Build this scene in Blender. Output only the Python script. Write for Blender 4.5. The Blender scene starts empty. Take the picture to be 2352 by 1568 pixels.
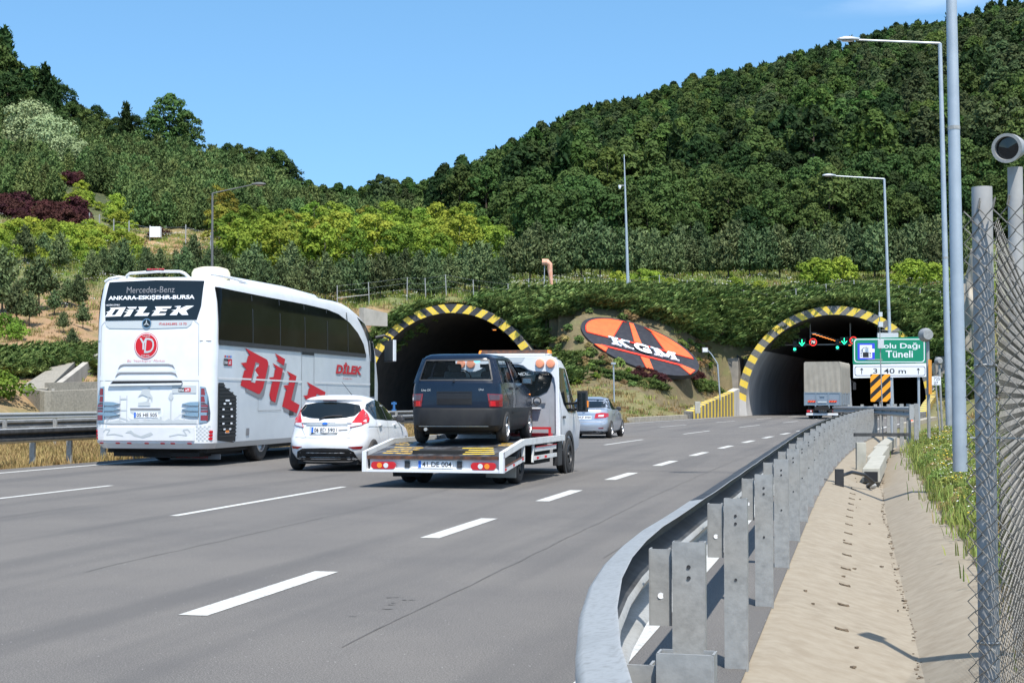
import bpy, bmesh, math, random
import numpy as np
from mathutils import Vector, Matrix, noise
R = math.radians
random.seed(7)
S = bpy.context.scene
COL = S.collection
# ------------------------------------------------------------------ camera, world, sun, exposure
FPX = 3528.0; CAMH = 1.4; PITCH = R(2.11)
cam = bpy.data.cameras.new('camera'); cam.lens = FPX/2352*36; cam.sensor_width = 36
cam.clip_start = .1; cam.clip_end = 5000
camo = bpy.data.objects.new('camera', cam); COL.objects.link(camo)
camo.location = (0, 0, CAMH); camo.rotation_euler = (R(90)+PITCH, 0, 0)
S.camera = camo
SUN_EL, SUN_AZ = 61, 15       # sun stands behind the camera, a little to the right
W = bpy.data.worlds.new('World'); S.world = W; W.use_nodes = True
wn = W.node_tree.nodes; wl = W.node_tree.links; wn.clear()
wo = wn.new('ShaderNodeOutputWorld'); bg = wn.new('ShaderNodeBackground'); sky = wn.new('ShaderNodeTexSky')
sky.sky_type = 'NISHITA'; sky.sun_disc = False; sky.sun_elevation = R(SUN_EL); sky.sun_rotation = R(180-SUN_AZ)
sky.altitude = 900; sky.air_density = 1.1; sky.dust_density = .5; sky.ozone_density = 2.2
hs = wn.new('ShaderNodeHueSaturation'); hs.inputs['Saturation'].default_value = 1.15; hs.inputs['Hue'].default_value = .49
# a few wisps of cloud high over the right hand hill
tc = wn.new('ShaderNodeTexCoord'); mp = wn.new('ShaderNodeMapping'); mp.inputs['Scale'].default_value = (3, 3, 14)
nz = wn.new('ShaderNodeTexNoise'); nz.inputs['Scale'].default_value = 3.2; nz.inputs['Detail'].default_value = 7
sx = wn.new('ShaderNodeSeparateXYZ'); mx = wn.new('ShaderNodeMix'); mx.data_type = 'RGBA'
m1 = wn.new('ShaderNodeMapRange'); m1.inputs[1].default_value = .42; m1.inputs[2].default_value = .68
m2 = wn.new('ShaderNodeMapRange'); m2.inputs[1].default_value = .235; m2.inputs[2].default_value = .275
m3 = wn.new('ShaderNodeMapRange'); m3.inputs[1].default_value = .16; m3.inputs[2].default_value = .26
mu = wn.new('ShaderNodeMath'); mu.operation = 'MULTIPLY'; mv = wn.new('ShaderNodeMath'); mv.operation = 'MULTIPLY'
wl.new(tc.outputs['Generated'], mp.inputs[0]); wl.new(mp.outputs[0], nz.inputs['Vector']); wl.new(tc.outputs['Generated'], sx.inputs[0])
wl.new(nz.outputs[0], m1.inputs[0]); wl.new(sx.outputs['Z'], m2.inputs[0]); wl.new(sx.outputs['X'], m3.inputs[0])
wl.new(m1.outputs[0], mu.inputs[0]); wl.new(m2.outputs[0], mu.inputs[1]); wl.new(mu.outputs[0], mv.inputs[0]); wl.new(m3.outputs[0], mv.inputs[1])
va_ = wn.new('ShaderNodeVectorMath'); va_.operation = 'MULTIPLY_ADD'; va_.inputs[1].default_value = (1, 1, .85); va_.inputs[2].default_value = (0, 0, .15); wl.new(tc.outputs['Generated'], va_.inputs[0]); wl.new(va_.outputs[0], sky.inputs[0])
wl.new(sky.outputs[0], hs.inputs['Color']); wl.new(hs.outputs[0], mx.inputs['A']); mx.inputs['B'].default_value = (7, 7.3, 7.8, 1)
wl.new(mv.outputs[0], mx.inputs['Factor']); wl.new(mx.outputs['Result'], bg.inputs[0]); bg.inputs[1].default_value = .145
wl.new(bg.outputs[0], wo.inputs[0])
sl = bpy.data.lights.new('sun', 'SUN'); sl.energy = 4.2; sl.angle = R(.53); sl.color = (1, .955, .88)
so = bpy.data.objects.new('sun', sl); COL.objects.link(so)
sv = Vector((math.sin(R(SUN_AZ))*math.cos(R(SUN_EL)), -math.cos(R(SUN_AZ))*math.cos(R(SUN_EL)), math.sin(R(SUN_EL))))
so.rotation_euler = sv.to_track_quat('Z', 'Y').to_euler()
S.view_settings.view_transform = 'Standard'; S.view_settings.look = 'None'; S.view_settings.exposure = .7; S.view_settings.gamma = 1
S.cycles.max_bounces = 6; S.cycles.transparent_max_bounces = 12; S.cycles.diffuse_bounces = 3; S.cycles.glossy_bounces = 3
S.cycles.caustics_reflective = False; S.cycles.caustics_refractive = False; S.cycles.sample_clamp_indirect = 6

# ------------------------------------------------------------------ placing helpers
def ray(x, y):
    a = (x-1176)/FPX; b = (784-y)/FPX
    return (a, math.cos(PITCH)-b*math.sin(PITCH), math.sin(PITCH)+b*math.cos(PITCH))
def at(x, y, Y):                    # point seen at photo pixel (2352 wide) at depth Y
    r = ray(x, y); t = Y/r[1]; return Vector((r[0]*t, Y, CAMH+r[2]*t))
# road: X0(s) is the line of the right hand dashes, m its heading
def m_(s): return .225+.00175*min(max(s-20, 0), 60)
def X0(s):
    if s < 20: return .2+.225*(s-20)
    if s < 80: return .2+.225*(s-20)+.000875*(s-20)**2
    return .2+.225*60+.000875*3600+.33*(s-80)
def RP(L, s, z=0):                  # L metres left of that line at station s
    m = m_(s); n = math.hypot(1, m); return Vector((X0(s)-L/n, s+L*m/n, z))
def road_L(X, Y):                   # inverse: lateral offset of a world point
    s = Y
    for _ in range(3):
        m = m_(s); n = math.hypot(1, m); L = (X0(s)-X)*n/(1+m*m)*1.0
        L = ((X0(s)-X)+m*(Y-s))/n; s = Y-L*m/n
    return L, s

# ------------------------------------------------------------------ object helpers
def link(o, parent=None):
    COL.objects.link(o)
    if parent is not None: o.parent = parent
    return o
def tag(o, label=None, cat=None, group=None, kind=None):
    if label: o['label'] = label
    if cat: o['category'] = cat
    if group: o['group'] = group
    if kind: o['kind'] = kind
    return o
def thing(name, label, cat, loc=(0, 0, 0), rz=0, group=None):
    o = bpy.data.objects.new(name, None); o.empty_display_size = .3; link(o); o.location = loc; o.rotation_euler = (0, 0, rz)
    return tag(o, label, cat, group)
class MB:
    def __init__(s): s.v = []; s.f = []; s.mi = []; s.m = []
    def mat(s, m):
        if m not in s.m: s.m.append(m)
        return s.m.index(m)
    def add(s, vs, fs, m):
        b = len(s.v); s.v += [tuple(v) for v in vs]; i = s.mat(m)
        for f in fs: s.f.append(tuple(b+k for k in f)); s.mi.append(i)
    def box(s, c, d, m, rz=0, rx=0, ry=0, taper=(1, 1)):
        Mx = Matrix.Rotation(rz, 3, 'Z') @ Matrix.Rotation(ry, 3, 'Y') @ Matrix.Rotation(rx, 3, 'X')
        vs = []
        for k in (-.5, .5):
            for (i, j) in ((-.5, -.5), (.5, -.5), (.5, .5), (-.5, .5)):
                tx = taper if k > 0 else (1, 1)
                vs.append(Vector(c)+Mx @ Vector((i*d[0]*tx[0], j*d[1]*tx[1], k*d[2])))
        s.add(vs, [(3, 2, 1, 0), (4, 5, 6, 7), (0, 1, 5, 4), (1, 2, 6, 5), (2, 3, 7, 6), (3, 0, 4, 7)], m)
    def hexa(s, p8, m):             # 4 bottom points, 4 top points
        s.add(p8, [(3, 2, 1, 0), (4, 5, 6, 7), (0, 1, 5, 4), (1, 2, 6, 5), (2, 3, 7, 6), (3, 0, 4, 7)], m)
    def rings(s, rs, m, closed=True, cap0=True, cap1=True):
        n = len(rs[0]); vs = [p for r in rs for p in r]; fs = []
        for a in range(len(rs)-1):
            for b in range(n if closed else n-1):
                c = (b+1) % n; fs.append((a*n+b, a*n+c, (a+1)*n+c, (a+1)*n+b))
        if closed and cap0: fs.append(tuple(range(n-1, -1, -1)))
        if closed and cap1: fs.append(tuple((len(rs)-1)*n+k for k in range(n)))
        s.add(vs, fs, m)
    def tube(s, pts, r, m, n=8, caps=True):
        pts = [Vector(p) for p in pts]; rs = []
        if not hasattr(r, '__len__'): r = [r]*len(pts)
        for i, p in enumerate(pts):
            d = (pts[min(i+1, len(pts)-1)]-pts[max(i-1, 0)]).normalized()
            u = d.orthogonal().normalized() if i == 0 else (u-d*u.dot(d)).normalized()
            w = d.cross(u)
            rs.append([p+(u*math.cos(2*math.pi*k/n)+w*math.sin(2*math.pi*k/n))*r[i] for k in range(n)])
        s.rings(rs, m, True, caps, caps)
    def lathe(s, prof, m, c=(0, 0, 0), axis='X', n=28, closed=False):   # prof: (along axis, radius)
        rs = []
        for k in range(n):
            a = 2*math.pi*k/n; ca, sa = math.cos(a), math.sin(a); ring = []
            for (h, r) in prof:
                p = {'X': (h, r*ca, r*sa), 'Y': (r*ca, h, r*sa), 'Z': (r*ca, r*sa, h)}[axis]
                ring.append(Vector(c)+Vector(p))
            rs.append(ring)
        q = len(prof); vs = [p for r in rs for p in r]; fs = []
        for k in range(n):
            k2 = (k+1) % n
            for j in range(q-1): fs.append((k*q+j, k2*q+j, k2*q+j+1, k*q+j+1))
        s.add(vs, fs, m)
    def prism(s, poly, fn, e0, e1, m):          # poly of (u,v); fn(u,v,e) -> point
        n = len(poly); vs = [fn(u, v, e0) for u, v in poly]+[fn(u, v, e1) for u, v in poly]
        fs = [tuple(range(n-1, -1, -1)), tuple(range(n, 2*n))]+[(k, (k+1) % n, n+(k+1) % n, n+k) for k in range(n)]
        s.add(vs, fs, m)
    def drape(s, poly, fn, e, m, step=.15, base=None):
        """a polygon in (u,v) laid over a curved surface; base: offset its rim is closed back to"""
        bm = bmesh.new(); vs = [bm.verts.new((u, v, 0)) for u, v in poly]; bm.faces.new(vs)
        us = [p[0] for p in poly]; vv = [p[1] for p in poly]
        for ax, lo, hi in ((0, min(us), max(us)), (1, min(vv), max(vv))):
            k = math.ceil((lo+1e-4)/step)
            while k*step < hi-1e-4:
                co = [0, 0, 0]; no = [0, 0, 0]; co[ax] = k*step; no[ax] = 1
                bmesh.ops.bisect_plane(bm, geom=bm.verts[:]+bm.edges[:]+bm.faces[:], plane_co=co, plane_no=no, dist=1e-6); k += 1
        bmesh.ops.triangulate(bm, faces=[f for f in bm.faces if len(f.verts) > 4])
        bm.verts.index_update(); b0 = [(v.co.x, v.co.y) for v in bm.verts]
        fs = [tuple(v.index for v in f.verts) for f in bm.faces]
        V = [fn(u, v, e) for u, v in b0]
        if base is not None:
            n = len(V); V += [fn(u, v, base) for u, v in b0]
            for ed in bm.edges:
                if ed.is_boundary: a, b = ed.verts[0].index, ed.verts[1].index; fs.append((a, b, b+n, a+n))
        bm.free(); s.add(V, fs, m)
    def build(s, name, parent=None, smooth=False, sharp=30, loc=None, fixn=True, bevel=0):
        me = bpy.data.meshes.new(name); me.from_pydata(s.v, [], s.f)
        for m in s.m: me.materials.append(m)
        me.polygons.foreach_set('material_index', s.mi)
        if fixn or bevel:
            bm = bmesh.new(); bm.from_mesh(me)
            if smooth: bmesh.ops.remove_doubles(bm, verts=bm.verts[:], dist=1e-5)
            if fixn: bmesh.ops.recalc_face_normals(bm, faces=bm.faces[:])
            bm.to_mesh(me); bm.free()
        if smooth:
            me.polygons.foreach_set('use_smooth', [True]*len(me.polygons))
            if sharp: me.set_sharp_from_angle(angle=R(sharp))
        o = bpy.data.objects.new(name, me); link(o, parent)
        if loc: o.location = loc
        if bevel:
            b = o.modifiers.new('b', 'BEVEL'); b.width = bevel; b.segments = 2; b.limit_method = 'ANGLE'; b.angle_limit = R(35)
        return o
def copy_tree(o, parent=None):
    c = o.copy(); COL.objects.link(c)
    if parent is not None: c.parent = parent
    for ch in list(o.children): copy_tree(ch, c)
    return c

# ------------------------------------------------------------------ materials
MATS = {}
def mk(name, col, rough=.6, metal=0, col2=None, scale=6, lo=.35, hi=.65, bump=0, bscale=60, detail=5, coat=0, emit=None, es=1, spec=.5, rv=0, trans=0, coords='Object', stretch=None, col3=None, scale3=1.5):
    m = bpy.data.materials.new(name); m.use_nodes = True; nt = m.node_tree; N = nt.nodes; Lk = nt.links
    b = N['Principled BSDF']; b.inputs['Roughness'].default_value = rough; b.inputs['Metallic'].default_value = metal
    b.inputs['Specular IOR Level'].default_value = spec; b.inputs['Coat Weight'].default_value = coat; b.inputs['Coat Roughness'].default_value = .04
    c4 = lambda c: (c[0], c[1], c[2], 1); b.inputs['Base Color'].default_value = c4(col); src = None
    co = N.new('ShaderNodeTexCoord'); vec = co.outputs[coords]
    if stretch:
        mpp = N.new('ShaderNodeMapping'); mpp.inputs['Scale'].default_value = stretch; Lk.new(vec, mpp.inputs[0]); vec = mpp.outputs[0]
    def noisemix(ca, cb, sc, l, h):
        n = N.new('ShaderNodeTexNoise'); n.inputs['Scale'].default_value = sc; n.inputs['Detail'].default_value = detail; n.inputs['Roughness'].default_value = .62
        Lk.new(vec, n.inputs['Vector']); r = N.new('ShaderNodeMapRange'); r.inputs[1].default_value = l; r.inputs[2].default_value = h; Lk.new(n.outputs[0], r.inputs[0])
        x = N.new('ShaderNodeMix'); x.data_type = 'RGBA'; Lk.new(r.outputs[0], x.inputs['Factor'])
        for k, c in (('A', ca), ('B', cb)):
            if isinstance(c, tuple): x.inputs[k].default_value = c4(c)
            else: Lk.new(c, x.inputs[k])
        return x.outputs['Result']
    if col2: src = noisemix(col, col2, scale, lo, hi)
    if col3: src = noisemix(src or col, col3, scale3, lo, hi)
    if rv:
        oi = N.new('ShaderNodeObjectInfo'); h = N.new('ShaderNodeHueSaturation'); a = N.new('ShaderNodeMapRange'); a.inputs[3].default_value = 1-rv; a.inputs[4].default_value = 1+rv
        Lk.new(oi.outputs['Random'], a.inputs[0]); Lk.new(a.outputs[0], h.inputs['Value'])
        w = N.new('ShaderNodeMath'); w.operation = 'MULTIPLY'; w.inputs[1].default_value = 7.13; Lk.new(oi.outputs['Random'], w.inputs[0])
        fr = N.new('ShaderNodeMath'); fr.operation = 'FRACT'; Lk.new(w.outputs[0], fr.inputs[0])
        a2 = N.new('ShaderNodeMapRange'); a2.inputs[3].default_value = .5-.10*rv; a2.inputs[4].default_value = .5+.06*rv; Lk.new(fr.outputs[0], a2.inputs[0]); Lk.new(a2.outputs[0], h.inputs['Hue'])
        if src: Lk.new(src, h.inputs['Color'])
        else: h.inputs['Color'].default_value = c4(col)
        src = h.outputs[0]
    if src: Lk.new(src, b.inputs['Base Color'])
    if bump:
        n = N.new('ShaderNodeTexNoise'); n.inputs['Scale'].default_value = bscale; n.inputs['Detail'].default_value = 4; Lk.new(vec, n.inputs['Vector'])
        bp = N.new('ShaderNodeBump'); bp.inputs['Strength'].default_value = bump; bp.inputs['Distance'].default_value = .02; Lk.new(n.outputs[0], bp.inputs['Height']); Lk.new(bp.outputs[0], b.inputs['Normal'])
    if emit: b.inputs['Emission Color'].default_value = c4(emit); b.inputs['Emission Strength'].default_value = es
    if trans:
        t = N.new('ShaderNodeBsdfTranslucent'); s2 = N.new('ShaderNodeMixShader'); s2.inputs[0].default_value = trans
        if src: Lk.new(src, t.inputs[0])
        else: t.inputs[0].default_value = c4(col)
        Lk.new(b.outputs[0], s2.inputs[1]); Lk.new(t.outputs[0], s2.inputs[2]); Lk.new(s2.outputs[0], N['Material Output'].inputs[0])
    MATS[name] = m; return m
def glassmat(name, tint=(.75, .8, .8), k=.8):
    m = bpy.data.materials.new(name); m.use_nodes = True; nt = m.node_tree; N = nt.nodes; b = N['Principled BSDF']
    b.inputs['Base Color'].default_value = (.03, .035, .035, 1); b.inputs['Roughness'].default_value = .03
    t = N.new('ShaderNodeBsdfTransparent'); t.inputs[0].default_value = (*tint, 1); s2 = N.new('ShaderNodeMixShader'); s2.inputs[0].default_value = k
    nt.links.new(b.outputs[0], s2.inputs[1]); nt.links.new(t.outputs[0], s2.inputs[2]); nt.links.new(s2.outputs[0], N['Material Output'].inputs[0]); return m
white = mk('white_paint', (.72, .73, .75), .32, coat=.4, col2=(.66, .67, .68), scale=2.5)
dirtywhite = mk('dirty_white_paint', (.66, .67, .66), .42, coat=.15, col2=(.5, .49, .46), scale=5, lo=.5, hi=.8)
busside = mk('bus_side_dimmed_white', (.56, .6, .63), .35, coat=.35, col2=(.5, .54, .57), scale=1.2)  # side white darkened in colour for the merely grazing sunlight
bluepaint = mk('dark_blue_paint', (.004, .009, .022), .25, coat=.25, spec=.3, col2=(.006, .012, .026), scale=3)
silver = mk('silver_paint', (.42, .46, .52), .3, metal=.55, coat=.6)
blackpl = mk('black_plastic', (.018, .018, .02), .5, col2=(.03, .03, .032), scale=9)
darkpl = mk('dark_bumper_plastic', (.011, .011, .013), .6, spec=.3, col2=(.018, .018, .018), scale=4)
rubber = mk('tyre_rubber', (.022, .021, .02), .8, bump=.3, bscale=90, col2=(.045, .04, .036), scale=6)
under = mk('underbody', (.012, .012, .012), .85)
tint = mk('dark_window_glass', (.008, .011, .012), .04, spec=.55)
tint2 = mk('coach_window_glass', (.004, .005, .005), .08, spec=.13, col2=(.009, .011, .010), scale=.9, lo=.5, hi=.75)
tint2.node_tree.nodes['Principled BSDF'].inputs['IOR'].default_value = 1.22
clear = glassmat('clear_glass', (.78, .82, .82), .88)
chrome = mk('chrome', (.5, .5, .51), .22, metal=1)
alloy = mk('alloy_rim', (.5, .5, .51), .35, metal=.8)
steelrim = mk('black_steel_rim', (.05, .05, .052), .45, metal=.5)
redl = mk('red_lens', (.5, .012, .02), .15, coat=.5)
darkredl = mk('dark_red_lens', (.2, .008, .012), .15, coat=.5)
smokel = mk('smoked_lens', (.08, .04, .045), .15, coat=.5)
amber = mk('amber_lens', (.85, .25, .02), .2, coat=.4)
peach = mk('beacon_lens', (.8, .3, .16), .25, coat=.4)
clearl = mk('clear_lens', (.65, .66, .68), .12, coat=.6)
platew = mk('plate_white', (.75, .75, .76), .4)
plateb = mk('plate_blue', (.02, .13, .55), .4)
inkb = mk('black_ink', (.01, .01, .012), .5)
redp = mk('red_lettering', (.5, .012, .022), .5, spec=.3)
greyp = mk('grey_lettering', (.2, .2, .21), .5)
palegrey = mk('pale_grey_print', (.47, .5, .51), .5)
whitep = mk('white_lettering', (.82, .83, .85), .45)
galv = mk('galvanised_steel', (.29, .29, .28), .5, metal=.12, col2=(.215, .216, .21), scale=9, col3=(.32, .32, .31), scale3=19, bump=.1, bscale=30)
galvd = mk('weathered_rail_steel', (.36, .365, .36), .5, metal=.15, col2=(.3, .305, .3), scale=3, col3=(.24, .235, .22), scale3=45, lo=.48, hi=.75)
grimy = mk('grimy_shaded_rail_steel', (.035, .036, .038), .6, metal=.3, col2=(.075, .075, .075), scale=8)
lamppole = mk('lamp_pole_steel', (.4, .44, .48), .45, metal=.35, col2=(.34, .38, .42), scale=3)
conc = mk('concrete', (.36, .33, .28), .85, col2=(.27, .25, .21), scale=3, bump=.25, bscale=50, col3=(.42, .39, .34), scale3=.7)
concg = mk('grey_concrete', (.25, .225, .18), .85, col2=(.17, .155, .125), scale=1.2, bump=.2, col3=(.31, .28, .225), scale3=9)
orangep = mk('orange_paint', (.85, .135, .035), .6, col2=(.75, .11, .03), scale=2)
redtrim = mk('red_orange_edge', (.8, .035, .012), .6)
navy = mk('sign_dark_paint', (.014, .015, .023), .6, col2=(.035, .037, .046), scale=3, lo=.45, hi=.8)
yellowp = mk('yellow_stripe', (.82, .58, .035), .6, col2=(.68, .45, .03), scale=2.5, lo=.45, hi=.75, col3=(.5, .42, .22), scale3=9)
wornyel = mk('worn_yellow', (.7, .43, .05), .6, col2=(.06, .05, .045), scale=14, lo=.5, hi=.62)
greystr = mk('dark_stripe', (.035, .036, .04), .7, col2=(.055, .055, .06), scale=2)
greystr2 = mk('faded_dark_stripe', (.085, .084, .082), .75, col2=(.12, .118, .112), scale=2, col3=(.2, .19, .17), scale3=9)
# writing: built in font -> flat 2D mesh, then laid on a surface by fn(u, v, e)
TX = {}
def text2d(s, bold=0, shear=0):
    key = (s, bold, shear)
    if key in TX: return TX[key]
    cu = bpy.data.curves.new('t', 'FONT'); cu.body = s; cu.size = 1; cu.offset = bold; cu.shear = shear; cu.resolution_u = 3; cu.fill_mode = 'FRONT'
    o = bpy.data.objects.new('t', cu); COL.objects.link(o)
    dg = bpy.context.evaluated_depsgraph_get(); me = o.evaluated_get(dg).to_mesh()
    vs = [(v.co.x, v.co.y) for v in me.vertices]; fs = [tuple(p.vertices) for p in me.polygons]
    o.evaluated_get(dg).to_mesh_clear(); bpy.data.objects.remove(o)
    x0 = min(v[0] for v in vs); x1 = max(v[0] for v in vs); y0 = min(v[1] for v in vs); y1 = max(v[1] for v in vs)
    TX[key] = ([((a-x0)/(x1-x0), (b-y0)/(y1-y0)) for a, b in vs], fs, (x1-x0)/(y1-y0)); return TX[key]
def text(mb, s, fn, box, e, m, bold=0, shear=0, slope=0):     # box: u0, v0, u1, v1
    vs, fs, asp = text2d(s, bold, shear); u0, v0, u1, v1 = box
    mb.add([fn(u0+(u1-u0)*a, v0+(v1-v0)*b+slope*a, e) for a, b in vs], fs, m)
def rect(u0, v0, u1, v1, r=0, n=3):
    if r <= 0: return [(u0, v0), (u1, v0), (u1, v1), (u0, v1)]
    out = []
    for cx, cy, a0 in ((u1-r, v0+r, -90), (u1-r, v1-r, 0), (u0+r, v1-r, 90), (u0+r, v0+r, 180)):
        for k in range(n+1): a = R(a0+90*k/n); out.append((cx+r*math.cos(a), cy+r*math.sin(a)))
    return out
def disc(u, v, r, n=20, ry=None): return [(u+r*math.cos(2*math.pi*k/n), v+(ry or r)*math.sin(2*math.pi*k/n)) for k in range(n)]
# ------------------------------------------------------------------ vehicles: a body is a stack of rounded plan outlines
class Body:
    """levels: (z, y_rear, y_front, half_width, side_taper, corner_radius, rear_bow); local y runs forward from the rear"""
    def __init__(s, lv):
        s.z = [l[0] for l in lv]; s.p = np.array([l[1:] for l in lv], float)
    def at(s, z): return [float(np.interp(z, s.z, s.p[:, k])) for k in range(6)]
    def X(s, y, z):
        yr, yf, w, t, r, b = s.at(z); r = min(r, w-t-.01)
        if y < yr+b+r:
            q = min(1, max(0, (yr+b+r-y)/r)); return w-t-r+r*math.sqrt(1-q*q)
        if y > yf-b-r:
            q = min(1, max(0, (y-(yf-b-r))/r)); return w-t-r+r*math.sqrt(1-q*q)
        yc = (yr+yf)/2; u = (y-yc)/((yf-yr)/2-b-r); return w-t*min(1, abs(u))**2
    def Yr(s, x, z):
        yr, yf, w, t, r, b = s.at(z); r = min(r, w-t-.01); xc = w-t-r; x = abs(x)
        if x <= xc: return yr+b*(x/xc)**2
        q = min(1, (x-xc)/r); return yr+b+r-r*math.sqrt(1-q*q)
    def ring(s, z):
        yr, yf, w, t, r, b = s.at(z); r = min(r, w-t-.01); xc = w-t-r; q = []
        for k in range(4): x = xc*k/4; q.append((x, yr+b*(x/xc)**2))
        for k in range(6): a = R(90*k/6); q.append((xc+r*math.sin(a), yr+b+r-r*math.cos(a)))
        yc = (yr+yf)/2; h = (yf-yr)/2-b-r
        for k in range(12): u = -1+2*k/12; q.append((w-t*u*u, yc+u*h))
        for k in range(7): a = R(90*k/6); q.append((xc+r*math.cos(a), yf-b-r+r*math.sin(a)))
        for k in range(1, 5): x = xc*(1-k/4); q.append((x, yf-b*(x/xc)**2))
        full = q+[(-x, y) for x, y in reversed(q[1:-1])]
        return [Vector((x, y, z)) for x, y in full]
    def side(s, sg=1):
        return lambda y, z, e: Vector((sg*(s.X(y, z)+e), y, z))
    def rear(s):
        return lambda x, z, e: Vector((x, s.Yr(x, z)-e, z))
    def shell(s, m, z0=None, z1=None, sub=1):
        z0 = s.z[0] if z0 is None else z0; z1 = s.z[-1] if z1 is None else z1
        zs = sorted(set([z0, z1]+[z for z in s.z if z0 < z < z1])); mb = MB()
        mb.rings([s.ring(z) for z in zs], m); return mb
def cut_wheels(o, spots, dark):           # spots: (x_side, y, z, r)
    o.data.materials.append(dark); di = len(o.data.materials)-1; cutters = []
    for sg, x, y, z, r in spots:
        c = MB(); c.m = list(o.data.materials)
        c.lathe([(0, .001), (0, r), (.55, r), (.55, .001)], dark, (x if sg > 0 else -x-.55, y, z), 'X', 28)
        c.mi = [di]*len(c.f); co = c.build('cutter', smooth=True, sharp=40); cutters.append(co)
        md = o.modifiers.new('b', 'BOOLEAN'); md.operation = 'DIFFERENCE'; md.object = co; md.solver = 'EXACT'
    dg = bpy.context.evaluated_depsgraph_get(); me = bpy.data.meshes.new_from_object(o.evaluated_get(dg))
    o.modifiers.clear(); o.data = me; me.set_sharp_from_angle(angle=R(30))
    for c in cutters: bpy.data.objects.remove(c)
def wheel(parent, x, y, r, w, rimr, rim=alloy, sg=1, spokes=5, z=None):
    z = r if z is None else z; rd = Vector((sg, 0, 0))
    mb = MB(); h = w/2; t = [(-h+.01, rimr), (-h, r*.86), (-h+.02, r*.95), (-h+.04, r*.985), (-h*.3, r), (-h*.25, r-.008), (-h*.2, r), (h*.2, r), (h*.25, r-.008), (h*.3, r), (h-.04, r*.985), (h-.02, r*.95), (h, r*.86), (h-.01, rimr)]
    mb.lathe(t, rubber, (0, 0, 0), 'X', 32); o = mb.build('wheel', parent, True, 50); o.location = (x, y, z)
    rb = MB(); hs = h*sg
    rb.lathe([(hs-sg*.01, rimr+.006), (hs-sg*.004, rimr-.006), (hs-sg*.03, rimr-.02), (hs-sg*.06, rimr-.03), (hs-sg*.09, rimr*.6), (hs-sg*.09, .0)], steelrim if spokes else rim, (0, 0, 0), 'X', 28)
    for k in range(spokes):
        a = 2*math.pi*k/spokes+.3; ca, sa = math.cos(a), math.sin(a); wd = rimr*.17
        pts = []
        for (rr, ww, xx) in ((.04, wd*1.1, hs-sg*.03), (rimr-.01, wd*.8, hs-sg*.015)):
            for dx in (-.025, 0):
                for q in (-1, 1): pts.append(Vector((xx+sg*dx, rr*ca-q*ww*sa, rr*sa+q*ww*ca)))
        rb.hexa([pts[0], pts[1], pts[5], pts[4], pts[2], pts[3], pts[7], pts[6]], rim)
    rb.lathe([(hs-sg*.04, .055), (hs-sg*.005, .05), (hs, .0)], rim, (0, 0, 0), 'X', 12)
    rb.lathe([(hs-sg*.012, rimr), (hs-sg*.004, rimr-.022), (hs-sg*.03, rimr-.028)], rim, (0, 0, 0), 'X', 28)
    rb.build('rim', o, True, 40); return o
def plate(parent, fn, u0, u1, v0, v1, s, e=.012):
    mb = MB(); mb.drape(rect(u0, v0, u1, v1, .008), fn, e, platew, 1, base=e-.012)
    d = (u1-u0)*.09; mb.drape(rect(u0+.004, v0+.004, u0+d, v1-.004), fn, e+.002, plateb, 1)
    p = (v1-v0)*.16; text(mb, s, fn, (u0+d*1.35, v0+p, u1-d*.35, v1-p), e+.003, inkb, .012)
    return mb.build('number_plate', parent, fixn=False)
def lens(parent, name, fn, poly, m, e=.015, step=.12, label=None):
    mb = MB(); mb.drape(poly, fn, e, m, step, base=-.01); o = mb.build(name, parent, fixn=False)
    if label: o['label'] = label
    return o
def line(mb, fn, a, b, w, e, m, step=.3):           # a thin panel gap or moulding between two points of the surface
    dx, dy = b[0]-a[0], b[1]-a[1]; l = math.hypot(dx, dy); nx, ny = -dy/l*w/2, dx/l*w/2
    mb.drape([(a[0]+nx, a[1]+ny), (b[0]+nx, b[1]+ny), (b[0]-nx, b[1]-ny), (a[0]-nx, a[1]-ny)], fn, e, m, step)
def rail(mb, fn, pts, w, e, m, step=.3):
    for a, b in zip(pts, pts[1:]): line(mb, fn, a, b, w, e, m, step)

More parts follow.
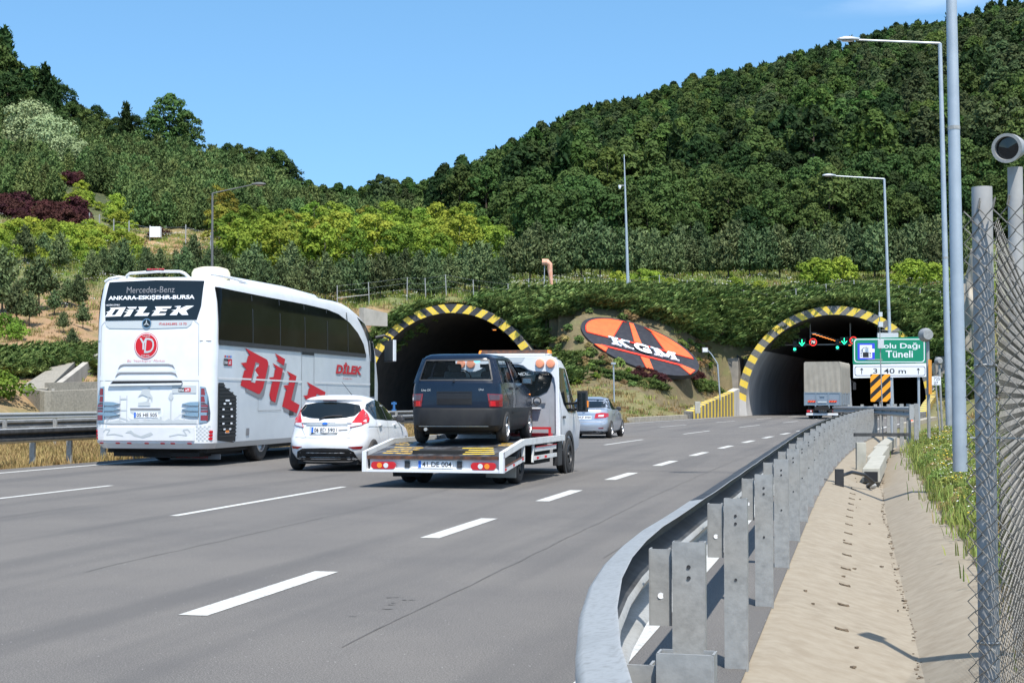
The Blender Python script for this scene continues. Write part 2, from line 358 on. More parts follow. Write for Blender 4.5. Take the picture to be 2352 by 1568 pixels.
# ---- coach
def coach():
    T = thing('coach', 'tall white touring coach with red lettering down its side and a dark rear window', 'coach', (-7.43, 31.656, 0), -math.atan(.205))
    B = Body([(.36, .1, 11.95, 1.245, .02, .3, .02), (.48, 0, 12.05, 1.335, .02, .28, .03), (.82, -.02, 12.1, 1.345, .02, .27, .04), (1.8, 0, 12.1, 1.345, .02, .26, .04), (2.6, .03, 11.85, 1.345, .02, .26, .04), (2.95, .05, 11.6, 1.345, .02, .26, .04),
              (3.4, .1, 10.95, 1.330, .02, .26, .04), (3.62, .13, 10.3, 1.305, .02, .26, .04), (3.78, .16, 9.6, 1.280, .02, .26, .04), (3.86, .19, 9.1, 1.245, .02, .27, .04), (3.9, .26, 8.7, 1.175, .02, .3, .04), (3.93, .5, 8.2, 0.995, .02, .35, .04), (3.95, 1, 7.4, 0.645, .02, .35, .04)])
    mb = B.shell(white)
    for i, f in enumerate(mb.f):
        if len(f) == 4:
            c = sum((Vector(mb.v[k]) for k in f), Vector())/4
            if abs(c.x) > 1.24 and c.z < 2.6 and .4 < c.y < 11.7: mb.mi[i] = mb.mat(busside)
    body = mb.build('body', T, True, 28)
    cut_wheels(body, [(1, .9, 3.05, .5, .6), (-1, .9, 3.05, .5, .6), (1, .9, 9.2, .5, .6), (-1, .9, 9.2, .5, .6)], under)
    SR, SL, RR = B.side(1), B.side(-1), B.rear()
    # windows
    wr = [(.02, 3.70), (1.2, 3.685), (3.04, 3.67), (5.77, 3.66), (7.4, 3.63), (8.3, 3.56), (9.2, 3.38), (9.9, 3.14), (10.4, 2.86), (10.62, 2.6), (10.63, 2.5), (.38, 2.5), (.3, 2.62)]
    for sg, F in ((1, SR), (-1, SL)):
        mb = MB(); mb.drape([(max(y, .3), z) for y, z in wr], F, .02, tint2, .11)
        mb.drape([(.32, 2.5), (10.63, 2.5), (10.64, 2.6), (.3, 2.6)], F, .023, blackpl, .11); [line(mb, F, (y, 2.6), (y, 3.64), .05, .022, inkb, .3) for y in (2.2, 3.9, 5.6, 7.3, 9.0)]; mb.build('side_window', T, smooth=True, fixn=False)
        mb = MB(); mb.drape([(9.95, 3.58), (10.6, 3.42), (11.3, 3.0), (11.5, 2.6), (11.5, 1.2), (11.05, 1.0), (11.05, 2.45), (10.85, 2.95), (10.5, 3.25)], F, .008, tint, .2); mb.build('front_quarter_window', T, smooth=True, fixn=False)
    mb = MB(); mb.drape([(-1.08, 3.01), (-.1, 3.01), (.95, 3.01), (1.03, 3.3), (1.06, 3.82), (0, 3.845), (-1.06, 3.82), (-1.12, 3.4)], RR, .01, tint, .12); w = mb.build('rear_window', T, smooth=True, fixn=False)
    mb = MB(); text(mb, 'Mercedes-Benz', RR, (-.63, 3.58, .44, 3.71), .014, greyp, 0)
    text(mb, 'ANKARA-ESKiŞEHiR-BURSA', RR, (-1.04, 3.42, .88, 3.53), .014, whitep, .03)
    text(mb, 'VEZİRKÖPRÜ', RR, (-1.09, 3.32, -.76, 3.36), .014, whitep, .01, .3)
    for p in ([(-1.0, 3.28), (-.62, 3.29), (-.73, 3.1), (-1.09, 3.09), (-1.03, 3.18), (-1.08, 3.19), (-1.0, 3.21), (-.96, 3.26)],
              [(-.6, 3.29), (-.37, 3.29), (-.4, 3.25), (-.54, 3.25)], [(-.62, 3.235), (-.44, 3.23), (-.52, 3.1), (-.67, 3.09), (-.58, 3.17), (-.66, 3.19), (-.55, 3.2)],
              [(-.34, 3.29), (-.14, 3.29), (-.24, 3.155), (-.08, 3.16), (-.12, 3.1), (-.42, 3.1), (-.33, 3.2), (-.4, 3.21), (-.31, 3.23)],
              [(.03, 3.29), (.4, 3.29), (.37, 3.25), (.21, 3.25), (.18, 3.23), (.31, 3.23), (.28, 3.19), (.15, 3.19), (.12, 3.15), (.29, 3.15), (.26, 3.11), (-.04, 3.1), (.04, 3.2), (-.03, 3.2), (.07, 3.22)],
              [(.45, 3.29), (.6, 3.3), (.57, 3.24), (.71, 3.3), (.88, 3.3), (.71, 3.2), (.77, 3.11), (.63, 3.11), (.55, 3.18), (.52, 3.11), (.36, 3.11), (.46, 3.2), (.39, 3.21), (.49, 3.22), (.53, 3.27)]):
        mb.drape(p, RR, .014, whitep, 5)
    mb.drape([(-.86, 3.245), (-.77, 3.245), (-.86, 3.13), (-.94, 3.13)], RR, .017, tint, 5)
    mb.build('window_lettering', w, fixn=False)
    mb = MB(); mb.drape([(-1.09, 2.99), (-1.05, 2.9), (-.98, 2.85), (-.13, 2.83), (.75, 2.85), (.84, 2.92), (.87, 3.0), (0, 3.0)], RR, .012, palegrey, .15)
    text(mb, '✆:0.542.892 13 73', RR, (.14, 2.90, .74, 2.955), .016, redp, .015); mb.build('rear_sign_band', T, fixn=False)
    mb = MB(); mb.drape(disc(-.13, 2.94, .105), RR, .024, chrome, .3, base=0); mb.drape(disc(-.13, 2.94, .085), RR, .027, tint, .3)
    for k in range(3):
        a = R(90+120*k); c = (-.13, 2.94); mb.drape([(c[0]+.018*math.cos(a+1.05), c[1]+.018*math.sin(a+1.05)), (c[0]+.018*math.cos(a-1.05), c[1]+.018*math.sin(a-1.05)), (c[0]+.085*math.cos(a), c[1]+.085*math.sin(a))], RR, .033, palegrey, .3)
    mb.build('emblem', T, fixn=False)
    mb = MB(); mb.drape(disc(-.13, 2.48, .265, 32, .27), RR, .012, redp, .2); mb.drape(disc(-.13, 2.48, .252, 32, .257), RR, .014, whitep, .2); mb.drape(disc(-.13, 2.48, .24, 32, .245), RR, .016, redp, .2)
    text(mb, 'Y', RR, (-.28, 2.40, -.10, 2.64), .019, palegrey, .02); text(mb, 'D', RR, (-.17, 2.33, .05, 2.64), .021, palegrey, 0, .1)
    text(mb, 'YAŞAR', RR, (-.22, 2.655, -.04, 2.70), .019, palegrey, .01); text(mb, 'DİLEK', RR, (-.23, 2.26, -.04, 2.305), .019, palegrey, .01); mb.build('round_emblem', T, fixn=False)
    # rear panel details
    mb = MB(); seamm = MATS['black_ink']
    text(mb, 'Biz "Vezirköprü" Markası', RR, (-.55, 2.13, .3, 2.2), .012, redp, -.012, .3)
    rail(mb, RR, [(-1.17, 1.86), (-1.17, 2.9), (-1.09, 2.99)], .008, .009, greyp); rail(mb, RR, [(1.02, 1.86), (1.0, 2.92), (.9, 2.99)], .008, .009, greyp)
    rail(mb, RR, [(-1.17, 1.76), (1.03, 1.76)], .01, .009, greyp); rail(mb, RR, [(-1.17, 1.76), (-1.17, .86), (1.03, .87), (1.03, 1.76)], .007, .009, greyp)
    rail(mb, RR, [(-1.28, 2.58), (-1.19, 2.58)], .012, .009, seamm); rail(mb, RR, [(1.03, 2.57), (1.25, 2.57)], .012, .009, seamm)
    for z, h in ((2.05, .55), (1.88, .61)):
        mb.drape([(-.13-h-.08, z-.06), (-.13-h-.03, z+.03), (-.13-h+.05, z+.055), (-.13+h-.05, z+.055), (-.13+h+.05, z+.03), (-.13+h+.1, z-.06), (-.13+h+.03, z+.005), (-.13+h-.06, z+.02), (-.13-h+.06, z+.02), (-.13-h, z+.005)], RR, .012, MATS['grey_lettering'], .3)
        rail(mb, RR, [(-.13-h-.1, z-.1), (-.13+h+.12, z-.1)], .008, .01, palegrey)
    mb.drape([(-.86, 1.75), (.66, 1.755), (.69, 1.71), (-.93, 1.69)], RR, .014, inkb, .2); mb.drape([(-.95, 1.69), (.69, 1.71), (.66, 1.67), (-.95, 1.65)], RR, .05, white, .2, base=0)
    # printed skyline
    mb.drape([(-1.15, .87), (-.7, .95), (-.55, .9), (-.3, 1.0), (-.25, .92), (-.1, .93), (0, .96), (.12, 1.0), (.3, .93), (.4, .98), (.5, .94), (.6, .97), (.72, .95), (1.0, .95), (1.0, .885)], RR, .011, palegrey, .3)
    for a, b, c, d in ((-.7, .9, -.68, 1.45), (-.545, .9, -.525, 1.45), (-.7, 1.38, -.53, 1.4), (-.7, 1.15, -.53, 1.165), (.425, .9, .455, 1.42), (-.9, .9, -.89, 1.15), (.2, .9, .24, 1.02), (-.15, .9, -.11, 1.02), (.72, .9, .74, 1.12), (-.28, 1.24, -.01, 1.31)):
        mb.drape(rect(a, c if c < b else b, c if c > a and c < 1 and d > 1e9 else c, d), RR, .012, palegrey, 1) if False else mb.drape(rect(a, b, c, d), RR, .012, palegrey, 1)
    mb.drape([(.385, 1.42), (.405, 1.48), (.44, 1.52), (.475, 1.48), (.495, 1.42), (.46, 1.36), (.42, 1.36)], RR, .013, palegrey, 1)
    mb.drape([(-.25, 1.31), (-.1, 1.33), (-.06, 1.42), (-.19, 1.47), (-.3, 1.42), (-.22, 1.5), (-.19, 1.6), (-.1, 1.58), (-.03, 1.64), (-.02, 1.5), (.04, 1.42), (.03, 1.31), (.0, 1.4), (-.03, 1.42), (-.06, 1.31)], RR, .012, palegrey, 1)
    rail(mb, RR, [(-1.0, .93), (-.9, 1.02), (-.75, 1.03), (-.5, .95)], .015, .0125, palegrey); rail(mb, RR, [(.5, .95), (.73, 1.13), (1.0, 1.0)], .007, .012, palegrey)
    mb.drape(rect(.46, 1.5, .98, 1.66), RR, .011, palegrey, 1); mb.drape(rect(.6, 1.53, .73, 1.61), RR, .014, inkb, 1); mb.drape(rect(.73, 1.53, .86, 1.61), RR, .014, redp, 1)
    text(mb, 'bilet', RR, (.61, 1.545, .725, 1.595), .017, whitep, .01); text(mb, 'all', RR, (.745, 1.545, .83, 1.595), .017, whitep, .01)
    mb.build('rear_panel_print', T, fixn=False)
    mb = MB(); mb.drape(rect(-.5, .96, .26, 1.2, .08, 4), RR, .006, white, 1, base=0); mb.drape([(-.47, 1.19), (.23, 1.19), (.22, 1.1), (.14, 1.06), (-.36, 1.06), (-.45, 1.1)], RR, .009, palegrey, 1); mb.drape([(-.46, 1.195), (.22, 1.195), (.21, 1.15), (-.45, 1.15)], RR, .011, greyp, 1); mb.build('plate_recess', T, fixn=False)
    plate(T, RR, -.37, .16, 1.0, 1.11, '05 HE 505', .016)
    # bumper
    mb = MB(); mb.drape([(-1.2, .53), (.95, .53), (.95, .8), (-1.2, .8)], RR, .03, white, .15, base=0)
    for u, f in ((-1, 1), (.82, -1)):
        rail(mb, RR, [(u-.05*f, .7), (u, .76), (u+.1*f, .75), (u+.02*f, .64), (u+.2*f, .66), (u+.4*f, .62)], .025, .034, palegrey)
    mb.drape([(-.5, .72), (-.42, .74), (-.36, .68), (-.2, .62), (-.1, .66), (.02, .7), (.07, .66), (0, .62), (-.15, .58), (-.35, .62), (-.44, .68), (-.55, .68)], RR, .034, palegrey, 1)
    for side_, u0 in ((1, .98), (-1, -1.26)):
        for i in range(7):
            for j in range(8):
                if (i+j) % 2: mb.drape(rect(u0+i*.04, .52+j*.04, u0+i*.04+.038, .52+j*.04+.038), RR, .004, palegrey, 1)
    mb.build('rear_bumper', T, fixn=False)
    for x in (-1.12, -.74, -.48, -.09, .26, .48, .84): lens(T, 'marker_light', RR, rect(x-.045, .455, x+.045, .485, .01), redl, .02)
    # tail lights
    for sg in (1, -1):
        q = lambda pts: [(sg*u, z) for u, z in pts]
        o = lens(T, 'tail_light', RR, q([(1.06, 1.64), (1.17, 1.62), (1.22, 1.42), (1.255, 1.1), (1.25, .96), (1.2, .91), (1.05, .89)]), chrome, .02, .08)
        for a, b, mm in ((1.46, 1.6, darkredl), (1.32, 1.44, darkredl), (1.22, 1.26, darkredl), (1.11, 1.15, darkredl), (.94, 1.05, darkredl), (1.265, 1.31, smokel), (1.16, 1.21, smokel)):
            mb = MB(); mb.drape(q([(1.085, a), (1.22 if a < 1.3 else 1.17, a), (1.22 if b < 1.3 else 1.15, b), (1.085, b)]), RR, .026, mm, .08); mb.build('lens', o, fixn=False)
        for z in (1.28, 1.17, 1.06):
            mb = MB(); mb.drape(q([(1.04, z+.045), (.85, z+.04), (.68, z), (.85, z-.03), (1.04, z-.035)]), RR, .035, chrome, .3, base=0); mb.build('trim_blade', T, fixn=False)
    for sg, F in ((1, SR), (-1, SL)):
        for z in (.57, .64, .71):
            lens(T, 'side_reflector', F, disc(.12, z, .03), redl, .02)
    # side: panel seams, mouldings, service grille, door, lettering
    mb = MB()
    for F in (SR, SL):
        rail(mb, F, [(.3, 1.82), (5.4, 1.79)], .035, .016, white); rail(mb, F, [(6.35, 1.79), (11.05, 1.78)], .035, .016, white)
        rail(mb, F, [(5.4, 2.5), (5.4, .8)], .02, .009, greyp); rail(mb, F, [(6.3, 2.5), (6.3, .8)], .02, .009, greyp)
        rail(mb, F, [(11.05, 2.6), (11.05, .5)], .015, .009, greyp); rail(mb, F, [(2.56, 1.78), (2.56, 1.12), (4.0, 1.12)], .012, .009, greyp)
        rail(mb, F, [(4.0, 1.78), (4.0, 1.12)], .008, .009, palegrey); rail(mb, F, [(7.3, 1.77), (7.3, .7)], .01, .009, greyp); rail(mb, F, [(1.4, 1.78), (1.4, .45)], .008, .009, palegrey)
        mb.drape(rect(5.42, 2.44, 6.28, 2.52), F, .012, inkb, .4)
        mb.drape(rect(1.88, .6, 2.05, .75), F, .012, greyp, 1); mb.drape(rect(4.54, 1.0, 4.84, 1.17), F, .012, blackpl, 1)
    mb.build('side_mouldings', T, fixn=False)
    mb = MB(); g = [(.33, 1.72), (.61, 1.72), (.65, 1.64), (1.25, 1.45), (1.29, 1.4), (1.27, .5), (1.21, .46), (.32, .53), (.3, .61), (.31, 1.67)]
    mb.drape(g, SR, .01, inkb, .3)
    z = .6
    while z < 1.68:
        y1 = 1.26 if z < 1.42 else (1.26-(z-1.42)*2.4 if z < 1.64 else .62); mb.prism([(.33, z), (y1, z), (y1, z+.03), (.33, z+.02)], SR, .01, .035, blackpl); z += .075
    for k in range(14):
        a = 2*math.pi*k/14; mb.drape(rect(.75+.24*math.cos(a)-.06, 1.02+.34*math.sin(a)-.018, .75+.24*math.cos(a)+.06, 1.02+.34*math.sin(a)+.018, .015), SR, .038, whitep, 1)
    mb.drape(rect(.66, .68, .84, .73), SR, .04, amber, 1)
    mb.build('service_grille', T, fixn=False)
    sh = [[(3.14, 2.15), (3.25, 2.13), (3.23, 2.03), (2.91, 1.46), (2.77, 1.39), (2.6, 1.39), (1.8, 1.54), (1.84, 1.62), (2.56, 1.52), (2.66, 1.52), (2.85, 1.65)], [(4.2, 2.21), (4.36, 2.2), (4.27, 2.05), (3.82, 2.15), (4.16, 2.16)],
          [(4.09, 2.0), (4.22, 1.98), (3.74, 1.26), (3.28, 1.27), (3.29, 1.34), (3.61, 1.32)], [(4.98, 1.8), (5.15, 1.78), (4.87, 1.32), (4.66, 1.36)], [(4.17, 1.22), (5.06, 1.07), (5.04, .99), (4.83, 1.0), (4.17, 1.1)]]
    rd = [[(1.77, 2.48), (3.09, 2.26), (3.16, 2.19), (3.16, 2.14), (2.85, 1.63), (2.66, 1.5), (2.56, 1.49), (1.52, 1.67), (1.62, 1.83), (1.73, 2.0), (1.87, 2.01), (1.53, 2.15), (1.85, 2.17), (1.95, 2.32), (2.07, 2.32)],
          [(3.57, 2.42), (4.25, 2.3), (4.16, 2.15), (3.68, 2.25), (3.73, 2.28), (3.82, 2.27)], [(3.43, 2.19), (4.11, 2.07), (3.61, 1.3), (3.35, 1.35), (3.24, 1.47), (3.38, 1.73), (3.47, 1.74), (3.21, 1.86), (3.51, 1.88), (3.58, 2.05), (3.7, 2.04)],
          [(4.36, 2.03), (5.03, 1.92), (4.66, 1.35), (5.25, 1.24), (5.06, 1.04), (4.06, 1.21), (4.3, 1.57), (4.4, 1.57), (4.14, 1.69), (4.49, 1.71), (4.53, 1.88), (4.62, 1.89)],
          [(5.76, 1.79), (7.18, 1.55), (7.08, 1.42), (6.5, 1.51), (6.3, 1.27), (6.0, .95), (5.6, 1.02), (5.79, 1.34), (5.52, 1.46), (5.81, 1.47), (5.91, 1.64), (6.04, 1.64)]]
    mb = MB()
    for p in sh: mb.drape(p, SR, .010, greyp, .5)
    for p in rd: mb.drape(p, SR, .0125, redp, .5)
    mb.drape([(2.38, 2.19), (2.61, 2.16), (2.54, 2.09), (2.46, 2.08), (2.34, 2.01), (2.57, 1.89), (2.45, 1.88), (2.35, 1.73), (2.1, 1.76)], SR, .0145, busside, 1)
    mb.drape([(2.38, 2.19), (2.61, 2.16), (2.58, 2.13), (2.42, 2.14), (2.2, 1.78), (2.1, 1.76)], SR, .016, greyp, 1)
    text(mb, 'DİLEK', SR, (8.08, 2.0, 10.32, 2.3), .011, greyp, .04, .2); text(mb, 'DİLEK', SR, (8.0, 2.03, 10.24, 2.33), .013, redp, .04, .2)
    text(mb, 'Biz Vezirköprü Markası', SR, (8.6, 1.88, 9.4, 1.93), .012, redp, 0, .3)
    mb.drape(rect(.6, 2.08, .82, 2.22), SR, .012, inkb, 1); mb.drape(rect(.82, 2.08, 1.04, 2.22), SR, .012, redp, 1); text(mb, 'bilet', SR, (.62, 2.11, .81, 2.19), .015, whitep); text(mb, 'all', SR, (.85, 2.11, .97, 2.19), .015, whitep)
    for k, c in enumerate((redp, plateb, redp, plateb)): mb.drape(rect(.64+k*.1, 2.25, .71+k*.1, 2.29), SR, .012, c, 1)
    mb.build('side_lettering', T, fixn=False)
    for sg in (1, -1):
        for y in (3.05, 9.2): wheel(T, sg*1.09, y, .5, .3, .29, alloy, sg, 0)
    # roof: handrail hoops, air unit, dome, brake lamps
    hump = MB(); rs = []
    for y, w, h in ((1.3, .3, .02), (1.6, .8, .12), (2.2, 1.0, .2), (5.5, 1.03, .22), (7.4, .98, .18), (8.4, .8, .08), (8.8, .3, .0)):
        rs.append([Vector((w*c, y, 3.86+h*s_*1.05)) for c, s_ in ((-1.08, 0), (-1, .75), (-.8, 1), (.8, 1), (1, .75), (1.08, 0))])
    hump.rings(rs, white, True); hump.build('roof_air_unit', T, True, 35)
    mb = MB(); pts = [(.7, 1.35), (.95, 1.45), (1.0, 1.6), (.9, 2.2), (.5, 2.5)]
    cream = mk('cream_plastic', (.75, .67, .48), .5)
    mb.lathe([(3.9, .42), (4.1, .41), (4.18, .36), (4.22, .22), (4.23, 0)], cream, (.62, 1.6, 0), 'Z', 24); mb.build('roof_dome', T, True, 40)
    mb = MB(); mb.tube([(-.72, .3, 3.84), (-.69, .26, 3.95), (-.62, .25, 4.0), (0, .24, 4.03), (.5, .25, 4.02), (.6, .26, 3.98), (.72, .3, 3.86)], .032, white, 8)
    mb.tube([(-1.2, .3, 3.84), (-1.1, .28, 3.9), (-.9, .3, 3.94), (-.6, .5, 3.9)], .028, white, 8)
    mb.tube([(1.02, .3, 3.86), (1.06, .5, 3.98), (1.07, 1.5, 3.99), (1.07, 2.4, 3.96), (1.1, 2.7, 3.86)], .032, white, 8); mb.build('roof_hoops', T, True)
    mb = MB()
    for k in range(6): mb.box((-.2+k*.065, .24, 4.075), (.045, .04, .035), redl)
    mb.box((-.04, .24, 4.05), (.4, .05, .03), blackpl); mb.build('high_brake_light', T)
    # underside and mirror
    mb = MB(); mb.box((0, 6, .34), (2.2, 11.4, .14), under); mb.box((-.02, 1.5, .26), (1.9, 2.4, .14), under); mb.box((0, .55, .25), (.6, .5, .16), under); mb.build('underbody', T)
    mb = MB(); mb.box((.57, .95, .17), (1.12, .04, .11), greyp); text(mb, 'KARNIZ GEBESİN', lambda u, v, e: Vector((u, .93-e, v)), (.15, .135, .86, .2), .003, redp, .02); mb.build('number_board', T, fixn=False)
    mb = MB(); mb.tube([(1.2, 12.0, 3.1), (1.42, 12.15, 3.16), (1.54, 12.3, 3.1), (1.57, 12.35, 2.85)], .045, blackpl, 8)
    mb.box((1.53, 12.3, 2.72), (.26, .14, .6), blackpl, rz=-.15); mb.box((1.675, 12.3, 2.74), (.04, .16, .6), white, rz=-.15); mb.box((1.52, 12.225, 2.72), (.24, .02, .54), tint, rz=-.15); mb.build('wing_mirror', T, bevel=.02)
coach()

# ---- white hatchback
def hatch():
    T = thing('hatchback_car', 'small white hatchback driving between the coach and the tow truck', 'car', (-3.587, 29.25, 0), -math.atan(.18))
    B = Body([(.17, .25, 3.7, .66, .06, .25, .05), (.24, .1, 3.88, .74, .07, .3, .08), (.36, .02, 3.94, .82, .08, .32, .1), (.5, 0, 3.95, .855, .09, .33, .11), (.62, .02, 3.93, .86, .09, .33, .11), (.68, .07, 3.9, .855, .09, .34, .1), (.78, .1, 3.75, .85, .09, .34, .1),
              (.86, .11, 3.4, .84, .09, .34, .1), (.93, .12, 3.15, .82, .09, .34, .09), (1.0, .16, 2.95, .79, .08, .34, .09), (1.12, .25, 2.65, .75, .07, .32, .08), (1.24, .36, 2.35, .705, .07, .3, .08), (1.33, .46, 2.1, .655, .06, .28, .08), (1.37, .42, 1.95, .62, .05, .26, .08), (1.41, .5, 1.8, .56, .05, .25, .08), (1.45, .72, 1.6, .42, .04, .25, .06), (1.465, 1.0, 1.4, .25, .02, .15, .02)])
    body = B.shell(white).build('body', T, True, 40)
    cut_wheels(body, [(s, .62, y, .31, .36) for s in (1, -1) for y in (.72, 3.2)], under)
    RR = B.rear()
    mb = MB(); mb.drape([(-.55, 1.27), (-.3, 1.315), (0, 1.325), (.3, 1.315), (.55, 1.27), (.61, 1.16), (.52, 1.06), (.3, 1.02), (0, 1.005), (-.3, 1.02), (-.52, 1.06), (-.61, 1.16)], RR, .008, tint, .08); mb.build('rear_window', T, smooth=True, fixn=False)
    mb = MB(); mb.tube([RR(-.13, .99, .02), RR(-.02, 1.04, .03), RR(.12, 1.06, .03), RR(.3, 1.06, .025)], .013, blackpl, 6); mb.build('rear_wiper', T)
    lens(T, 'high_brake_light', RR, rect(-.14, 1.345, .13, 1.36), darkredl, .03)
    for sg in (1, -1):
        q = lambda pts: [(sg*u, z) for u, z in pts]
        o = lens(T, 'tail_light', RR, q([(.62, 1.2), (.69, 1.1), (.745, 1.0), (.735, .93), (.66, .88), (.46, .84), (.5, .95), (.57, 1.08)]), redl, .016, .06)
        mb = MB(); mb.drape(q([(.5, .93), (.66, .93), (.67, .89), (.47, .85)]), RR, .02, clearl, .08); mb.build('reversing_lens', o, fixn=False)
        lens(T, 'rear_reflector', RR, q([(.46, .475), (.71, .485), (.68, .43), (.55, .43)]), darkredl, .012)
        F = B.side(sg)
        mb = MB(); mb.drape([(.62, 1.2), (.75, 1.28), (1.1, 1.35), (1.5, 1.37), (1.9, 1.31), (2.35, 1.16), (2.72, .98), (2.75, .94), (1.6, .965), (.9, 1.0)], F, .008, tint, .12); mb.build('side_windows', T, smooth=True, fixn=False)
        mb = MB(); line(mb, F, (1.5, 1.36), (1.62, .97), .06, .011, blackpl, .1); line(mb, F, (.86, 1.29), (.98, 1.0), .02, .011, blackpl, .1)
        rail(mb, F, [(1.62, .96), (1.6, .6), (1.62, .3)], .008, .006, greyp, .15); rail(mb, F, [(2.8, .95), (2.78, .6), (2.7, .3)], .012, .006, greyp, .15); rail(mb, F, [(.95, .98), (.9, .85), (1.05, .6)], .006, .006, greyp, .15)
        rail(mb, F, [(.5, .86), (2.9, .8)], .012, .006, palegrey, .2); mb.build('door_gaps', T, fixn=False)
        for y in (1.1, 2.15):
            mb = MB(); p = F(y, .87, .02); mb.box(p, (.04, .16, .035), white); mb.build('door_handle', T, bevel=.01)
        mb = MB(); p = F(2.72, .98, .1); mb.box((p.x+sg*.02, p.y, p.z), (.2, .13, .14), blackpl, taper=(.7, .8)); mb.build('wing_mirror', T, bevel=.035)
        for y in (.72, 3.2): wheel(T, sg*.73, y, .31, .2, .2, alloy, sg, 5)
    mb = MB(); mb.drape([(-.62, .2), (-.56, .38), (-.45, .44), (0, .455), (.45, .44), (.56, .38), (.62, .2)], RR, .012, darkpl, .1); mb.drape([(-.62, .2), (-.6, .27), (.6, .27), (.62, .2)], RR, .02, blackpl, .1); mb.build('rear_diffuser', T, fixn=False)
    mb = MB()
    rail(mb, RR, [(-.62, .65), (.62, .65)], .008, .006, greyp, .1); rail(mb, RR, [(-.5, .945), (.5, .945)], .03, .02, white, .1); rail(mb, RR, [(-.4, .9), (.42, .9)], .03, .012, palegrey, .1)
    rail(mb, RR, [(.5, .84), (.4, .66)], .006, .006, greyp, .1); rail(mb, RR, [(-.5, .84), (-.4, .66)], .006, .006, greyp, .1)
    mb.drape(disc(0, .92, .055, 16, .025), RR, .024, plateb, 1); rail(mb, RR, [(.26, .79), (.42, .8)], .02, .01, greyp, .1); mb.build('tailgate_trim', T, fixn=False)
    mb = MB(); mb.drape(rect(-.32, .705, .24, .86), RR, .01, palegrey, .1); mb.drape(rect(-.28, .72, .25, .735), RR, .02, inkb, 1); mb.build('plate_recess', T, fixn=False)
    plate(T, RR, -.28, .25, .74, .85, '06 ED 5901', .02)
    mb = MB(); mb.tube([(0.1, 1.6, 1.46), (0.02, 1.15, 1.72)], [.008, .003], inkb, 5); mb.build('aerial', T)
    mb = MB(); mb.box((0, 1.9, .2), (1.2, 3.2, .12), under); mb.box((.1, .5, .22), (.4, .3, .12), under); mb.build('underbody', T)
hatch()

# ---- silver saloon
def saloon():
    T = thing('saloon_car', 'silver saloon car with red tail lights, far ahead in the left lane', 'car', (2.47, 53.2, 0), -math.atan(.22))
    B = Body([(.18, .2, 4.3, .7, .06, .3, .05), (.26, .05, 4.45, .82, .08, .34, .1), (.45, 0, 4.5, .87, .09, .36, .12), (.56, .02, 4.5, .88, .09, .36, .12), (.6, .07, 4.48, .88, .09, .36, .11), (.75, .09, 4.3, .87, .09, .36, .1), (.9, .1, 3.9, .86, .09, .36, .1), (.99, .14, 3.45, .83, .09, .36, .1), (1.02, .3, 3.3, .8, .09, .34, .1), (1.04, .75, 3.25, .75, .08, .3, .06), (1.15, .95, 2.95, .7, .07, .3, .06), (1.3, 1.25, 2.6, .63, .06, .28, .06), (1.38, 1.5, 2.35, .58, .05, .26, .05), (1.43, 1.7, 2.1, .46, .04, .25, .04), (1.45, 1.85, 2.0, .3, .03, .05, .02)])
    body = B.shell(silver).build('body', T, True, 40)
    cut_wheels(body, [(s, .64, y, .32, .37) for s in (1, -1) for y in (.95, 3.55)], under)
    RR = B.rear()
    mb = MB(); mb.drape([(-.53, 1.36), (0, 1.375), (.53, 1.36), (.62, 1.08), (0, 1.06), (-.62, 1.08)], RR, .01, tint, .08); mb.build('rear_window', T, smooth=True, fixn=False)
    for sg in (1, -1):
        q = lambda pts: [(sg*u, z) for u, z in pts]
        o = lens(T, 'tail_light', RR, q([(.4, .87), (.6, .9), (.79, .88), (.8, .76), (.72, .72), (.36, .7)]), redl, .014, .08)
        mb = MB(); mb.drape(q([(.5, .82), (.68, .83), (.66, .76), (.48, .76)]), RR, .018, clearl, .1); mb.build('reversing_lens', o, fixn=False)
        lens(T, 'rear_reflector', RR, q([(.5, .37), (.66, .38), (.66, .345), (.5, .345)]), darkredl, .012)
        F = B.side(sg)
        mb = MB(); mb.drape([(.98, 1.1), (1.3, 1.28), (1.7, 1.36), (2.2, 1.355), (2.6, 1.24), (3.05, 1.04), (3.1, .99), (1.4, 1.0)], F, .008, tint, .12); mb.build('side_windows', T, smooth=True, fixn=False)
        mb = MB(); line(mb, F, (2.1, 1.36), (2.15, 1.0), .06, .011, silver, .1); rail(mb, F, [(2.15, 1.0), (2.15, .35)], .01, .006, inkb, .2); rail(mb, F, [(3.1, .98), (3.05, .35)], .01, .006, inkb, .2); rail(mb, F, [(1.3, .98), (1.15, .75), (1.35, .4)], .01, .006, inkb, .2)
        mb.build('door_gaps', T, fixn=False)
        mb = MB(); p = F(3.0, 1.02, .1); mb.box((p.x, p.y, p.z), (.2, .12, .15), blackpl, taper=(.75, .8)); mb.build('wing_mirror', T, bevel=.03)
        for y in (1.5, 2.5):
            mb = MB(); mb.box(F(y, .88, .015), (.03, .15, .03), silver); mb.build('door_handle', T, bevel=.01)
        for y in (.95, 3.55): wheel(T, sg*.76, y, .32, .2, .22, alloy, sg, 7)
    mb = MB(); rail(mb, RR, [(-.8, .58), (.8, .58)], .008, .01, greyp, .1); rail(mb, RR, [(-.4, .86), (.4, .86)], .02, .02, silver, .1); rail(mb, RR, [(-.7, .24), (.7, .24)], .07, .01, blackpl, .1); rail(mb, RR, [(-.75, .42), (.75, .42)], .014, .02, silver, .1)
    mb.drape(disc(0, .93, .05, 16, .03), RR, .02, chrome, 1); mb.drape(disc(0, .93, .036, 16, .02), RR, .022, silver, 1); mb.build('boot_trim', T, fixn=False)
    plate(T, RR, -.27, .26, .67, .79, '34 JF 3930', .012)
    mb = MB(); mb.box((0, 2.2, .2), (1.3, 3.8, .12), under); mb.build('underbody', T)
saloon()
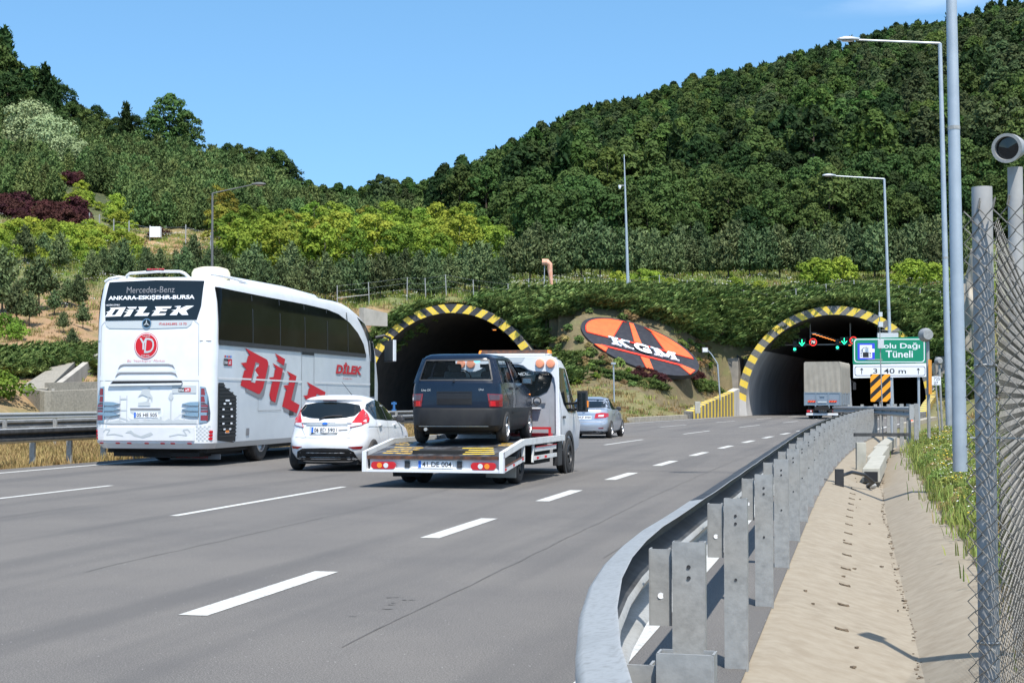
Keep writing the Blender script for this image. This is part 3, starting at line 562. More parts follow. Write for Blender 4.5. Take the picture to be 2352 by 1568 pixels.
# ---- dark old hatchback riding on the tow truck: hollow cabin, real glass
DECK = .662
def old_hatch():
    T = thing('old_hatchback_car', 'old dark blue boxy hatchback without number plate, carried on the tow truck bed', 'car', (-.93, 24.72, DECK), -math.atan(.17))
    B = Body([(.2, .14, 3.5, .68, .03, .2, .03), (.26, .03, 3.6, .745, .04, .22, .04), (.3, .0, 3.64, .765, .04, .22, .05), (.54, 0, 3.66, .778, .04, .22, .05), (.575, .015, 3.65, .775, .04, .22, .05), (.58, .05, 3.6, .76, .03, .18, .04), (.72, .045, 3.58, .765, .03, .18, .04), (.88, .05, 3.4, .758, .03, .18, .04),
              (.93, .055, 3.1, .748, .03, .17, .04), (.98, .06, 2.85, .735, .03, .16, .04), (1.2, .15, 2.5, .672, .03, .13, .03), (1.385, .235, 2.18, .61, .03, .11, .03), (1.42, .27, 2.08, .585, .03, .12, .03), (1.45, .36, 1.95, .53, .03, .12, .03), (1.465, .55, 1.75, .42, .03, .12, .02)])
    mb = B.shell(bluepaint, .58, .98); body = mb.build('body', T, True, 35)
    cut_wheels(body, [(s, .6, y, .28, .33) for s in (1, -1) for y in (.66, 3.02)], under)
    mb = B.shell(darkpl, .2, .58); bp = mb.build('bumper', T, True, 35)
    cut_wheels(bp, [(s, .52, y, .28, .335) for s in (1, -1) for y in (.66, 3.02)], under)
    B.shell(bluepaint, 1.385, 1.465).build('roof', T, True, 35)
    RR = B.rear(); mb = MB(); th = -.03
    def strip(poly, F, st=.08): mb.drape(poly, F, 0, bluepaint, st, base=th)
    strip([(-.735, .98), (.735, .98), (.70, 1.02), (-.70, 1.02)], RR)
    for sg in (1, -1):
        strip([(sg*.735, .98), (sg*.61, .98), (sg*.52, 1.385), (sg*.61, 1.385)], RR)
        F = B.side(sg)
        strip([(.2, .97), (.5, .97), (.62, 1.385), (.3, 1.385)], F)
        strip([(1.4, .97), (1.5, .97), (1.45, 1.385), (1.35, 1.385)], F)
        strip([(2.68, .97), (2.88, .97), (2.2, 1.39), (2.05, 1.39)], F)
        strip([(.2, .965), (2.85, .965), (2.83, .995), (.25, .995)], F); strip([(.3, 1.36), (2.2, 1.36), (2.18, 1.39), (.3, 1.39)], F)
    strip([(-.6, 1.355), (.6, 1.355), (.6, 1.39), (-.6, 1.39)], RR)
    mb.build('cabin_frame', T, True, 35, fixn=False)
    mb = MB(); mb.drape([(-.62, 1.01), (.62, 1.01), (.53, 1.36), (-.53, 1.36)], RR, -.012, clear, .15); g = mb.build('rear_window', T, True, fixn=False)
    mb = MB(); rail(mb, RR, [(-.6, 1.03), (.6, 1.03), (.52, 1.355), (-.52, 1.355), (-.6, 1.03)], .022, .006, blackpl, .15); mb.tube([RR(-.02, 1.0, .03), RR(-.02, 1.03, .04)], .02, blackpl, 6); mb.build('window_seal', g, fixn=False)
    for sg in (1, -1):
        F = B.side(sg); mb = MB()
        mb.drape([(.53, .995), (1.4, .995), (1.36, 1.36), (.62, 1.36)], F, -.014, clear, .2)
        mb.build('side_window', T, True, fixn=False)
        mb = MB(); mb.drape([(1.5, .995), (2.68, .995), (2.05, 1.36), (1.45, 1.36)], F, -.014, clear, .2); mb.build('side_window', T, True, fixn=False)
        mb = MB(); rail(mb, F, [(.9, 1.0), (.9, 1.37)], .03, .004, bluepaint, .2); rail(mb, F, [(.58, 1.38), (.52, .98), (.5, .9), (1.02, .62), (1.0, .3)], .012, .004, inkb, .1)
        rail(mb, F, [(1.42, 1.36), (1.47, .98), (1.45, .3)], .012, .004, inkb, .2); rail(mb, F, [(2.72, .97), (2.68, .6), (2.6, .3)], .012, .004, inkb, .2); rail(mb, F, [(1.1, .5), (2.6, .5)], .04, .012, darkpl, .2)
        mb.build('door_gaps', T, fixn=False)
        for y in (1.05, 1.65):
            mb = MB(); mb.box(F(y, .9, .015), (.03, .13, .035), blackpl); mb.build('door_handle', T)
        mb = MB(); p = F(2.55, 1.04, .09); mb.box(p, (.17, .07, .11), blackpl); mb.box((p.x, p.y-.037, p.z), (.14, .004, .08), chrome); mb.build('wing_mirror', T, bevel=.015)
        lens(T, 'side_repeater', F, disc(3.1, .8, .03, 10, .02), amber, .015)
        q = lambda pts: [(sg*u, z) for u, z in pts]
        o = lens(T, 'tail_light', RR, q([(.56, .6), (.745, .6), (.745, .8), (.53, .81)]), redl if 0 else darkredl, .012, .05)
        mb = MB(); mb.drape(q([(.575, .71), (.74, .71), (.74, .79), (.55, .795)]), RR, .015, smokel, .05); mb.drape(q([(.58, .61), (.66, .61), (.655, .69), (.575, .69)]), RR, .015, redl, .05); mb.build('lens', o, fixn=False)
        for y in (.66, 3.02): wheel(T, sg*.68, y, .27, .17, .175, alloy, sg, 8)
    mb = MB(); mb.drape(rect(-.3, .63, .28, .85), RR, .004, inkb, .2); mb.drape(rect(-.29, .64, .27, .73), RR, .008, darkpl, .2); rail(mb, RR, [(-.3, .85), (.28, .85)], .014, .02, bluepaint, .3)
    text(mb, 'Uno SX', RR, (-.56, .85, -.4, .885), .006, palegrey, 0, .2); text(mb, 'Uno', RR, (.39, .86, .47, .893), .006, palegrey, 0, .2)
    rail(mb, RR, [(-.6, .285), (.55, .285)], .012, .012, palegrey, .2); mb.build('tailgate_trim', T, fixn=False)
    mb = MB(); mb.tube([(-.48, .6, .24), (-.48, .1, .235), (-.48, .03, .235)], .028, MATS['weathered_rail_steel'], 10); mb.build('exhaust', T)
    seat = mk('grey_seat_fabric', (.11, .12, .13), .9, col2=(.15, .16, .165), scale=20)
    mb = MB(); mb.box((0, 1.6, .97), (1.36, 2.4, .02), blackpl); mb.box((0, 2.55, 1.0), (1.25, .35, .1), blackpl); mb.build('dashboard', T)
    for sg in (1, -1):
        mb = MB(); mb.box((sg*.32, 1.62, 1.06), (.44, .12, .28), seat, rx=.15, taper=(.8, .8)); mb.box((sg*.32, 1.6, 1.26), (.22, .08, .13), seat); mb.build('front_seat', T, bevel=.03)
    mb = MB(); mb.box((0, .62, 1.02), (1.15, .12, .12), seat, rx=.2); mb.build('rear_seat', T, bevel=.03)
    mb = MB(); c = Vector((-.32, 2.15, 1.07)); mb.tube([c+Vector((.17*math.cos(a), .06*math.sin(a), .16*math.sin(a))) for a in [2*math.pi*k/20 for k in range(21)]], .012, blackpl, 6); mb.build('steering_wheel', T)
    mb = MB(); mb.box((.12, 2.12, 1.3), (.2, .03, .06), blackpl); mb.build('inner_mirror', T)
    mb = MB(); mb.box((0, 1.8, .2), (1.1, 3.0, .1), under); mb.build('underbody', T)
    cy = mk('pale_cyan_sticker', (.12, .5, .6), .5); mb = MB(); mb.drape(disc(.33, 1.33, .055, 14, .025), RR, .001, cy, 1); mb.build('window_sticker', T, fixn=False)
old_hatch()

# ---- tow truck
deckm = mk('worn_steel_deck', (.03, .031, .036), .45, metal=.2, col2=(.085, .07, .058), scale=6, lo=.45, hi=.7, col3=(.17, .185, .21), scale3=4)
rust = mk('rusty_edge', (.12, .045, .02), .8, col2=(.03, .02, .018), scale=12)
cabgrey = mk('cab_wall_shaded_grey', (.33, .34, .37), .5, col2=(.28, .29, .31), scale=3)  # shade of the recess behind the white frame put into this grey
redsteel = mk('red_painted_steel', (.5, .02, .025), .4)
def tow():
    T = thing('tow_truck', 'white flatbed tow truck with an orange light bar and a mirror on a long arm', 'truck', (-1.226, 23.93, 0), -math.atan(.25))
    P = lambda y: .5+(.16*min(y, 1.35)/1.35)
    # deck
    mb = MB(); w = 1.08
    for a, b in ((0.02, 1.35), (1.35, 4.45)):
        mb.hexa([(-w, a, P(a)-.05), (w, a, P(a)-.05), (w, b, P(b)-.05), (-w, b, P(b)-.05), (-w, a, P(a)), (w, a, P(a)), (w, b, P(b)), (-w, b, P(b))], deckm)
    mb.box((0, .0, .475), (2.2, .05, .05), rust); mb.build('bed', T)
    mb = MB()
    fd = lambda x, y, e: Vector((x, y, P(y)+e))
    for sg in (-1, 1):
        for k in range(4):
            y = .18+k*.2; x0 = .42-(.06*k if sg > 0 else 0); mb.drape([(sg*x0, y), (sg*(x0+.5), y+.05), (sg*(x0+.5), y+.12), (sg*x0, y+.07)], fd, .003, wornyel if sg < 0 else yellowp, .2)
        for k in range(3): mb.drape([(sg*.75, 1.1+k*.2), (sg*1.0, 1.12+k*.2), (sg*1.0, 1.19+k*.2), (sg*.75, 1.17+k*.2)], fd, .003, wornyel, .2)
    mb.build('painted_stripes', T, fixn=False)
    mb = MB(); fr = lambda x, z, e: Vector((x, -.02-e, z))
    mb.box((0, .06, .38), (2.1, .04, .2), white)
    mb.box((0, .0, .27), (2.28, .09, .05), white); mb.build('tail_board', T, bevel=.006)
    for sg in (1, -1):
        mb = MB(); x = sg*1.11
        prof = [(-.05, .57), (1.35, .735), (4.45, .735)]
        for (a, za), (b, zb) in zip(prof, prof[1:]):
            mb.hexa([(x-.035, a, za-.1), (x+.035, a, za-.1), (x+.035, b, zb-.1), (x-.035, b, zb-.1), (x-.035, a, za), (x+.035, a, za), (x+.035, b, zb), (x-.035, b, zb)], dirtywhite)
        mb.box((x, -.02, .41), (.07, .09, .32), white)
        mb.hexa([(x-.02, 0, .25), (x+.03, 0, .25), (x+.03, 1.3, .38), (x-.02, 1.3, .38), (x-.02, 0, .32), (x+.03, 0, .32), (x+.03, 1.3, .45), (x-.02, 1.3, .45)], dirtywhite)
        mb.box((x, 1.36, .54), (.05, .05, .34), dirtywhite); mb.box((x, 2.05, .5), (.03, .06, .34), dirtywhite, rx=-.15)
        mb.box((x, 3.0, .54), (.03, 1.6, .07), dirtywhite); mb.box((x, 3.0, .4), (.03, 1.7, .07), dirtywhite)
        mb.build('side_rail', T)
        mb = MB(); mb.box((x+sg*.02, 3.0, .585), (.012, 1.6, .012), redsteel); mb.hexa([(x, 0, .322), (x+.034, 0, .322), (x+.034, 1.3, .452), (x, 1.3, .452), (x, 0, .332), (x+.034, 0, .332), (x+.034, 1.3, .462), (x, 1.3, .462)], rust)
        for y, z in ((.08, .3), (.6, .35), (1.2, .42), (2.3, .4), (2.9, .4)): mb.box((x+sg*.03, y, z), (.03, .05, .035), redsteel)
        mb.build('side_trim', T)
    for x0, x1, o1, o2 in ((-1.0, -.6, 0, 1), (.62, 1.02, 1, 0)):
        l = lens(T, 'tail_light', fr, rect(x0, .295, x1, .41, .055, 5), redl, .03, 1)
        mb = MB(); c = (x0+x1)/2; mb.drape(disc(c+(-.06 if o2 else .06), .352, .042), fr, .036, amber, 1); mb.drape(disc(c+(.045 if o2 else -.045), .352, .04), fr, .036, clearl, 1); mb.build('lens', l, fixn=False)
    plate(T, lambda x, z, e: Vector((x, .035-e, z)), -.25, .31, .315, .43, '41 DE 004', .02)
    mb = MB(); mb.drape(rect(-.37, .305, .36, .43, .02), lambda x, z, e: Vector((x, .035-e, z)), .004, dirtywhite, 1)
    for x in (-.43, .42): mb.box((x, .03, .37), (.075, .04, .11), blackpl)
    mb.build('plate_holder', T, fixn=False)
    for x in (-.78, .8):
        mb = MB(); mb.box((x, 1.12, .29), (.5, .02, .34), MATS['concrete'] if x > 0 else darkpl, rx=.05); mb.build('mudflap', T)
    for sg in (1, -1):
        wheel(T, sg*.9, 1.62, .335, .2, .2, steelrim, sg, 6); wheel(T, sg*.66, 1.62, .335, .2, .2, steelrim, sg, 6)
        wheel(T, sg*.92, 5.42, .335, .22, .2, steelrim, sg, 6)
    mb = MB(); mb.box((0, 2.4, .5), (.8, 4.4, .16), under); mb.box((0, 1.62, .34), (1.5, .12, .12), under)
    for sg in (1, -1): mb.box((sg*.75, 3.3, .42), (.45, 1.3, .3), under)
    mb.box((-.6, .3, .22), (.3, .02, .04), under); mb.build('chassis', T)
    for x in (1.06, -1.06): mb = MB(); mb.box((x, 4.2, .42), (.1, .35, .46), blackpl); mb.build('step_box', T, bevel=.01)
    # cab
    B = Body([(.32, 4.62, 6.65, .9, .03, .12, .02), (.45, 4.58, 6.75, .98, .03, .12, .02), (.9, 4.56, 6.7, 1.02, .03, .1, .01), (1.15, 4.56, 6.35, 1.02, .03, .1, .01), (1.25, 4.56, 6.2, 1.01, .03, .1, .01), (1.6, 4.56, 5.95, .98, .03, .1, .01), (1.95, 4.57, 5.65, .95, .03, .1, .01), (2.1, 4.6, 5.5, .9, .03, .12, .01), (2.16, 4.7, 5.35, .8, .03, .14, .01), (2.18, 4.85, 5.2, .6, .02, .1, .01)])
    mb = B.shell(white)
    cb = mb.build('cab', T, True, 35); cut_wheels(cb, [(s, .72, 5.42, .335, .44) for s in (1, -1)], under)
    for sg in (1, -1):
        F = B.side(sg); mb = MB(); mb.drape([(4.75, 1.97), (5.35, 1.95), (5.75, 1.6), (6.05, 1.25), (6.1, 1.12), (5.3, 1.14), (5.0, 1.3), (4.8, 1.6)], F, .008, tint, .1); mb.build('door_window', T, True, fixn=False)
        mb = MB(); line(mb, F, (5.55, 1.75), (5.55, 1.15), .04, .012, blackpl, .1); rail(mb, F, [(4.72, 2.0), (4.78, 1.2), (4.9, .5)], .012, .006, greyp, .1); rail(mb, F, [(6.1, 1.1), (6.1, .7)], .012, .006, greyp, .1); mb.box(F(4.95, 1.05, .02), (.03, .14, .04), blackpl); mb.build('door_gaps', T, fixn=False)
        mb = MB(); mb.lathe([(0, .37), (.035, .37), (.035, .46), (0, .46)], blackpl, (sg*.99 if sg > 0 else -1.025, 5.42, .335), 'X', 28); mb.build('wheel_arch_trim', T, True)
        mb = MB(); mb.tube([F(5.75, 1.18, 0), F(5.7, 1.2, .22)], .03, blackpl, 6); mb.tube([F(5.75, 1.3, 0), F(5.7, 1.32, .22)], .025, blackpl, 6)
        p = F(5.6, 1.34, .24); mb.box(p, (.2, .14, .4), blackpl, taper=(.9, .8)); mb.box((p.x, p.y-.08, p.z), (.15, .004, .32), tint); mb.box((p.x+sg*.1, p.y, p.z-.05), (.03, .1, .12), amber); mb.build('wing_mirror', T, bevel=.03)
    # rear wall of the cab with its moulded white frame
    fc = lambda x, z, e: Vector((x, 4.5-e, z))
    mb = MB(); mb.box((0, 4.53, 1.45), (1.96, .05, 1.4), cabgrey); mb.build('cab_rear_wall', T)
    mb = MB(); mb.drape([(-.55, 1.97), (.3, 1.97), (.4, 1.93), (.52, 1.86), (.84, 1.86), (.9, 1.8), (.86, 1.62), (.8, 1.52), (.66, 1.45), (.45, 1.42), (-.7, 1.42), (-.85, 1.55), (-.88, 1.8), (-.8, 1.86)], fc, .008, tint, .4)
    text(mb, "İMDE...!", fc, (.2, 1.8, .56, 1.88), .012, palegrey, .01, .1, .03); mb.build('rear_cab_window', T, fixn=False)
    mb = MB()
    for sg in (1, -1):
        p = [(0, 2.17), (.88, 2.17), (.97, 2.12), (1.02, 2.02), (1.05, .72), (.97, .72), (.965, 1.6), (.94, 1.76), (.88, 1.85), (.8, 1.88), (.55, 1.885), (.45, 1.92), (.36, 1.99), (.25, 2.02), (0, 2.02)]
        mb.prism([(sg*x, z) for x, z in (p if sg > 0 else p[::-1])], fc, -.02, .05, white)
    mb.build('cab_frame_panel', T, bevel=.012)
    mb = MB(); mb.prism([(-.3, 2.15), (.4, 2.15), (.33, 2.05), (-.25, 2.05)], fc, .05, .056, palegrey); mb.box((0, 4.8, 2.2), (1.5, .5, .04), white); mb.build('roof_deflector', T)
    for x in (-.82, -.63, .68, .88):
        mb = MB(); mb.lathe([(0, .082), (-.02, .085), (-.045, .07), (-.055, 0)], peach, (x, 4.45, 2.03), 'Y', 22); mb.build('round_beacon', T, True, 50)
    mb = MB(); mb.box((.6, 4.47, 1.33), (.36, .05, .0), white); mb.tube([(.62+.07*math.cos(2*math.pi*k/16), 4.46, 1.345+.07*math.sin(2*math.pi*k/16)) for k in range(17)], .012, blackpl, 6); mb.build('round_gauge', T)
    mb = MB(); mb.box((0, 4.4, 1.22), (1.4, .12, .03), white); mb.box((0, 4.46, .98), (1.7, .02, .46), cabgrey); mb.build('headboard', T)
    mb = MB(); mb.box((.55, 4.15, .86), (.8, .04, .04), redsteel); mb.box((.55, 4.25, .74), (.8, .1, .06), redsteel); mb.box((.93, 4.15, .8), (.04, .06, .16), redsteel); mb.box((.3, 4.2, .8), (.06, .06, .1), rust); mb.build('winch_frame', T)
    mb = MB(); mb.box((.1, 4.9, 2.255), (1.3, .2, .075), rust, taper=(.97, .7)); mb.box((.1, 4.9, 2.215), (1.36, .24, .02), white); mb.box((.73, 4.9, 2.255), (.12, .19, .07), amber, taper=(.8, .7)); mb.box((-.53, 4.9, 2.255), (.12, .19, .07), amber, taper=(.8, .7)); mb.build('light_bar', T, bevel=.01)
tow()

# ---- canvas covered lorry entering the tunnel
def lorry():
    T = thing('lorry', 'lorry with a grey canvas cover driving into the right tunnel mouth', 'lorry', (20.79, 103.0, 0), -math.atan(.33))
    canvas = mk('grey_canvas', (.33, .3, .25), .85, col2=(.26, .235, .195), scale=1.5, bump=.2, bscale=3)
    # canvas with folds
    mb = MB(); n = 22
    rs = []
    for z in (1.72, 1.95, 2.4, 2.9, 3.4, 3.75, 3.84):
        k = 0; ring = []
        wz = 1.2 if z < 3.8 else 1.12
        for i in range(n+1): u = -wz+2*wz*i/n; ring.append(Vector((u, .0+.035*math.sin(i*1.9+z*1.7)*(.3+(3.9-z)*.3), z)))
        for i in range(1, 9): ring.append(Vector((wz+.02*math.sin(i*2.2+z), 6.1*i/8, z)))
        for i in range(1, n): u = wz-2*wz*i/n; ring.append(Vector((u, 6.1, z)))
        for i in range(0, 8): ring.append(Vector((-wz, 6.1*(1-i/8), z)))
        rs.append(ring)
    mb.rings(rs, canvas); mb.build('canvas_cover', T, True, 50)
    alu = mk('aluminium_sides', (.36, .4, .44), .45, metal=.4, col2=(.3, .33, .37), scale=9, stretch=(1, 1, 8)); frm = mk('body_frame_steel', (.22, .27, .31), .5, metal=.3)
    mb = MB(); mb.box((0, 3.05, 1.35), (2.38, 6.1, .86), alu); mb.build('drop_sides', T)
    mb = MB(); fr = lambda x, z, e: Vector((x, -e, z))
    for x in (-1.17, -.42, .42, 1.17): mb.box((x, -.015, 1.35), (.07, .05, .9), frm)
    for z in (.95, 1.76): mb.box((0, -.015, z), (2.4, .045, .06), frm)
    for k in range(9): mb.box((0, .0, 1.05+k*.08), (2.3, .02, .012), frm)
    mb.box((0, -.03, 1.55), (.3, .04, .12), frm)
    for k in range(5): mb.box((1.2, .8+k*1.2, 1.35), (.04, .07, .9), frm)
    mb.build('side_frames', T)
    mb = MB()
    for x in (-.7, .7):
        mb.box((x, -.05, 1.18), (.5, .01, .13), orangep)
        for k in range(3): mb.hexa([(x-.2+k*.17, -.058, 1.12), (x-.13+k*.17, -.058, 1.12), (x-.13+k*.17, -.055, 1.12), (x-.2+k*.17, -.055, 1.12), (x-.13+k*.17, -.058, 1.24), (x-.06+k*.17, -.058, 1.24), (x-.06+k*.17, -.055, 1.24), (x-.13+k*.17, -.055, 1.24)], redp)
    mb.build('warning_board', T)
    mb = MB(); mb.box((0, -.05, 1.14), (.6, .01, .1), MATS['plate_blue'] if 0 else palegrey); mb.build('name_board', T)
    mb = MB(); mb.box((0, 3, .72), (.9, 7, .25), under); mb.box((0, .1, .55), (2.1, .08, .22), under)
    for x in (-.45, .45): mb.box((x, -.02, .82), (.08, .05, .2), frm)
    mb.build('chassis', T)
    mb = MB(); mb.box((0, -.12, .32), (2.1, .1, .15), white); mb.build('rear_underrun_bar', T, bevel=.02)
    for x in (-.85, .85): mb = MB(); mb.box((x, .03, .53), (.36, .06, .13), redl); mb.box((x+.1, .0, .53), (.1, .06, .1), clearl); mb.build('tail_light', T)
    plate(T, lambda x, z, e: Vector((x, .05-e, z)), -.25, .27, .48, .6, '28 AL 407', .02)
    for x in (-.95, -.62, .62, .95): wheel(T, x, 1.5, .48, .27, .27, steelrim, 1 if x > 0 else -1, 6)
    for x in (-.95, .95): wheel(T, x, 6.6, .48, .27, .27, steelrim, 1 if x > 0 else -1, 6)
    mb = MB(); mb.hexa([(-1.15, 6.25, .7), (1.15, 6.25, .7), (1.15, 8.1, .7), (-1.15, 8.1, .7), (-1.1, 6.25, 2.9), (1.1, 6.25, 2.9), (1.1, 7.7, 2.85), (-1.1, 7.7, 2.85)], white); mb.build('cab', T, bevel=.08)
    for sg in (1, -1): mb = MB(); mb.tube([(sg*1.1, 7.6, 2.6), (sg*1.38, 7.5, 2.55), (sg*1.38, 7.5, 2.0)], .02, blackpl, 6); mb.box((sg*1.38, 7.48, 2.25), (.2, .1, .5), blackpl); mb.build('wing_mirror', T, bevel=.03)
lorry()
# ------------------------------------------------------------------ terrain
COLS = {
 -1500: [(30, 940), (50, 900), (90, 760), (128, 600), (180, 380), (250, 120), (300, -40)],
 -400: [(54, 940), (64, 925), (90, 825), (128, 660), (160, 560), (200, 410), (250, 250), (300, 110)],
 0: [(66, 942), (74, 925), (90, 850), (110, 770), (128, 700), (160, 600), (200, 480), (250, 370), (300, 262)],
 150: [(76, 938), (82, 915), (92, 845), (104, 785), (128, 705), (160, 615), (200, 505), (250, 400), (300, 335)],
 300: [(82, 935), (104, 845), (128, 722), (160, 625), (200, 530), (250, 430), (300, 362)],
 450: [(84, 930), (106, 845), (128, 705), (160, 625), (200, 535), (250, 440), (300, 380)],
 600: [(87, 930), (106, 850), (128, 702), (160, 622), (200, 545), (250, 468), (290, 425)],
 700: [(90, 925), (106, 850), (128, 700), (160, 625), (200, 555), (250, 505), (275, 500), (400, 545), (500, 550), (650, 547)],
 800: [(91, 925), (110, 870), (116, 785), (121, 735), (130, 698), (160, 620), (200, 560), (270, 530), (400, 545), (500, 548), (650, 543)],
 880: [(93, 925), (111, 862), (117, 770), (121, 725), (129, 692), (145, 665), (170, 600), (200, 560), (260, 535), (400, 545), (600, 532)],
 1040: [(98, 920), (112, 912), (118, 703), (122, 699), (128, 684), (145, 660), (170, 608), (200, 570), (260, 535), (400, 515), (600, 495)],
 1205: [(96, 940), (109, 908), (114, 850), (118, 768), (122, 722), (128, 684), (145, 652), (165, 625), (200, 570), (260, 512), (400, 440), (600, 398)],
 1260: [(93, 945), (103, 910), (108, 855), (112, 790), (118, 705), (128, 677), (145, 650), (165, 622), (200, 565), (260, 495), (400, 405), (600, 362)],
 1332: [(90, 955), (100, 915), (106, 880), (109, 828), (112, 757), (115, 692), (118, 680), (128, 673), (145, 647), (165, 622), (200, 560), (260, 480), (400, 372), (600, 325)],
 1470: [(90, 962), (100, 928), (106, 890), (109, 866), (112, 797), (115, 727), (119, 690), (128, 675), (145, 646), (165, 620), (200, 550), (260, 460), (400, 345), (600, 300)],
 1607: [(94, 962), (104, 935), (109, 905), (112, 840), (115, 769), (119, 705), (128, 673), (145, 645), (165, 618), (200, 540), (260, 435), (400, 305), (600, 262)],
 1700: [(98, 962), (112, 935), (118, 905), (121.5, 872), (124, 795), (127, 718), (130, 680), (145, 645), (165, 613), (200, 528), (260, 415), (400, 282), (600, 238)],
 1905: [(112, 957), (121.3, 703), (128, 680), (145, 650), (165, 608), (200, 508), (260, 385), (400, 232), (600, 178)],
 2110: [(95, 930), (110, 918), (118, 893), (121, 800), (125, 712), (130, 680), (145, 648), (165, 598), (200, 490), (260, 355), (400, 185), (600, 128)],
 2200: [(60, 952), (80, 940), (100, 925), (108, 885), (118, 775), (128, 690), (145, 640), (165, 588), (200, 470), (260, 330), (400, 155), (600, 105)],
 2352: [(40, 905), (60, 915), (80, 912), (100, 895), (112, 800), (128, 690), (145, 638), (165, 578), (200, 450), (260, 305), (400, 120), (600, 72)],
 3000: [(40, 880), (60, 880), (100, 850), (128, 660), (165, 540), (260, 240), (400, 40), (600, 0)]}
YG = np.arange(20, 1001, 1.0); PXC = np.array(sorted(COLS)); ZT = []
for px in PXC:
    pts = COLS[px]; ys = [p[0] for p in pts]; zs = [at(px, p[1], p[0]).z for p in pts]
    zz = np.interp(YG, [ys[0]-6]+ys, [0.0]+zs); k = np.ones(3)/3; z2 = np.convolve(np.pad(zz, 1, 'edge'), k, 'valid'); ZT.append(np.where(YG > 135, z2, zz))
ZT = np.array(ZT)
s_g = np.linspace(-60, 200, 1301); c_g = np.array([[X0(s), m_(s)] for s in s_g])
def natural(X, Y):
    px = np.clip(1176+3528*X/np.maximum(Y, 8), PXC[0], PXC[-1]-1); yi = np.clip(Y-20, 0, len(YG)-1.001); j = yi.astype(int); fy = yi-j
    i = np.searchsorted(PXC, px, side='right')-1; i = np.clip(i, 0, len(PXC)-2); fx = (px-PXC[i])/(PXC[i+1]-PXC[i]); fx = fx*fx*(3-2*fx)*.6+fx*.4
    a = ZT[i, j]*(1-fy)+ZT[i, j+1]*fy; b = ZT[i+1, j]*(1-fy)+ZT[i+1, j+1]*fy; z = a*(1-fx)+b*fx
    return np.where(Y < 21, 0, z)
def lat(X, Y):
    s = Y.copy()
    for _ in range(3):
        xx = np.interp(s, s_g, c_g[:, 0]); m = np.interp(s, s_g, c_g[:, 1]); n = np.hypot(1, m); L = ((xx-X)+m*(Y-s))/n; s = Y-L*m/n
    return L, s
SC = at(1468.8, 797, 111.6); SU = Vector((4.22, .5, -1.05)); SV = Vector((-.72, 2.72, 1.93))
PR = (25.2, 120.1, math.atan(.33)); PL = (-4.7, 117.5, math.atan(.33)); CZ, RI, RO = 1.0, 6.93, 7.6
def ploc(P, X, Y): dx, dy = X-P[0], Y-P[1]; c, s = math.cos(P[2]), math.sin(P[2]); return dx*c-dy*s, dx*s+dy*c
sm = lambda t: np.clip(t, 0, 1)**2*(3-2*np.clip(t, 0, 1))
def height(X, Y):
    X = np.asarray(X, float); Y = np.asarray(Y, float); L, s = lat(X, Y); nat = natural(X, Y)
    # bumps on the slopes
    bump = .22*np.sin(X*.9+Y*.35)*np.sin(Y*.7-X*.2)+.12*np.sin(X*2.3)*np.sin(Y*1.9+1)
    nat = nat+bump*np.clip((nat-.6)/3, 0, 1)*np.clip((260-Y)/60+.4, .4, 1)
    Lo = L-3.5*sm((s-70)/35); right = np.interp(-L, [-3, 3.5, 3.72, 4.55, 4.98, 5.25, 8, 14, 30], [-.03, -.03, -.035, -.27, -.06, .0, .25, .65, 1.1])
    right = np.where(s > 62, np.interp(-L, [3.6, 5, 9, 14], [-.03, .05, .3, .5]), right)
    right = np.where((L < -3.5) & (L > -5.15) & (s < 63) & (s > -9), right-.35, right); z = np.where(L < -3.4, np.where(L > -5.3, right, np.maximum(right, nat*sm((-L-5.3)/4))), 0)
    med = -.03+np.clip(nat, 0, None)*sm((L-12.6)/3)*sm((21.7-Lo)/3); mL = (L >= 12.6) & (Lo < 21.7); z = np.where(mL, np.where(s > 80, med, -.06-.12*np.sin(np.clip((L-12.6)/9, 0, 1)*math.pi)), z)
    z = np.where((L >= -3.4) & (L < 12.6), -.03, z); z = np.where((Lo >= 21.7) & (Lo < 35.4), -.03, z)
    z = np.where(Lo >= 35.4, -.03+(nat+.03)*sm((Lo-35.4)/5), z)
    for P in (PR, PL):
        lx, ly = ploc(P, X, Y); al = np.abs(lx); near = (al < 16) & (ly > -21)
        top = CZ+np.sqrt(np.maximum(0, (RO+.1)**2-np.minimum(al, RO)**2))+.1
        beh = near & (ly > .75)
        z = np.where(beh & (al < 7.3), top+(np.maximum(nat, top)-top)*sm((ly-.75)/4), z); z = np.where(beh & (al >= 7.3) & (al < 14), nat, z)
        z = np.where(near & (ly <= .75) & (al < 7.6), -.03, z)
        e = 8.05; wt = np.interp(-ly, [0, 4.4, 8.6, 12.8, 19.2, 22], [2.16, 1.73, 1.4, 1.09, .45, .1])-.12
        fl = near & (ly <= .75) & (al >= 7.6) & (al < e); z = np.where(fl, -.03, z)
        rim = near & (ly <= .75) & (ly > -20) & (al >= e) & (al < e+3.5); z = np.where(rim, wt+(np.maximum(nat, wt)-wt)*sm((al-e-.3)/3), z)
    z = np.where(Y > 123, nat, z)
    dx, dy = X-SC.x, Y-SC.y; det = SU.x*SV.y-SV.x*SU.y; u = (dx*SV.y-SV.x*dy)/det; v = (SU.x*dy-SU.y*dx)/det; r = np.hypot(u, v); zp = SC.z+u*SU.z+v*SV.z-.05
    wgt = (1-sm((r-1.12)/.5))*sm((L-13.4)/1.5); return zp*wgt+z*(1-wgt)
def hz(X, Y): return float(height(np.array([X]), np.array([Y]))[0])
rows = np.concatenate([np.arange(-30, 0, 3), np.arange(0, 30, .5), np.arange(30, 96, 1), np.arange(96, 132, .4), np.arange(132, 300, 2), np.arange(300, 660, 8), np.array([700, 800, 1000])])
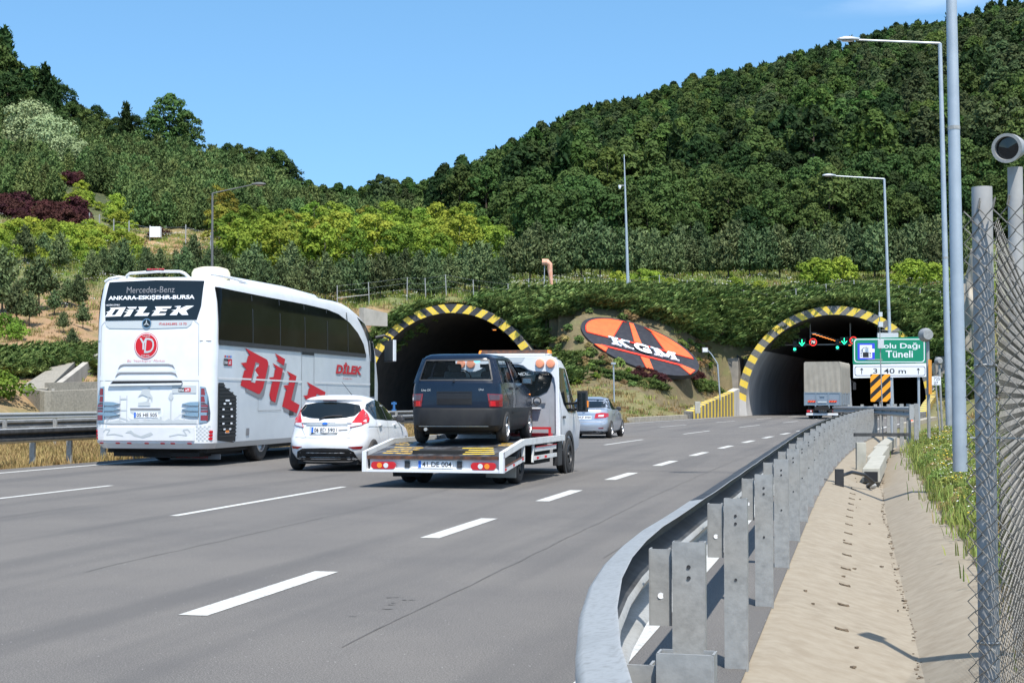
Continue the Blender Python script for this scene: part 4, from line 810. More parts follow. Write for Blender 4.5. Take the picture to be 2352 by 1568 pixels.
NC = 620; tcol = np.linspace(-1, 1, NC); XX = np.array([1+tcol*(14+.52*max(y, 0)) for y in rows]); YY = np.repeat(rows[:, None], NC, 1)
ZZ = height(XX, YY)
me = bpy.data.meshes.new('ground'); nv = XX.size; me.vertices.add(nv)
me.vertices.foreach_set('co', np.stack([XX, YY, ZZ], -1).ravel())
nr = len(rows); I = np.arange(nv).reshape(nr, NC); Q = np.stack([I[:-1, :-1], I[:-1, 1:], I[1:, 1:], I[1:, :-1]], -1).reshape(-1, 4)
zq = ZZ.ravel()[Q]; cxq = XX.ravel()[Q].mean(1); cyq = YY.ravel()[Q].mean(1); kill = np.zeros(len(Q), bool)
for P in (PR, PL):
    lx, ly = ploc(P, cxq, cyq); kill |= (np.ptp(zq, axis=1) > 1.6) & (np.abs(lx) < 7.65) & (np.abs(ly) < 2.2) & (zq.min(1) < .5)
Q = Q[~kill]; me.loops.add(Q.size); me.loops.foreach_set('vertex_index', Q.ravel()); me.polygons.add(len(Q)); me.polygons.foreach_set('loop_start', np.arange(len(Q))*4)
me.update(calc_edges=True); me.polygons.foreach_set('use_smooth', np.ones(len(Q), bool))
# base colours of soil and turf by place (albedo only)
L_, s_ = lat(XX, YY); PXX = 1176+3528*XX/np.maximum(YY, 8)
C3 = lambda a: np.array(a)[None, None, :]*np.ones(XX.shape+(1,))
def blend(a, b, t): return a*(1-t[..., None])+b*t[..., None]
col = C3((.155, .14, .055))                       # rough olive turf
col = blend(col, C3((.32, .235, .11)), ((L_ > 12) & (L_ < 22) & (YY < 84))*1.0)       # straw coloured median
steep = ((YY > 105) & (YY < 124) & (PXX > 1215) & (PXX < 1800))*1.0; col = blend(col, C3((.125, .098, .05)), steep)
col = blend(col, C3((.29, .18, .095)), sm((L_-37)/3)*sm((150-YY)/20)*(PXX < 900))
col = blend(col, C3((.12, .15, .045)), sm((YY-122)/8)*sm((200-YY)/20)*(PXX > 800))
col = blend(col, C3((.15, .16, .055)), sm((YY-135)/20)*(PXX < 800)*sm((230-YY)/30))
col = blend(col, C3((.035, .05, .016)), sm((YY-185)/40)); brown = np.exp(-((PXX-400)/110)**2)*np.exp(-((YY-186)/14)**2); col = blend(col, C3((.36, .22, .11)), np.clip(brown*1.5, 0, 1))
col = blend(col, C3((.2, .155, .09)), ((L_ < -4.9) & (YY < 60))*1.0)
at_ = me.color_attributes.new('soil', 'FLOAT_COLOR', 'POINT'); at_.data.foreach_set('color', np.concatenate([col, np.ones(XX.shape+(1,))], -1).ravel())
gm = mk('soil_and_turf', (.2, .17, .08), .95, bump=.5, bscale=6); nt = gm.node_tree; N = nt.nodes
va = N.new('ShaderNodeAttribute'); va.attribute_name = 'soil'; b = N['Principled BSDF']
def nmix(src, colr, scale, lo, hi, fac=1):
    n = N.new('ShaderNodeTexNoise'); n.inputs['Scale'].default_value = scale; n.inputs['Detail'].default_value = 6; n.inputs['Roughness'].default_value = .65
    tcn = N.new('ShaderNodeTexCoord'); nt.links.new(tcn.outputs['Object'], n.inputs['Vector'])
    r = N.new('ShaderNodeMapRange'); r.inputs[1].default_value = lo; r.inputs[2].default_value = hi; r.inputs[4].default_value = fac; nt.links.new(n.outputs[0], r.inputs[0])
    x = N.new('ShaderNodeMix'); x.data_type = 'RGBA'; x.inputs['B'].default_value = (*colr, 1); nt.links.new(src, x.inputs['A']); nt.links.new(r.outputs[0], x.inputs['Factor']); return x.outputs['Result']
o1 = nmix(va.outputs['Color'], (.1, .12, .035), .45, .5, .72, .75); o2 = nmix(o1, (.36, .27, .15), 1.6, .55, .75, .6); o3 = nmix(o2, (.05, .05, .025), 5, .52, .75, .55)
nt.links.new(o3, b.inputs['Base Color']); me.materials.append(gm)
go = link(bpy.data.objects.new('ground', me)); tag(go, kind='structure')

# ------------------------------------------------------------------ roads and markings
asph = mk('asphalt', (.136, .126, .116), .88, col2=(.108, .101, .096), scale=.35, lo=.4, hi=.62, bump=.35, bscale=180, detail=8, spec=.3)
nt = asph.node_tree; N = nt.nodes; b = N['Principled BSDF']; src = b.inputs['Base Color'].links[0].from_socket
o1 = nmix(src, (.38, .36, .33), 120, .5, .72, .9); o1 = nmix(o1, (.045, .042, .04), 85, .51, .7, .85)
# long stains drawn out along the lanes and a few bright chips
mp_ = N.new('ShaderNodeMapping'); mp_.inputs['Rotation'].default_value = (0, 0, math.atan(.235)); mp2_ = N.new('ShaderNodeMapping'); mp2_.inputs['Scale'].default_value = (1.3, .05, 1)
tcn = N.new('ShaderNodeTexCoord'); nt.links.new(tcn.outputs['Object'], mp_.inputs[0]); nt.links.new(mp_.outputs[0], mp2_.inputs[0]); n = N.new('ShaderNodeTexNoise'); n.inputs['Scale'].default_value = 1.0; n.inputs['Detail'].default_value = 4; nt.links.new(mp2_.outputs[0], n.inputs['Vector'])
r = N.new('ShaderNodeMapRange'); r.inputs[1].default_value = .5; r.inputs[2].default_value = .68; r.inputs[4].default_value = .6; nt.links.new(n.outputs[0], r.inputs[0])
x = N.new('ShaderNodeMix'); x.data_type = 'RGBA'; x.inputs['B'].default_value = (.09, .086, .084, 1); nt.links.new(o1, x.inputs['A']); nt.links.new(r.outputs[0], x.inputs['Factor'])
vo = N.new('ShaderNodeTexVoronoi'); vo.inputs['Scale'].default_value = 9; nt.links.new(tcn.outputs['Object'], vo.inputs['Vector'])
r2 = N.new('ShaderNodeMapRange'); r2.inputs[1].default_value = .055; r2.inputs[2].default_value = .035; nt.links.new(vo.outputs['Distance'], r2.inputs[0])
x2 = N.new('ShaderNodeMix'); x2.data_type = 'RGBA'; x2.inputs['B'].default_value = (.42, .4, .38, 1); nt.links.new(x.outputs['Result'], x2.inputs['A']); nt.links.new(r2.outputs[0], x2.inputs['Factor']); nt.links.new(x2.outputs['Result'], b.inputs['Base Color'])
def strip_mesh(mb, La, Lb, s0, s1, z, m, ds=1.0):
    n = max(1, int(math.ceil((s1-s0)/ds))); vs = []
    for k in range(n+1): s = s0+(s1-s0)*k/n; vs += [RP(La, s, z), RP(Lb, s, z)]
    mb.add(vs, [(2*k, 2*k+1, 2*k+3, 2*k+2) for k in range(n)], m)
def dlt(s): t = min(1, max(0, (s-70)/35)); return 3.5*t*t*(3-2*t)
def strip_o(mb, La, Lb, s0, s1, z, m, ds=1.0):
    n = max(1, int(math.ceil((s1-s0)/ds))); vs = []
    for k in range(n+1): s = s0+(s1-s0)*k/n; vs += [RP(La+dlt(s), s, z), RP(Lb+dlt(s), s, z)]
    mb.add(vs, [(2*k, 2*k+1, 2*k+3, 2*k+2) for k in range(n)], m)
mb = MB(); strip_mesh(mb, 12.3, -3.62, -30, 280, 0, asph, 2); tag(mb.build('road', fixn=False), kind='structure')
mb = MB(); strip_o(mb, 35.3, 21.8, -30, 260, 0, asph, 2); tag(mb.build('road', fixn=False), kind='structure')
paint = mk('road_paint', (.6, .595, .56), .7, col2=(.46, .455, .43), scale=9, bump=.3, bscale=120)
N = paint.node_tree.nodes; nt = paint.node_tree; b = N['Principled BSDF']; o1 = nmix(b.inputs['Base Color'].links[0].from_socket, (.25, .24, .225), 34, .5, .66, .8); nt.links.new(o1, b.inputs['Base Color'])
mb = MB()
strip_mesh(mb, -2.82, -3.0, -5, 118, .004, paint); strip_mesh(mb, 11.55, 11.4, -5, 118, .004, paint)
for k in range(-2, 21): s = 9.96+5.48*k; strip_mesh(mb, .1, -.1, s, s+2.5, .004, paint)
for k in range(-1, 9):
    s = 18.3+13.9*k
    for L, s in ((3.75, 17.5+13.8*k), (7.5, 17+13.8*k)): strip_mesh(mb, L+.06, L-.06, s, s+6, .004, paint)
strip_o(mb, 22.4, 22.25, -5, 106, .004, paint); strip_o(mb, 34.9, 34.75, -5, 106, .004, paint)
tag(mb.build('road_markings', fixn=False), kind='structure')
# paved drain between guardrail and verge
slab = mk('drain_concrete', (.24, .198, .142), .9, col2=(.218, .18, .13), scale=.8, bump=.05, bscale=60, col3=(.285, .245, .185), scale3=7)
N = slab.node_tree.nodes; nt = slab.node_tree; b = N['Principled BSDF']; o1 = nmix(b.inputs['Base Color'].links[0].from_socket, (.17, .14, .1), 26, .62, .8, .4); nt.links.new(o1, b.inputs['Base Color'])
mb = MB(); ns = 90; rows_ = []
for k in range(ns+1):
    s = -8+70*k/ns; rows_.append([RP(L-(.03*math.sin(s*1.3)+.02*math.sin(s*3.1) if L < -5.2 else 0), s, z) for L, z in ((-3.55, -.012), (-3.72, -.016), (-4.1, -.12), (-4.52, -.235), (-4.56, -.235), (-4.75, -.145), (-4.98, -.045), (-5.1, -.03), (-5.3, -.02), (-5.32, -.1))])
vs = [p for r_ in rows_ for p in r_]; q = len(rows_[0]); mb.add(vs, [(a*q+c, a*q+c+1, (a+1)*q+c+1, (a+1)*q+c) for a in range(ns) for c in range(q-1)], slab)
tag(mb.build('drain_channel', smooth=True, sharp=20), kind='structure')
# kerbs towards the tunnel
kerbm = mk('kerb_concrete', (.4, .36, .29), .85, col2=(.28, .25, .2), scale=2.5)
def kerb(La, Lb, s0, s1, h):
    mb = MB(); n = int((s1-s0)/1.5); rs = []
    for k in range(n+1): s = s0+(s1-s0)*k/n; rs.append([RP(La, s, -.05), RP(La, s, h), RP(Lb, s, h), RP(Lb, s, -.05)])
    mb.rings(rs, kerbm); o = mb.build('kerb'); tag(o, kind='structure')
kerb(12.3, 12.75, 86, 118, .27); kerb(-3.65, -4.1, 74, 118, .22)
# seams, cracks and oil spots in the asphalt
seam = mk('road_seam', (.085, .08, .075), .9, col2=(.125, .117, .11), scale=3, lo=.4, hi=.6)
mb = MB(); rc = random.Random(9)
def crack(p0, p1, w, n=30, amp=.03):
    (L0, s0), (L1, s1) = p0, p1; vs = []
    for k in range(n+1):
        t = k/n; L = L0+(L1-L0)*t+rc.uniform(-amp, amp); s = s0+(s1-s0)*t+rc.uniform(-amp, amp); ww = w*rc.uniform(.3, 1)/2
        dl, dsv = (L1-L0), (s1-s0); q = math.hypot(dl, dsv); vs += [RP(L+dsv/q*ww, s-dl/q*ww, .003), RP(L-dsv/q*ww, s+dl/q*ww, .003)]
    mb.add(vs, [(2*k, 2*k+1, 2*k+3, 2*k+2) for k in range(n)], seam)
crack((-1.35, 9), (-1.3, 60), .022, 90, .015); crack((-2.0, 14), (-1.9, 44), .014, 60, .02); crack((1.9, 12), (2.0, 30), .012, 40, .02); crack((-3.2, 29.6), (4.2, 30.2), .04, 40); crack((-2.6, 47), (2.5, 47.2), .05, 30); crack((9.2, 8), (9.3, 60), .015, 80, .02); crack((5.6, 14), (5.7, 26), .012, 40, .02)
for k in range(9): p = RP(-1.05+rc.uniform(-.12, .12), 10.6+rc.uniform(-.5, .5), .0035); mb.add([p+Vector((rc.uniform(.01, .04)*math.cos(a), rc.uniform(.006, .02)*math.sin(a), 0)) for a in [2*math.pi*j/9 for j in range(9)]], [tuple(range(9))], seam)
tag(mb.build('road_cracks', fixn=False), kind='structure')
# debris along the drain
rnd = random.Random(3); mb = MB(); dk = mk('dark_debris', (.09, .07, .05), .95, col2=(.2, .15, .1), scale=30)
for k in range(80):
    s = rnd.uniform(5, 50)**1.0; L = -rnd.choice([rnd.gauss(4.56, .025), rnd.gauss(4.56, .03), rnd.gauss(4.2, .2)]); L = max(-4.6, min(-3.65, L)); p = RP(L, s, np.interp(-L, [3.72, 4.1, 4.54], [-.012, -.116, -.231])+.003); a = rnd.uniform(0, 3); w = rnd.uniform(.006, .026)
    mb.box(p, (w*rnd.uniform(1, 2.6), w, .012), dk, rz=a)
for k in range(420):
    s = rnd.uniform(4, 50); p = RP(-4.54+.03*math.sin(s*.9)+rnd.gauss(0, .012), s, -.2315); w = rnd.uniform(.004, .013); mb.box(p, (w*rnd.uniform(1, 2), w*rnd.uniform(1, 5), .004), dk, rz=rnd.uniform(-.6, .2))
for k in range(14): s = 11+k*1.19; p = RP(-4.08, s, -.108); mb.box(p, (.09, .03, .01), dk, rz=.2+rnd.uniform(-.3, .3), ry=.3); mb.box(p+Vector((.03, .03, -.008)), (.03, .035, .01), dk)
tag(mb.build('debris', fixn=False), 'dark bits of grit and broken joint filler lying on the pale drain', 'debris', kind='stuff')

# ------------------------------------------------------------------ guardrails
WP = [(.088, 0), (.08, -.006), (.01, -.016), (-.006, -.03), (-.006, -.095), (.03, -.118), (.072, -.135), (.084, -.158), (.072, -.182), (.0, -.222), (-.004, -.268), (.078, -.3), (.088, -.312)]
def wbeam(mb, pts, side, m, dark=None, face=None):        # pts: (x, y, ztop); side=+1: humps to the left of travel
    rs = []
    for i, p in enumerate(pts):
        a = Vector(pts[max(i-1, 0)][:2]); b_ = Vector(pts[min(i+1, len(pts)-1)][:2]); d = (b_-a).normalized(); nrm = Vector((-d.y, d.x))*side
        rs.append([Vector((p[0]-nrm.x*o, p[1]-nrm.y*o, p[2]+z)) for o, z in WP]+[Vector((p[0]-nrm.x*(o+.006), p[1]-nrm.y*(o+.006), p[2]+z)) for o, z in reversed(WP)])
    i0 = len(mb.f); mb.rings(rs, m); n = len(rs[0])
    if face:
        di = mb.mat(face)
        for i in range(len(rs)-1):
            for b_ in (2, 3, 4, 5, 6, 7, 8, 9): mb.mi[i0+i*n+b_] = di
    if dark:  # hump inside: grime, with its shade put into the colour too
        di = mb.mat(dark)
        for i in range(14, len(rs)-1): mb.mi[i0+i*n+1] = di
        for i in range(len(rs)-1):
            for b_ in (n-3, n-4, n-5, n-6, n-7): mb.mi[i0+i*n+b_] = di
def ztop(s): return float(np.interp(s, [0, 10, 25, 50, 70], [.85, .865, .92, 1.0, 1.0]))
def rail_thing(label, L, s0, s1, ds, zf, posts, side, pl, extra=None, post=None, dark=None, flare=None, spacer=True, face=None):
    T = thing('guardrail', label, 'guardrail'); ref = RP(L, s0); T.location = (ref.x, ref.y, 0); T.location = (ref.x, ref.y, 0); off = Vector((ref.x, ref.y, 0)); n = int((s1-s0)/ds)
    pts = []
    for k in range(n+1):
        s = s0+(s1-s0)*k/n; l = L-(flare(s) if flare else 0); p = RP(l, s, zf(s))-off; pts.append((p.x, p.y, p.z+.002*math.sin(s*3.7)))
    mb = MB(); wbeam(mb, pts, side, galvd, dark, face); mb.build('beam', T, True, 50)
    s = posts[0]
    while s < posts[1]:
        l = pl-(.87*flare(s) if flare else 0); p = RP(l, s)-off; g = hz(p.x+off.x, p.y+off.y) if abs(L) > 5 else -.06; a = -math.atan(m_(s)); zt = zf(s)+.015; h = zt-g+.12
        mb = MB(); rzv = a+random.uniform(-.03, .03)
        for c, d in (((0, -.028), (.12, .006)), ((-.0575, 0), (.005, .06)), ((.0575, 0), (.005, .06)), ((-.045, .028), (.025, .005)), ((.045, .028), (.025, .005))):
            q = Matrix.Rotation(rzv, 2) @ Vector(c); mb.box((p.x+q.x, p.y+q.y, zt-h/2), (d[0], d[1], h), galv, rz=rzv)
        for zz in (.09, .13, .42): q = Matrix.Rotation(rzv, 2) @ Vector((0, -.0325)); mb.lathe([(-.001, .008), (0, 0)], blackpl, (p.x+q.x, p.y+q.y, zt-zz), 'Y', 8)
        mb.build('post', T, fixn=False)
        if spacer:
            mb = MB(); q = Matrix.Rotation(a, 2) @ Vector((-.105*side, 0)); mb.box((p.x+q.x, p.y+q.y, zt-.17), (.08, .006, .28), galv, rz=a); mb.box((p.x+q.x*.67, p.y+q.y*.67+.03, zt-.17), (.006, .06, .28), galv, rz=a); mb.box((p.x+q.x*1.33, p.y+q.y*1.33+.03, zt-.17), (.006, .06, .28), galv, rz=a)
            q2 = Matrix.Rotation(a, 2) @ Vector((-.105*side, -.004)); mb.lathe([(-.001, .012), (0, 0)], whitep, (p.x+q2.x, p.y+q2.y, zt-.2), 'Y', 8); mb.build('spacer', T, fixn=False)
        s += ds*0+post
    return T
rail_thing('long curving guardrail in the right foreground with a grimy top edge and tall posts', -3.3, .6, 60, .6, ztop, (1.69, 60, ), 1, -3.57, post=2.38, dark=grimy, flare=lambda s: .031*max(0, 7.25-s)**2)
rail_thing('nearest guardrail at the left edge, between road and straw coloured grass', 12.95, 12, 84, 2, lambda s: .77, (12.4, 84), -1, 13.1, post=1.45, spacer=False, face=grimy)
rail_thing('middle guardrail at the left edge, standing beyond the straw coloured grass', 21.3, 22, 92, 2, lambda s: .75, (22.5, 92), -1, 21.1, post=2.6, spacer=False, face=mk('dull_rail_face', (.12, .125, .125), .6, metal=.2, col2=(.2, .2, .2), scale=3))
rail_thing('farthest guardrail at the left edge, at the foot of the grey drainage structure', 36.0, 30, 78, 2, lambda s: .72, (31, 78), -1, 36.15, post=2.6, spacer=False)
# flared guardrail beyond the long one
T = thing('guardrail', 'short stretch of guardrail below the chevron board, its blunt end turned out to the right', 'guardrail', (11, 44, 0))
A = at(2088, 958, 42); Bp = at(1912, 944, 76); pts = []
for k in range(13): t = k/12; p = A.lerp(Bp, t); p.x += .8*math.sin(t*math.pi)*.5; pts.append((p.x-11, p.y-44, 1.17-.17*t))
mb = MB(); wbeam(mb, [(x, y, z) for x, y, z in pts], 1, galvd); mb.box((pts[0][0]+.05, pts[0][1]-.05, 1.02), (.12, .08, .42), galvd); mb.build('beam', T, True, 50)
for k in (0, 1, 2, 3, 4, 6, 8, 10): mb = MB(); p = pts[k]; g = hz(p[0]+11, p[1]+44); mb.box((p[0]+.25, p[1]+.2, (p[2]+g)/2-.02), (.12, .07, p[2]-g+.2), galv, rz=-.1); mb.box((p[0]+.14, p[1]+.15, p[2]-.16), (.12, .02, .26), galv); mb.build('post', T)
mb = MB(); mb.box((pts[0][0]-.9, pts[0][1]-.6, .42), (1.5, .1, .09), grimy, rz=.05); mb.build('lower_rail', T)
# concrete cable trough and marker posts by the long guardrail
cream2 = mk('cream_concrete', (.4, .385, .33), .8, col2=(.31, .3, .255), scale=4)
T = thing('cable_trough', 'cream concrete cable trough lying in the drain behind the guardrail', 'trough', tuple(RP(-4.35, 29, -.1)), 0)
off = RP(-4.35, 29, -.1)
for a, b_ in ((29, 34.5), (34.7, 41), (41.2, 50)):
    mb = MB(); P0, P1 = RP(-4.35, a, -.13)-off, RP(-4.45, b_, -.1)-off; w = Vector((.17, 0, 0)); h = Vector((0, 0, .26))
    mb.hexa([P0-w, P0+w, P1+w, P1-w, P0-w*.9+h, P0+w*.9+h, P1+w*.9+h, P1-w*.9+h], cream2); mb.build('trough_cover', T, bevel=.015)
mb = MB(); p = RP(-4.35, 28.9, -.02)-off; mb.box(p, (.24, .04, .18), inkb, rz=-.24); mb.build('open_end', T)
mb = MB(); p = RP(-4.1, 33.2, .1)-off; mb.box(p, (.2, .12, .75), cream2); mb.build('marker_block', T, bevel=.01)
mb = MB(); c = [RP(-3.9, 26.5, .12), RP(-4.05, 26.8, .16), RP(-4.25, 27.2, .1), RP(-4.4, 27.6, -.05), RP(-4.3, 28, -.14)]; mb.tube(c, .03, blackpl, 8); mb.tube([c[-1], c[-1]+Vector((.14, .1, 0))], .05, galv, 8); mb.box(RP(-3.85, 26.4, .0), (.13, .1, .45), blackpl)
tag(mb.build('cable_hose'), 'black hose hanging from a dark box behind the guardrail posts', 'hose')

# ------------------------------------------------------------------ tunnel portals
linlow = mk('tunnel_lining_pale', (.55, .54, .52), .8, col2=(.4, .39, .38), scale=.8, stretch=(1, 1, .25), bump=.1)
linup = mk('tunnel_lining_dark', (.035, .034, .033), .9, col2=(.06, .056, .05), scale=1.2)  # near-black lining above the pale part and throughout the left bore
tubem = mk('portal_sleeve_concrete', (.3, .27, .23), .9, col2=(.2, .185, .16), scale=1.2, bump=.2)
def portal(P, label, low=True):
    T = thing('tunnel_portal', label, 'tunnel', (P[0], P[1], 0), -P[2]); th0 = math.asin((0-CZ)/RO)+.0
    # striped ring, drawn as slanting bands on the face itself
    per = R(7.9); mb = MB(); yv = 0; GS = greystr2 if low else greystr
    def inner(phi):           # phi: angle up from horizontal on the right side; returns inner circle point for the band edge starting there
        ox, oz = RO*math.cos(phi), CZ+RO*math.sin(phi); d = R(24+20*min(1, max(0, phi/R(90)))); dx, dz = -math.cos(d), -math.sin(d)
        cx, cz = ox, oz-CZ; bq = cx*dx+cz*dz; cq = cx*cx+cz*cz-RI*RI; disc_ = bq*bq-cq
        t = -bq-math.sqrt(max(0, disc_)) if disc_ > 0 else -bq; return ox+dx*t, oz+dz*t
    for sg in (1, -1):
        k = 0; phi = R(3)
        while phi < R(90):
            e = min(phi+per/2, R(90)); m_e = yellowp if k % 2 == 0 else GS
            if phi+per/2 > R(86): e = R(90)
            n = 4; o_, i_ = [], []
            for q in range(n+1):
                a = phi+(e-phi)*q/n; o_.append((RO*math.cos(a), CZ+RO*math.sin(a)))
            a0 = inner(phi); a1 = inner(e) if e < R(89.9) else (0, CZ+RI)
            if a0[0] < 0: a0 = (0, CZ+RI)
            if a1[0] < 0: a1 = (0, CZ+RI)
            b0 = math.atan2(a0[1]-CZ, a0[0]); b1 = math.atan2(a1[1]-CZ, a1[0])
            for q in range(n+1): a = b0+(b1-b0)*q/n; i_.append((RI*math.cos(a), CZ+RI*math.sin(a)))
            if e > R(89.9): m_e = GS
            mb.add([(sg*x, yv, z) for x, z in o_]+[(sg*x, yv, z) for x, z in i_], [(q, q+1, n+2+q, n+1+q) for q in range(n)], m_e)
            phi = e; k += 1
        b0 = inner(R(3)); bb = math.atan2(b0[1]-CZ, b0[0]); o_, i_ = [], []
        for q in range(6): a = th0+(R(3)-th0)*q/5; o_.append((sg*RO*math.cos(a), yv, CZ+RO*math.sin(a))); a = math.asin(-CZ/RI)+(bb-math.asin(-CZ/RI))*q/5; i_.append((sg*RI*math.cos(a), yv, CZ+RI*math.sin(a)))
        mb.add(o_+i_, [(q, q+1, 7+q, 6+q) for q in range(5)], linlow)
    mb.build('striped_arch', T, fixn=False)
    mb = MB(); n = 36; rs = []
    for y in (0.0, 5.0):
        rs.append([Vector((RO*math.cos(a), y, CZ+RO*math.sin(a))) for a in [th0+(math.pi-2*th0)*k/n for k in range(n+1)]])
    mb.rings(rs, tubem, False); mb.build('portal_sleeve', T, True, fixn=False)
    for sg in (1, -1): mb = MB(); mb.box((sg*8.15, 1.6, 2.3), (1.1, 2.6, 4.6), tubem); mb.build('headwall', T, bevel=.05)
    # bore
    t0 = math.asin(-CZ/RI); mb = MB(); n = 48; ys = [0.0, .6, 2, 5, 12, 30, 60, 100, 150]; rs = [[Vector((RI*math.cos(a), y, CZ+RI*math.sin(a))) for a in [t0+(math.pi-2*t0)*k/n for k in range(n+1)]] for y in ys]
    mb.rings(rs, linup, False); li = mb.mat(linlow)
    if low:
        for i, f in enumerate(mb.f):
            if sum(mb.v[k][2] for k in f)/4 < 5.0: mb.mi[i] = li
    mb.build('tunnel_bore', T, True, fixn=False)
    mb = MB(); mb.add([(-8, 150, -1), (8, 150, -1), (8, 150, 9), (-8, 150, 9)], [(0, 1, 2, 3)], inkb); mb.build('bore_blackout', T, fixn=False)  # black sheet added across the bore to keep its depth dark
    return T
TR = portal(PR, 'right tunnel mouth with a yellow and grey striped arch and grey lit inner wall')
TL = portal(PL, 'left tunnel mouth with a yellow and black striped arch, half hidden by the vehicles', False)
def wing(T, sg, far):           # low striped wall running out from the jamb
    mb = MB(); n = 30; A = Vector((sg*7.45, .0, 0)); B_ = Vector((sg*7.4, -19.2, 0)); base = .0
    for k in range(n):
        t0, t1 = k/n, (k+1)/n; h0, h1 = [float(np.interp(t, [0, .23, .45, .67, 1], [2.16, 1.73, 1.4, 1.09, .45])) for t in (t0, t1)]
        p, q = A.lerp(B_, t0), A.lerp(B_, t1); th = Vector((sg*.55, .12, 0)); m_e = (yellowp, greystr2)[k % 2] if t0 > .12 else linlow
        U = Vector((0, 0, 1)); mb.hexa([p, q, q+th, p+th, p+U*h0, q+U*h1, q+th+U*(h1+.04), p+th+U*(h0+.04)], m_e)
    return mb.build('wing_wall', T)
wing(TR, -1, 0); wing(TR, 1, 0); wing(TL, 1, 0); wing(TL, -1, 0)
# chevron on the near end of the left wing wall
# gantry and signals inside the right mouth
def glow(name, c, s): return mk(name, tuple(v*.3 for v in c), .5, emit=c, es=s)
gg = glow('signal_green', (.02, .9, .35), 3.0); gr = glow('signal_red', (.9, .03, .02), 1.6); gor = glow('sodium_lamp', (1, .28, .05), 2.2); gw = glow('signal_white', (.9, .85, .8), 1.0)
T = thing('signal_gantry', 'dark steel gantry across the upper part of the right tunnel mouth', 'gantry', (PR[0], PR[1]+4.5, 0), -PR[2])
mb = MB(); mb.box((1.0, .3, 5.75), (11.2, .08, .1), galv); mb.build('crossbar', T)
for x in (-3.5, -1.0, 2.2, 4.4): mb = MB(); mb.box((x, .3, 6.6), (.09, .09, 1.7), galv); mb.build('hanger', T)
def sig(x, y, shape, label, name, cat, group=None, w=.75):
    p = at(x, y, 124.0); rz = -PR[2]; T = thing(name, label, cat, tuple(p), rz, group); T.scale = (.72, 1, .72); fn = lambda u, v, e: Vector((u, -.06-e, v))
    if shape == 'arrow':
        mb = MB(); mb.box((0, 0, 0), (.9, .1, .95), inkb); mb.build('housing', T)
        mb = MB()
        for a, b_ in (((0, .36), (0, -.1)), ((-.3, .02), (0, -.34)), ((.3, .02), (0, -.34))): line(mb, fn, a, b_, .07, .002, gg, 2)
        mb.build('arrow', T, fixn=False)
    elif shape == '70':
        mb = MB(); mb.lathe([(.05, .46), (-.05, .46), (-.05, 0)], inkb, (0, 0, 0), 'Y', 24); mb.build('housing', T)
        mb = MB(); mb.lathe([(-.06, .42), (-.061, .34)], gr, (0, 0, 0), 'Y', 28); text(mb, '70', fn, (-.22, -.15, .22, .15), .002, gw, .01); mb.build('display', T, fixn=False)
    else:
        mb = MB(); mb.box((0, 0, .32), (.45, .2, 1.3), inkb); mb.build('housing', T, bevel=.02); mb = MB(); mb.lathe([(-.1, .15), (-.14, .13), (-.15, 0)], gg, (0, 0, 0), 'Y', 18); mb.build('lamp', T)
        for z in (.42, .8): mb = MB(); mb.lathe([(-.1, .15), (-.13, .13), (-.13, 0)], blackpl, (0, 0, z), 'Y', 18); mb.build('lamp', T)
C = lambda cx, cy: ((2900+cx*.40391)*.57422, (1150+cy*.40391)*.57422)
sig(*C(763, 545), 'arrow', 'green arrow signal over the left lane of the right tunnel', 'lane_signal', 'signal')
sig(*C(1182, 530), 'arrow', 'green arrow signal over the middle lane, above the canvas lorry', 'lane_signal', 'signal')
sig(*C(873, 540), '70', 'red ringed speed display reading 70 between the two green arrows', 'speed_display', 'sign')
sig(*C(1272, 522), '70', 'red ringed speed display partly hidden by the green tunnel sign', 'speed_display', 'sign')
sig(*C(692, 610), 'light', 'green light at the far left of the tunnel gantry', 'traffic_light', 'traffic light')
sig(*C(1115, 593), 'light', 'green light above the canvas lorry, left of the second arrow', 'traffic_light', 'traffic light')
rzv = -PR[2]; PM = Matrix.Translation((PR[0], PR[1], 0)) @ Matrix.Rotation(-PR[2], 4, 'Z')
lampo = None
for row, lx0, n in (('left', -1.9, 14), ('right', 3.6, 10)):
    for k in range(n):
        p = PM @ Vector((lx0, 3+k*2.1, 6.55)); 
        if lampo is None:
            lampo = thing('tunnel_lamp', 'x', 'lamp', tuple(p), rzv); mb = MB(); mb.box((0, 0, .06), (.4, .26, .12), MATS['weathered_rail_steel']); mb.build('housing', lampo); mb = MB(); mb.box((0, -.0, -.015), (.24, .16, .03), gor); mb.build('lamp_glass', lampo); t = lampo
        else: t = copy_tree(lampo)
        t.location = p; t['label'] = 'orange lamp in the %s row under the tunnel roof' % row; t['group'] = 'orange lamps of the %s row in the right tunnel' % row
for x, y in ((948, 1422), (1522, 1398)):
    t = copy_tree(lampo); t.location = at((1250+x*.47826)*.57422, (650+y*.47826)*.57422, 127); t['label'] = 'small orange lamp glowing in the left tunnel roof, %s of the arch centre' % ('left' if x < 1000 else 'right'); t['group'] = 'lamps of the left tunnel'

